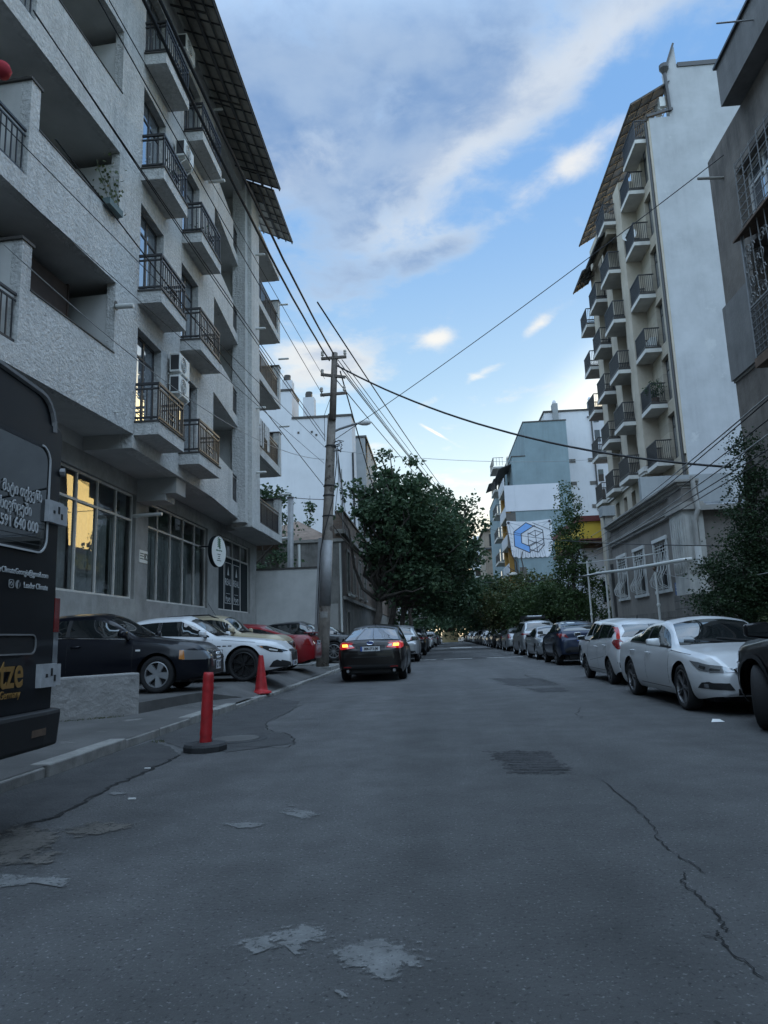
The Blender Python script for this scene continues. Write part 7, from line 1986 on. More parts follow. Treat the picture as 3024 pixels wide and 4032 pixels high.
# --- beige sport utility car with roof rails
wb, fo, ro, H = 2.67, .82, .85, 1.64
tp, bl = hatch_shape(wb, fo, ro, H, cowl=1.14, nose=.92, hood=1.08, belt=1.10, xwt=.34, xcw=.95, slope=.35)
c = Car('pale beige off road car with black roof rails in the parking lot', 'p_beige', 1.80, H, wb, fo, ro, .70, .22, tp, bl, sill=.28, nose=(.6, .24), group='cars nosed out of the parking lot')
c.windscreen(.96, .42, .70, .60); c.sidewin(-.22, .95); c.sidewin(-1.05, -.30); c.sidewin(-1.80, -1.14); c.pillar(-.26); c.pillar(-1.10)
c.seams([-1.1, -.26, .86]); c.wheels(5, 'alloy', .12, .66); c.mirrors(.72, 1.20); c.cladding(); c.rails(-1.5, .25)
for ax, sg in (('-y', -1), ('y', 1)): c.lay('headlight', 'lamp_white', [([(1.78, .72), (2.12, .72), (2.10, .86), (1.80, .90)], ax), ([(sg * .48, .72), (sg * .78, .72), (sg * .80, .87), (sg * .48, .86)], 'f')], off=.006)
c.lay('grille', 'plastic', [([(-.44, .70), (.44, .70), (.44, .86), (-.44, .86)], 'f')], off=.008)
mb = MB(); xg = max(v.co.x for v in c.bo.data.vertices) + .01
for z in (.74, .78, .82): mb.bar((xg, -.4, z), (xg, .4, z), .016)
mb.bar((xg, 0, .72), (xg, 0, .86), .05); mb.build('grille_bar', 'chrome', c.t)
c.lay('lower_bumper', 'plastic', [([(-.8, .34), (.8, .34), (.8, .50), (-.8, .50)], 'f')], off=.006)
c.number_plate('f', .56, 'IR 362 I'); 
c.t.location = (0, 0, 0); c.place((c.xf, 0), (-4.0, 19.4, LOTZ), 0, .95, 1.03)
mb = MB(); mb.tube([(-.1, .3, 1.62), (-.35, .3, 2.0)], .006, 4); mb.build('antenna', 'plastic', c.t)

# --- red saloon with its tail to the street
wb, fo, ro, H = 2.66, .9, 1.0, 1.40
tp, bl = sedan_shape(wb, fo, ro, H, deck=1.02, cowl=.96, nose=.68, hood=.89, belt=.91, xwt=.35, xcw=1.0, xrt=-.75, xrb=-1.55, tailz=.92)
c = Car('red saloon parked tail first towards the street beside the beige car', 'p_red', 1.76, H, wb, fo, ro, .63, .2, tp, bl)
c.windscreen(1.0, .42, .66, .54); c.windscreen(-1.56, -.86, .66, .53, 'rear_window'); c.sidewin(-.25, .95); c.sidewin(-1.3, -.33); c.pillar(-.29)
c.seams([-1.15, -.29, .9]); c.wheels(6, 'alloy', .08, .66); c.mirrors(.8, .98)
for ax, sg in (('-y', -1), ('y', 1)): c.lay('taillight', 'lamp_red', [([(-2.32, .70), (-2.05, .72), (-2.08, .90), (-2.30, .88)], ax), ([(sg * .48, .70), (sg * .80, .70), (sg * .80, .88), (sg * .50, .89)], 'r')], off=.007); c.lay('reverse_lamp', 'lamp_white', [([(sg * .56, .74), (sg * .64, .74), (sg * .64, .81), (sg * .56, .81)], 'r')], off=.012, n=3, mm=2)
mb = MB(); mb.box(-2.30, -2.05, -.60, .60, 1.05, 1.08); mb.box(-2.22, -2.15, -.52, -.46, 1.0, 1.05); mb.box(-2.22, -2.15, .46, .52, 1.0, 1.05); mb.build('spoiler', 'p_red', c.t, bevel=.012)
c.number_plate('r', .78, 'BV 404 B'); c.place((c.xr, 0), (-3.62, 21.5, LOTZ + .0), 180)

# --- black crossover and dark estate behind the pole
wb, fo, ro, H = 2.85, .88, .95, 1.62
tp, bl = hatch_shape(wb, fo, ro, H, cowl=1.10, nose=.86, hood=1.03, belt=1.06, xwt=.15, xcw=.92, slope=.8, roofdrop=.13)
c = Car('black crossover with lattice alloy wheels parked behind the utility pole', 'p_black', 1.90, H, wb, fo, ro, .74, .24, tp, bl, sill=.26, group='cars nosed out of the parking lot')
c.windscreen(.93, .22, .72, .58); c.sidewin(-.30, .88); c.sidewin(-1.35, -.38); c.pillar(-.34); c.seams([-1.3, -.34, .85]); c.wheels(10, 'alloy', .035, .72, 'cross'); c.mirrors(.68, 1.15, 'chrome')
for ax, sg in (('-y', -1), ('y', 1)): c.lay('headlight', 'lamp_clear', [([(1.85, .70), (2.22, .66), (2.18, .78), (1.86, .86)], ax)], off=.006)
pt_ = PZ(1316, 2601, .325); c.place((wb / 2, -(1.9 / 2 - .13)), pt_, 0, .98)
tp, bl = hatch_shape(2.8, .85, .95, 1.5, cowl=1.04, nose=.8, hood=.98, belt=.99, xwt=.2, xcw=.95, slope=.7)
c = Car('dark grey estate car standing beyond the black crossover', 'p_grey', 1.84, 1.5, 2.8, .85, .95, .68, .22, tp, bl)
c.windscreen(.96, .28, .7, .57); c.sidewin(-.3, .9); c.sidewin(-1.4, -.38); c.pillar(-.34); c.wheels(8, 'alloy', .05, .70); c.mirrors(.7, 1.06)
for ax, sg in (('-y', -1), ('y', 1)): c.lay('headlight', 'lamp_clear', [([(1.85, .62), (2.18, .60), (2.16, .72), (1.86, .80)], ax)], off=.006)
c.place((c.xf, 0), (-2.75, 31.2, .325), 0)

# --- dark saloon with lit brake lamps
wb, fo, ro, H = 2.85, .95, 1.07, 1.47
tp, bl = sedan_shape(wb, fo, ro, H, deck=1.02, cowl=.98, nose=.68, hood=.92, belt=.95, xwt=.3, xcw=1.0, xrt=-.85, xrb=-1.95, tailz=.95)
c = Car('dark brown black saloon with glowing red brake lights on the street', 'p_brown', 1.86, H, wb, fo, ro, .67, .23, tp, bl, tail=(.7, .13), roofw=.69, name='stopped_car')
c.windscreen(-1.96, -.98, .74, .58, 'rear_window', wip=False, m='bright_glass'); c.windscreen(1.0, .36, .7, .56)
c.sidewin(-.35, .95); c.sidewin(-1.55, -.43); c.pillar(-.39); c.seams([-1.35, -.39, .9]); c.wheels(10, 'alloy_grey', .05, .70); c.mirrors(.8, 1.02)
for ax, sg in (('-y', -1), ('y', 1)):
    c.lay('taillight', 'brake_red', [([(sg * .42, .84), (sg * .80, .80), (sg * .84, .93), (sg * .80, .99), (sg * .52, .93)], 'r'), ([(-2.46, .80), (-2.15, .86), (-2.10, .96), (-2.44, .99)], ax)], off=.008, mm=5)
    c.lay('brake_lamp', 'brake_core', [([(sg * .60, .865), (sg * .745, .86), (sg * .755, .925), (sg * .62, .925)], 'r')], off=.02, n=5, mm=3)
    c.lay('reverse_lamp', 'lamp_white', [([(sg * .46, .865), (sg * .57, .865), (sg * .58, .915), (sg * .50, .91)], 'r')], off=.016, n=4, mm=2)
    c.lay('reflector', 'lamp_red', [([(sg * .52, .355), (sg * .72, .36), (sg * .72, .385), (sg * .52, .38)], 'r')], off=.008, n=4, mm=2)
    mb = MB(); xq = c.xr - .05; mb.tube([(xq + .25, sg * .62, .27), (xq + .03, sg * .62, .27)], .038, 12); mb.build('exhaust', 'steel', c.t)
xg = min(v.co.x for v in c.bo.data.vertices) 
c.lay('boot_trim', 'plastic', [([(-.55, .62), (.55, .62), (.40, .60), (-.40, .60)], 'r')], off=.004)
c.lay('lower_bumper', 'plastic', [([(-.86, .22), (.86, .22), (.86, .36), (.60, .42), (-.60, .42), (-.86, .36)], 'r')], off=.006)
c.lay('boot_gap', 'plastic', [([(-.66, .70), (.66, .70), (.66, .708), (-.66, .708)], 'r')], off=.005, mm=1)
c.lay('diffuser', 'lamp_clear', [([(-.5, .275), (.5, .275), (.46, .30), (-.46, .30)], 'r')], off=.009, mm=1)
c.lay('plate_recess', 'plastic', [([(-.34, .72), (.34, .72), (.40, .90), (-.40, .90)], 'r')], off=.003)
mb = MB(); mb.tube([(xg - .012, .10 * math.cos(a * math.pi / 12), .955 + .042 * math.sin(a * math.pi / 12)) for a in range(25)], .007, 5, caps=False); ba = mb.build('badge', 'chrome', c.t)
mb = MB(); mb.add([(xg - .012, -.10 * math.cos(a * math.pi / 12), .955 + .042 * math.sin(a * math.pi / 12)) for a in range(24)], [tuple(range(24))]); mb.build('badge_face', 'plate_blue', ba)
text('Ford', .062, 'chrome', ba, 'lettering', (xg - .016, 0, .955), (0, -1, 0), (0, 0, 1), shear=.3)
c.number_plate('r', .81, 'MM-083-JM', .52, .115)
c.antenna(-.75, .13)
c.place((-wb / 2, 0), (-1.78, 20.1, 0.004), 90, .99, 1.06)

# --- generic parked cars, both sides
def build_hatch(label, p, W=1.70, H=1.52, wb=2.53, fo=.80, ro=.68, tyre=.60, slope=.45, group=None, spokes=7, cow=1.04, **kw):
    sill = kw.pop('sill', .21); hood = kw.pop('hood', .98); nose = kw.pop('nose', .78); belt = kw.pop('belt', .98); sty = kw.pop('style', 'star'); wm = kw.pop('wm', 'alloy')
    tailz = kw.pop('tailz', .90); beltr = kw.pop('beltr', None); rd = kw.pop('roofdrop', .07)
    tp, bl = hatch_shape(wb, fo, ro, H, cowl=cow, nose=nose, hood=hood, belt=belt, xwt=.2, xcw=wb / 2 - .25, slope=slope, tailz=tailz, beltr=beltr, roofdrop=rd)
    c = Car(label, p, W, H, wb, fo, ro, tyre, .19 if tyre < .62 else .23, tp, bl, sill=sill, group=group, tail=(.5, .10))
    yb = W / 2 * .80
    c.windscreen(wb / 2 - .25, .28, yb, W / 2 * .66); c.sidewin(-.20, wb / 2 - .3); c.sidewin(-wb / 2 + .15, -.28); c.sidewin(c.xr + .42, -wb / 2 + .05); c.pillar(-.24); c.pillar(-wb / 2 + .10)
    c.seams([-wb / 2 + .12, -.24, wb / 2 - .38]); c.wheels(spokes, wm, .07, .68, sty); c.mirrors(wb / 2 - .55, belt + .09)
    br = beltr or belt + .06
    c.lay('rear_window', 'car_glass', [([(-yb * .92, br + .06), (yb * .92, br + .06), (W / 2 * .60, H - rd - .10), (-W / 2 * .60, H - rd - .10)], 'r')], off=.006, mm=6)
    return c
# white hatchback
c = build_hatch('white hatchback with tall red and white tail lights parked tail towards the viewer', 'p_pearl', belt=.97, cow=1.05, spokes=8, wm='alloy_dark', slope=.40, beltr=1.02)
for ax, sg in (('y', 1), ('-y', -1)):
    c.lay('taillight', 'lamp_red', [([(sg * .50, .80), (sg * .78, .86), (sg * .80, 1.00), (sg * .66, 1.02)], 'r'), ([(c.xr + .02, .80), (c.xr + .30, .96), (c.xr + .24, 1.02), (c.xr + .04, 1.02)], ax)], off=.008)
    c.lay('taillight', 'lamp_strip', [([(sg * .672, 1.03), (sg * .73, 1.03), (sg * .655, 1.30), (sg * .605, 1.30)], 'r')], off=.009)
    c.lay('reverse_lamp', 'lamp_white', [([(sg * .60, .86), (sg * .70, .89), (sg * .70, .96), (sg * .64, .96)], 'r')], off=.012, n=4)
    c.lay('bumper_vent', 'plastic', [([(sg * .42, .40), (sg * .74, .40), (sg * .78, .52), (sg * .46, .50)], 'r')], off=.006, n=4)
    c.lay('crease', 'plastic', [([(-.9, .62), (.6, .50), (.6, .507), (-.9, .627)], ax)], off=.0015, mm=1)
c.lay('lower_bumper', 'plastic', [([(-.6, .24), (.6, .24), (.6, .34), (-.6, .34)], 'r')], off=.006)
c.number_plate('r', .74, None); c.antenna(-.9, .08)
text('FIT', .075, 'chrome', c.t, 'lettering', (c.xr - .035, -.42, .88), (0, -1, 0), (0, 0, 1))
c.place((-2.53 / 2, .74), PZ(2419, 2694, 0), 90, .93, .97)
# white saloon facing the viewer
wb, fo, ro, H = 2.83, .95, 1.08, 1.46
tp, bl = sedan_shape(wb, fo, ro, H, deck=1.06, cowl=1.00, nose=.70, hood=.94, belt=.96, xwt=.28, xcw=1.0, xrt=-.8, xrb=-1.85)
c = Car('pearl white saloon facing the viewer, parked next to the black car', 'p_pearl', 1.84, H, wb, fo, ro, .70, .22, tp, bl, nose=(.85, .30))
c.windscreen(1.0, .33, .72, .58); c.windscreen(-1.85, -.95, .68, .56, 'rear_window'); c.sidewin(-.30, .95); c.sidewin(-1.45, -.38); c.pillar(-.34); c.seams([-1.3, -.34, .90]); c.wheels(5, 'alloy_grey', .05, .76, 'twin'); c.mirrors(.76, 1.04)
for ax, sg in (('-y', -1), ('y', 1)):
    c.lay('headlight', 'lamp_clear', [([(1.80, .77), (2.05, .63), (2.34, .60), (2.33, .68), (2.0, .75)], ax), ([(sg * .36, .615), (sg * .74, .60), (sg * .78, .72), (sg * .60, .695)], 'f')], off=.007)
    c.lay('lamp_lens', 'lamp_dark', [([(2.03, .67), (2.13, .645), (2.14, .685), (2.04, .71)], ax), ([(2.19, .635), (2.30, .622), (2.30, .645), (2.20, .668)], ax)], off=.011, n=4, mm=3)
    c.lay('fog_lamp', 'plastic', [([(1.99, .38), (2.28, .37), (2.30, .44), (2.2, .475), (2.08, .46)], ax), ([(sg * .50, .36), (sg * .76, .37), (sg * .74, .46), (sg * .56, .46)], 'f')], off=.007)
    c.lay('fog_lens', 'lamp_clear', [([(2.12, .395), (2.19, .39), (2.19, .445), (2.12, .445)], ax)], off=.010, n=3, mm=2)
    c.lay('hood_line', 'plastic', [([(.95, c.belt(.95) - .004), (1.75, c.belt(1.75) + .012), (1.75, c.belt(1.75) + .018), (.95, c.belt(.95) + .003)], ax)], off=.002, mm=1)
    c.lay('window_trim', 'plastic', [([(-1.45, c.belt(-1.45) + .022), (-.3, c.belt(-.3) + .022), (.9, c.belt(.9) + .022), (.9, c.belt(.9) + .045), (-.3, c.belt(-.3) + .045), (-1.45, c.belt(-1.45) + .045)], ax)], off=.0075, n=14, mm=1)
c.lay('grille', 'plastic', [([(-.42, .50), (.42, .50), (.48, .64), (.36, .69), (-.36, .69), (-.48, .64)], 'f')], off=.007)
c.lay('lower_grille', 'plastic', [([(-.52, .26), (.52, .26), (.46, .38), (-.46, .38)], 'f')], off=.007)
xg = max(v.co.x for v in c.bo.data.vertices) + .012
mb = MB()
for a, b in (((-.5, .66), (-.36, .50)), ((-.36, .50), (.36, .50)), ((.36, .50), (.5, .66))): mb.bar((xg - .01, a[0], a[1]), (xg - .01, b[0], b[1]), .022)
mb.tube([(xg + .003, .07 * math.cos(a * math.pi / 8), .635 + .055 * math.sin(a * math.pi / 8)) for a in range(17)], .010, 6, caps=False); mb.build('grille_badge', 'chrome', c.t)
c.number_plate('f', .43, None)
c.place((wb / 2, -(1.84 / 2 - .13)), PZ(2722, 2795, 0), -90, .915, .965)
# black car cut by the right edge
tp, bl = hatch_shape(2.7, .84, .85, 1.56, cowl=1.06, nose=.80, hood=.99, belt=1.0, xwt=.25, xcw=.98, slope=.6)
c = Car('glossy black crossover cut off by the right edge of the view', 'p_black', 1.86, 1.56, 2.7, .84, .85, .70, .24, tp, bl, sill=.25, nose=(.75, .30))
c.windscreen(1.0, .33, .7, .58); c.sidewin(-.3, .92); c.sidewin(-1.2, -.38); c.pillar(-.34); c.seams([-1.2, -.34, .9]); c.wheels(5, 'alloy_dark', .1, .7); c.mirrors(.72, 1.06, None, 1.25); c.cladding('plastic', .055)
for ax, sg in (('-y', -1), ('y', 1)): c.lay('headlight', 'lamp_clear', [([(1.72, .72), (2.10, .66), (2.06, .76), (1.74, .84)], ax), ([(sg * .5, .66), (sg * .76, .66), (sg * .78, .78), (sg * .5, .74)], 'f')], off=.007)
c.place((1.35, .80), (3.55, 8.25, 0), 91.5)
for w in c.t.children:
    if w.name.startswith('wheel') and w.location[0] > 0: w.rotation_euler[2] += R(-32)
# white car hidden between hatchback and blue crossover
tp, bl = sedan_shape(2.7, .9, 1.0, 1.46, xwt=.3, xcw=.95)
c = Car('white saloon mostly hidden between the white hatchback and the blue crossover', 'p_white', 1.8, 1.46, 2.7, .9, 1.0, .64, .21, tp, bl)
c.windscreen(.95, .36, .68, .56); c.windscreen(-1.6, -.9, .66, .55, 'rear_window'); c.sidewin(-.3, .9); c.sidewin(-1.3, -.38); c.wheels(7, 'alloy'); c.mirrors(.72, 1.02)
c.place((0, 0), (5.35, 21.8, .004), 90)
# blue crossover
c = build_hatch('dark blue crossover with sloping black roof seen from behind on the right', 'p_blue', 1.80, 1.54, 2.64, .90, .82, .68, slope=.85, spokes=5, wm='alloy_dark', sill=.27, belt=1.04, cow=1.10, hood=1.05, nose=.86, beltr=1.10, tailz=1.0, roofdrop=.10)
c.cladding()
for ax, sg in (('y', 1), ('-y', -1)):
    c.lay('taillight', 'lamp_red', [([(sg * .52, .92), (sg * .80, 1.0), (sg * .82, 1.08), (sg * .62, 1.06)], 'r'), ([(c.xr + .02, .92), (c.xr + .20, 1.0), (c.xr + .42, 1.07), (c.xr + .1, 1.08)], ax)], off=.009)
    c.lay('roof_pillar', 'plastic', [([(-wb / 2 + .1, 1.2), (-wb / 2 + .45, 1.2), (-wb / 2 + .7, 1.42), (-wb / 2 + .6, 1.42)], ax)], off=.009)
c.lay('lower_bumper', 'plastic', [([(-.8, .30), (.8, .30), (.8, .50), (.5, .62), (-.5, .62), (-.8, .50)], 'r')], off=.007)
c.lay('spoiler_window', 'lamp_white', [([(.10, 1.41), (.34, 1.41), (.36, 1.455), (.10, 1.455)], 'r'), ([(.42, 1.41), (.56, 1.41), (.52, 1.45), (.43, 1.455)], 'r')], off=.012, n=4, mm=2)
c.number_plate('r', .86, 'CA-944-J', .50, .115); 
c.place((-2.64 / 2, .80), (4.10, 25.3, .004), 90, .98)
# silver saloon facing the viewer
tp, bl = sedan_shape(2.85, .9, 1.1, 1.44, deck=1.04, cowl=.98, nose=.72, hood=.92, belt=.94, xwt=.25, xcw=.95)
c = Car('silver blue saloon facing the viewer behind the blue crossover', 'p_silver', 1.83, 1.44, 2.85, .9, 1.1, .66, .22, tp, bl)
c.windscreen(.96, .3, .7, .57); c.sidewin(-.3, .9); c.sidewin(-1.4, -.38); c.pillar(-.34); c.seams([-1.3, -.34, .88]); c.wheels(5, 'alloy', .06, .72, 'twin'); c.mirrors(.72, 1.02, 'p_black')
for ax, sg in (('-y', -1), ('y', 1)): c.lay('headlight', 'lamp_clear', [([(1.85, .60), (2.28, .58), (2.26, .68), (1.88, .73)], ax), ([(sg * .36, .58), (sg * .76, .58), (sg * .78, .70), (sg * .4, .68)], 'f')], off=.007)
for sg in (1, -1): c.lay('grille', 'plastic', [([(sg * .04, .52), (sg * .30, .52), (sg * .30, .66), (sg * .04, .66)], 'f')], off=.008)
c.lay('lower_grille', 'plastic', [([(-.6, .28), (.6, .28), (.55, .42), (-.55, .42)], 'f')], off=.007)
c.place((1.425, -.80), (4.18, 30.8, .004), -90, .98)
# silver people carrier with roof box
c = build_hatch('silver people carrier with a roof box seen from behind on the right', 'p_silver', 1.88, 1.74, 2.9, .9, 1.0, .68, slope=.28, cow=1.16, hood=1.10, nose=.88, belt=1.08, tailz=.98)
for ax, sg in (('y', 1), ('-y', -1)): c.lay('taillight', 'lamp_red', [([(sg * .46, 1.0), (sg * .86, 1.0), (sg * .86, 1.08), (sg * .46, 1.07)], 'r'), ([(c.xr + .02, 1.0), (c.xr + .35, 1.03), (c.xr + .35, 1.07), (c.xr + .03, 1.08)], ax)], off=.008)
c.lay('lower_bumper', 'plastic', [([(-.8, .26), (.8, .26), (.7, .40), (-.7, .40)], 'r')], off=.006); c.rails(-1.7, .1)
c.place((-1.45, .82), (4.3, 37.6, .004), 90, 1.02)
rb_ = c
mb = MB(); mb.box(-1.5, .1, -.42, .42, 0, .05); mb.box(-1.6, .2, -.45, .45, .06, .16)
rbx = thing('roof_box', 'flat silver and black roof carrier on the people carrier', 'roof box', (5.13, 39.0, 1.86), R(90))
mb2 = MB(); mb2.box(-.9, .9, -.40, .40, .05, .15); mb2.build('lid', 'p_silver', rbx, bevel=.03)
mb2 = MB(); mb2.box(-1.0, 1.0, -.55, .55, 0, .045); mb2.box(-1.0, 1.0, -.52, -.46, .046, .16); mb2.box(-1.0, 1.0, .46, .52, .046, .16); mb2.build('tray', 'plastic', rbx)
# silver two box car
c = build_hatch('silver hatchback with a taxi bar on the roof on the right, beyond the people carrier', 'p_silver', 1.75, 1.49, 2.7, .9, .85, .62, slope=.9, beltr=1.05, roofdrop=.10)
for ax, sg in (('y', 1), ('-y', -1)): c.lay('taillight', 'lamp_red', [([(sg * .60, .80), (sg * .80, .80), (sg * .78, 1.06), (sg * .64, 1.06)], 'r')], off=.009)
mb = MB(); mb.box(-.3, -.15, -.25, .25, 1.47, 1.57); mb.build('taxi_sign', 'lamp_white', c.t)
c.place((-1.35, .78), (4.5, 47.4, .004), 90, 1.02)

# --- rows down the street: one of each kind, then copies with their own paint
def proto_suv(label, p, g):
    c = build_hatch(label, p, 1.86, 1.68, 2.7, .85, .85, .70, slope=.35, cow=1.14, hood=1.08, nose=.88, belt=1.08, tailz=.98, sill=.26, group=g)
    for ax, sg in (('y', 1), ('-y', -1)):
        c.lay('taillight', 'lamp_red', [([(sg * .52, .96), (sg * .82, .96), (sg * .82, 1.08), (sg * .56, 1.08)], 'r'), ([(c.xr + .02, .96), (c.xr + .22, .98), (c.xr + .22, 1.07), (c.xr + .03, 1.08)], ax)], off=.008)
        c.lay('headlight', 'lamp_clear', [([(1.75, .76), (2.14, .74), (2.12, .86), (1.78, .92)], ax), ([(sg * .45, .74), (sg * .78, .74), (sg * .8, .88), (sg * .5, .86)], 'f')], off=.007)
    c.lay('lower_bumper', 'plastic', [([(-.8, .3), (.8, .3), (.75, .5), (-.75, .5)], 'r'), ([(-.8, .3), (.8, .3), (.75, .55), (-.75, .55)], 'f')], off=.006)
    c.cladding(); c.rails(-1.5, .1); c.number_plate('r', .84, None); return c
def proto_sedan(label, p, g):
    tp, bl = sedan_shape(2.75, .9, 1.02, 1.45, deck=1.05, cowl=.98, nose=.70, hood=.92, belt=.94)
    c = Car(label, p, 1.80, 1.45, 2.75, .9, 1.02, .65, .21, tp, bl, group=g)
    c.windscreen(.93, .42, .68, .56); c.windscreen(-1.66, -.9, .66, .55, 'rear_window'); c.sidewin(-.3, .85); c.sidewin(-1.3, -.38); c.pillar(-.34); c.seams([-1.2, -.34, .85]); c.wheels(6, 'alloy', .07); c.mirrors(.7, 1.02)
    for ax, sg in (('y', 1), ('-y', -1)):
        c.lay('taillight', 'lamp_red', [([(sg * .50, .80), (sg * .80, .80), (sg * .80, .93), (sg * .52, .93)], 'r')], off=.008)
        c.lay('headlight', 'lamp_clear', [([(1.80, .62), (2.2, .60), (2.18, .70), (1.84, .76)], ax), ([(sg * .42, .60), (sg * .76, .60), (sg * .78, .72), (sg * .45, .70)], 'f')], off=.007)
    c.lay('grille', 'plastic', [([(-.36, .50), (.36, .50), (.36, .66), (-.36, .66)], 'f')], off=.007); c.number_plate('r', .72, None); return c
def recolour(root, p):
    for o in list(root.children):
        if o.name.split('.')[0] in ('body', 'mirror', 'door_handle'):
            o.material_slots[0].link = 'OBJECT'; o.material_slots[0].material = M[p]
def dup(c, label, p, loc, deg, sc=1.0, g=None):
    r_ = copy_tree(c.t); r_['label'] = label
    if g: r_['group'] = g
    r_.location = loc; r_.rotation_euler = (0, 0, R(deg)); r_.scale = (sc,) * 3; recolour(r_, p); return r_
GL, GRR = 'cars parked along the left kerb', 'cars parked far along the right kerb'
suv = proto_suv('silver crossover with red tail lights just beyond the car with lit brakes', 'p_silver', GL)
suv.place((-1.35, 0), (-1.78, 33.6, .004), 90, 1.02)
sed = proto_sedan('white saloon parked fourth in the left kerb row, partly hidden', 'p_white', GL)
sed.place((0, 0), (-1.45, 64.5, .004), 90, 1.0)
for lab, cc, p, x, y in (('tall black off road car parked behind the silver crossover', suv, 'p_black', -1.62, 45.5), ('grey off road car third in the left kerb row', suv, 'p_grey', -1.55, 54.5),
                         ('silver saloon in the left kerb row after the white saloon', sed, 'p_silver', -1.3, 73.5), ('white off road car far along the left kerb row', suv, 'p_white', -1.0, 83), ('dark saloon at the far end of the left kerb row', sed, 'p_grey', -.7, 94), ('farthest silver car of the left kerb row', sed, 'p_silver', -.4, 106)):
    dup(cc, lab, p, (x, y, .004), 90, 1.0, GL)
row = [('black saloon on the right just beyond the silver hatchback', sed, 'p_black', 54.6, 90), ('black off road car facing the viewer in the right row', suv, 'p_black', 61.0, -90), ('dark grey saloon facing the viewer between dark off road cars', sed, 'p_grey', 67.5, -90),
       ('white saloon facing the viewer in the right row', sed, 'p_white', 73.5, -90), ('dark off road car seen from behind, sixth in the far right row', suv, 'p_grey', 79.5, 90), ('silver off road car facing the viewer with bright roof', suv, 'p_silver', 86, -90),
       ('dark blue saloon far along the right row', sed, 'p_blue', 93, 90), ('white saloon far along the right row', sed, 'p_white', 100, 90), ('black saloon near the end of the right row', sed, 'p_black', 108, 90), ('silver car near the end of the right row', suv, 'p_silver', 117, 90), ('small dark car at the very end of the right row', sed, 'p_grey', 128, 90), ('last pale car of the right row', sed, 'p_white', 140, 90)]
for lab, cc, p, y, dg_ in row: dup(cc, lab, p, (5.35 + (y - 50) * .006, y, .004), dg_, 1.0, GRR)

# ================================================================ DARK DELIVERY VAN (rear doors towards the street)
vx = -2.62
vn = thing('delivery_van', 'black high roofed delivery van with white and gold lettering on its rear doors', 'van', (-5.4, 3.75, .14))
VL = vn.location
def vbuild(mb_, nm, m, **k): return mb_.build(nm, m, vn, world=True, **k)
# body: a loft along the length with rounded roof edges and slight tumblehome; rear face at vx
y_c, hw = 3.80, .99
def vring(x, top=2.88, w=hw):
    P = []
    for z, f in ((.52, .95), (.70, .985), (1.0, 1.0), (1.45, .995), (1.9, .965), (2.35, .90), (2.62, .855)): P.append((f * w, z))
    for k in range(1, 6):
        a = k / 5 * math.pi / 2; P.append((w * .855 - .20 + .20 * math.cos(a), 2.62 + (top - 2.62) * math.sin(a)))
    P.append((0, top + .035))
    return [(x, y_c + y, z) for y, z in P] + [(x, y_c - y, z) for y, z in reversed(P[:-1])]
mb = MB(); rings = [(vx - .0, .975, 2.85), (vx - .03, .99, 2.868), (vx - .10, 1.0, 2.88), (-4.5, 1.0, 2.90), (-6.3, 1.0, 2.88), (-6.7, .99, 2.72)]
V = []; n = None
for x, s_, tz in rings:
    r_ = vring(x, tz, hw * s_); n = len(r_); V += r_
F = []
for i in range(len(rings) - 1):
    for k in range(n - 1): a = i * n + k; F.append((a, a + n, a + n + 1, a + 1))
F.append(tuple(range(n)))
mb.add(V, F); vb = vbuild(mb, 'body', 'p_van', smooth=False)
mb = MB()
mb.hexa([(-8.15, y_c - .9, .52), (-6.7, y_c - .97, .52), (-6.7, y_c + .97, .52), (-8.15, y_c + .9, .52)], [(-7.9, y_c - .85, 1.15), (-6.7, y_c - .95, 1.9), (-6.7, y_c + .95, 1.9), (-7.9, y_c + .85, 1.15)])
mb.hexa([(-7.35, y_c - .82, 1.5), (-6.69, y_c - .94, 1.9), (-6.69, y_c + .94, 1.9), (-7.35, y_c + .82, 1.5)], [(-6.75, y_c - .7, 2.6), (-6.69, y_c - .80, 2.7), (-6.69, y_c + .80, 2.7), (-6.75, y_c + .7, 2.6)])
vbuild(mb, 'cab', 'p_van', bevel=.06)
mb = MB(); mb.box(-7.9, vx + .14 - .2, y_c - .85, y_c + .85, .48, .60); vbuild(mb, 'underbody', 'plastic')
for x in (-3.6, -7.15):
    for sg in (1, -1):
        w = part_empty('wheel', vn, (x - VL[0], y_c + sg * .84 - VL[1], .34)); w.rotation_euler = (0, 0, 0 if sg > 0 else math.pi)
        mb = MB(); mb.lathe([(.2, -.1), (.30, -.11), (.34, -.07), (.34, .07), (.30, .11), (.2, .1)], 22, axis='y'); mb.build('tyre', 'tyre', w, smooth=True)
        mb = MB(); mb.lathe([(0, .06), (.1, .08), (.2, .07), (.205, .1)], 18, axis='y'); mb.build('rim', 'alloy_grey', w)
# rear bumper with a step, curved under at the corner
mb = MB(); prof = [(.0, .52), (.10, .50), (.15, .53), (.16, .68), (.13, .73), (.0, .735)]
pl_ = [(-2.85, 1.02), (-2.62, 1.01), (-2.56, .95), (-2.545, .75), (-2.545, -.75), (-2.56, -.95), (-2.62, -1.01), (-2.85, -1.02)]
bt = [(x - .0, y_c + y, .50) for x, y in pl_]; tp_ = [(x + .02, y_c + y * 1.005, .735) for x, y in pl_]
nn_ = len(pl_); mb.add(bt + tp_, [tuple(range(nn_)), tuple(reversed(range(nn_, 2 * nn_)))] + [(i, nn_ + i, nn_ + (i + 1) % nn_, (i + 1) % nn_) for i in range(nn_)])
bp = vbuild(mb, 'rear_bumper', 'plastic', bevel=.025)
mb = MB(); mb.box(vx + .065, vx + .086, y_c + .60, y_c + .76, .585, .665); o_ = mb.build('bumper_reflector', 'rusty'); o_.data.transform(Matrix.Translation(-VL)); o_.parent = vn
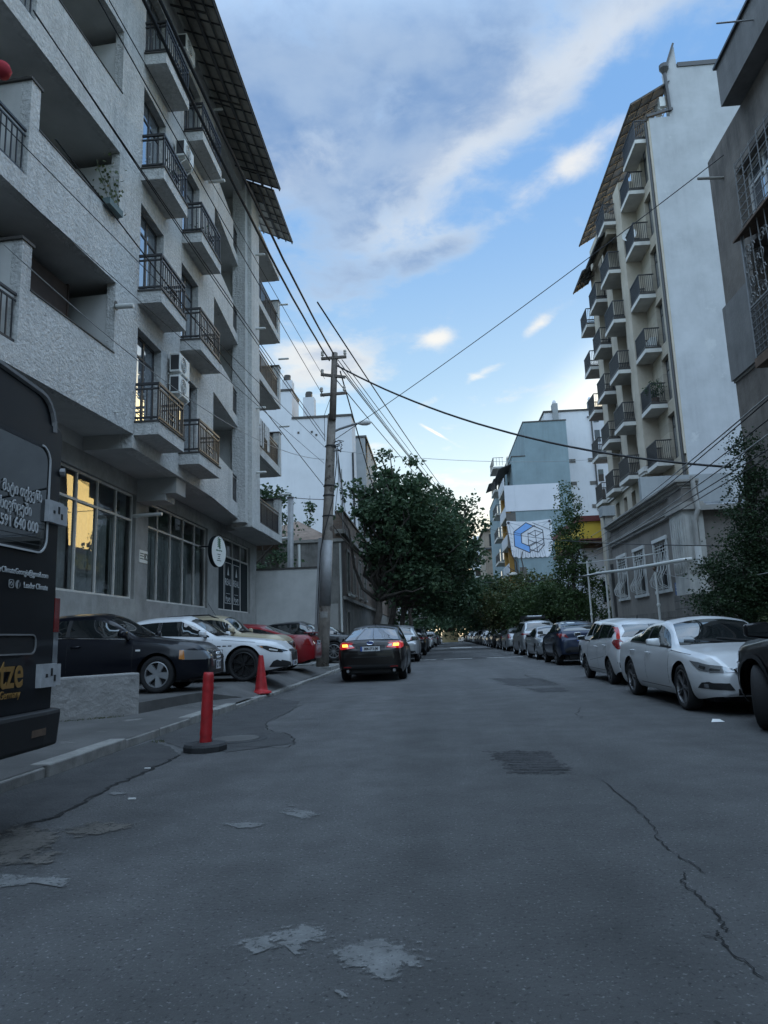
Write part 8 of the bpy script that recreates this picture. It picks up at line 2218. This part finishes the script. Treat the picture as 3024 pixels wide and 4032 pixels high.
# door faces: window, its rubber, a pressed recess, gaps
def rrect(y0, y1, z0, z1, r_, n_=5):
    P = []
    for cy_, cz_, a0 in ((y1 - r_, z1 - r_, 0), (y0 + r_, z1 - r_, 90), (y0 + r_, z0 + r_, 180), (y1 - r_, z0 + r_, 270)):
        for k in range(n_ + 1): a = R(a0 + 90 * k / n_); P.append((cy_ + r_ * math.cos(a), cz_ + r_ * math.sin(a)))
    return P
def on_door(poly, d, m, nm, parent=None):
    mb_ = MB(); mb_.extrude([(vx + d - .012, p[0], p[1]) for p in poly], (.012, 0, 0)); o_ = mb_.build(nm, m); o_.data.transform(Matrix.Translation(-VL)); o_.parent = parent or vn; return o_
def ringstrip(poly, w, d, m, nm, parent=None):
    mb_ = MB(); n_ = len(poly); cy_ = sum(p[0] for p in poly) / n_; cz_ = sum(p[1] for p in poly) / n_
    for i in range(n_):
        a, b = poly[i], poly[(i + 1) % n_]
        def inn(p): v = Vector((cy_ - p[0], cz_ - p[1])); v.normalize(); return (p[0] + v[0] * w, p[1] + v[1] * w)
        ia, ib = inn(a), inn(b); mb_.quad((vx + d, a[0], a[1]), (vx + d, b[0], b[1]), (vx + d, ib[0], ib[1]), (vx + d, ia[0], ia[1]))
    o_ = mb_.build(nm, m); o_.data.transform(Matrix.Translation(-VL)); o_.parent = parent or vn; return o_
for sg in (1, -1):
    a, b = sorted((y_c + sg * .07, y_c + sg * .77))
    dr = on_door(rrect(*sorted((y_c + sg * .01, y_c + sg * .93)), .74, 2.66, .06), .010, 'p_van', 'rear_door')
    wn_ = on_door(rrect(a, b, 1.76, 2.48, .10), .016, 'car_glass', 'rear_window', dr)
    ringstrip(rrect(a - .015, b + .015, 1.745, 2.495, .11), .035, .018, 'rubber', 'window_rubber', dr)
    mb = MB()
    rp = rrect(a - .004, b + .004, 1.756, 2.484, .104)
    for i in range(len(rp)):
        p, q = rp[i], rp[(i + 1) % len(rp)]
        if (p[1] + q[1]) / 2 < 1.87 or (p[0] + q[0]) / 2 > max(a, b) - .12: mb.bar((vx + .02, p[0], p[1]), (vx + .02, q[0], q[1]), .012)
    o_ = mb.build('window_bead', 'decal_white'); o_.data.transform(Matrix.Translation(-VL)); o_.parent = dr
    rc = rrect(a - .02, b - .06, 1.10, 1.22, .045); on_door(rc, .013, 'plastic', 'pressed_recess', dr)
    mb = MB()
    for i in range(len(rc)):
        p, q = rc[i], rc[(i + 1) % len(rc)]
        mb.bar((vx + .016, p[0], p[1]), (vx + .016, q[0], q[1]), .010)
    o_ = mb.build('recess_edge', 'steel'); o_.data.transform(Matrix.Translation(-VL)); o_.parent = dr
    for z in (2.05, .955):
        mb = MB(); mb.box(vx + .0, vx + .045, *sorted((y_c + sg * .74, y_c + sg * .93)), z - .075, z + .075); mb.box(vx - .10, vx + .03, *sorted((y_c + sg * .931, y_c + sg * 1.015)), z - .07, z + .07)
        hg = mb.build('door_hinge', 'hinge_white'); hg.data.transform(Matrix.Translation(-VL)); hg.parent = vn
        mb = MB()
        for yy, zz, h_ in ((.86, .02, .05), (.90, -.02, .04), (.80, 0, .02)): mb.box(vx + .0455, vx + .048, *sorted((y_c + sg * yy, y_c + sg * (yy + .022))), z + zz - h_ / 2, z + zz + h_ / 2)
        o_ = mb.build('hinge_slot', 'plastic'); o_.data.transform(Matrix.Translation(-VL)); o_.parent = hg
    mb = MB(); mb.box(vx - .12, vx + .012, *sorted((y_c + sg * .935, y_c + sg * 1.0)), 1.24, 1.47); t1_ = mb.build('taillight', 'lamp_red'); t1_.data.transform(Matrix.Translation(-VL)); t1_.parent = vn
    mb = MB(); mb.box(vx - .12, vx + .010, *sorted((y_c + sg * .936, y_c + sg * .999)), 1.0, 1.239); o_ = mb.build('reverse_lens', 'lamp_clear'); o_.data.transform(Matrix.Translation(-VL)); o_.parent = vn
mb = MB(); mb.tube([(vx - .03, y_c + .93, 2.36), (vx + .03, y_c + .955, 2.36)], .03, 8); vbuild(mb, 'door_latch', 'steel')
mb = MB(); P = [(vx + .006, p[1], p[2]) for p in vring(vx, 2.85, hw * .98)][6:]; P = [q for q in P if q[2] > 2.3]
mb.tube(P, .022, 6); vbuild(mb, 'roof_seal', 'steel')
def vt(body, size, m, y_right, z, st=1.0, **k):
    return text(body, size, m, vn, 'lettering', (vx + .024 - VL[0], y_right - VL[1], z - VL[2]), (0, 1, 0), (0, 0, 1), align='RIGHT', stretch=st, **k)
ye = y_c + .69
vt('მატი თქვენს', .098, 'decal_white', 4.49, 2.12, .68, bold=.0006)
vt('სივრცეში', .098, 'decal_white', 4.375, 2.01, .70, bold=.001)
vt('591 640 000', .098, 'decal_white', 4.46, 1.91, .84, bold=.001)
vt('LeaderClimateGeorgia@gmail.com', .052, 'decal_white', 4.61, 1.61, .88)
vt('Leader Climate', .054, 'decal_white', 4.61, 1.53, .84)
for yy, kind in ((4.265, 'f'), (4.195, 'i')):
    if kind == 'f':
        mb = MB(); mb.add([(vx + .024, yy + .027 * math.cos(a * math.pi / 12), 1.53 + .027 * math.sin(a * math.pi / 12)) for a in range(24)], [tuple(range(24))]); o_ = mb.build('social_emblem', 'decal_grey'); o_.data.transform(Matrix.Translation(-VL)); o_.parent = vn
        vt('f', .055, 'p_van', yy + .013, 1.528, .9, bold=.001).location = (.003, 0, 0)
    else:
        mb = MB(); rp = rrect(yy - .024, yy + .024, 1.506, 1.554, .012)
        for i in range(len(rp)): mb.bar((vx + .024, *rp[i]), (vx + .024, *rp[(i + 1) % len(rp)]), .004)
        mb.tube([(vx + .024, yy + .011 * math.cos(a * math.pi / 6), 1.53 + .011 * math.sin(a * math.pi / 6)) for a in range(13)], .003, 4, caps=False)
        o_ = mb.build('social_emblem', 'decal_grey'); o_.data.transform(Matrix.Translation(-VL)); o_.parent = vn
vt('tze', .27, 'decal_gold', 4.375, .985, .74, bold=.004)
vt('Germany', .068, 'decal_gold', 4.35, .86, .84, shear=.15)
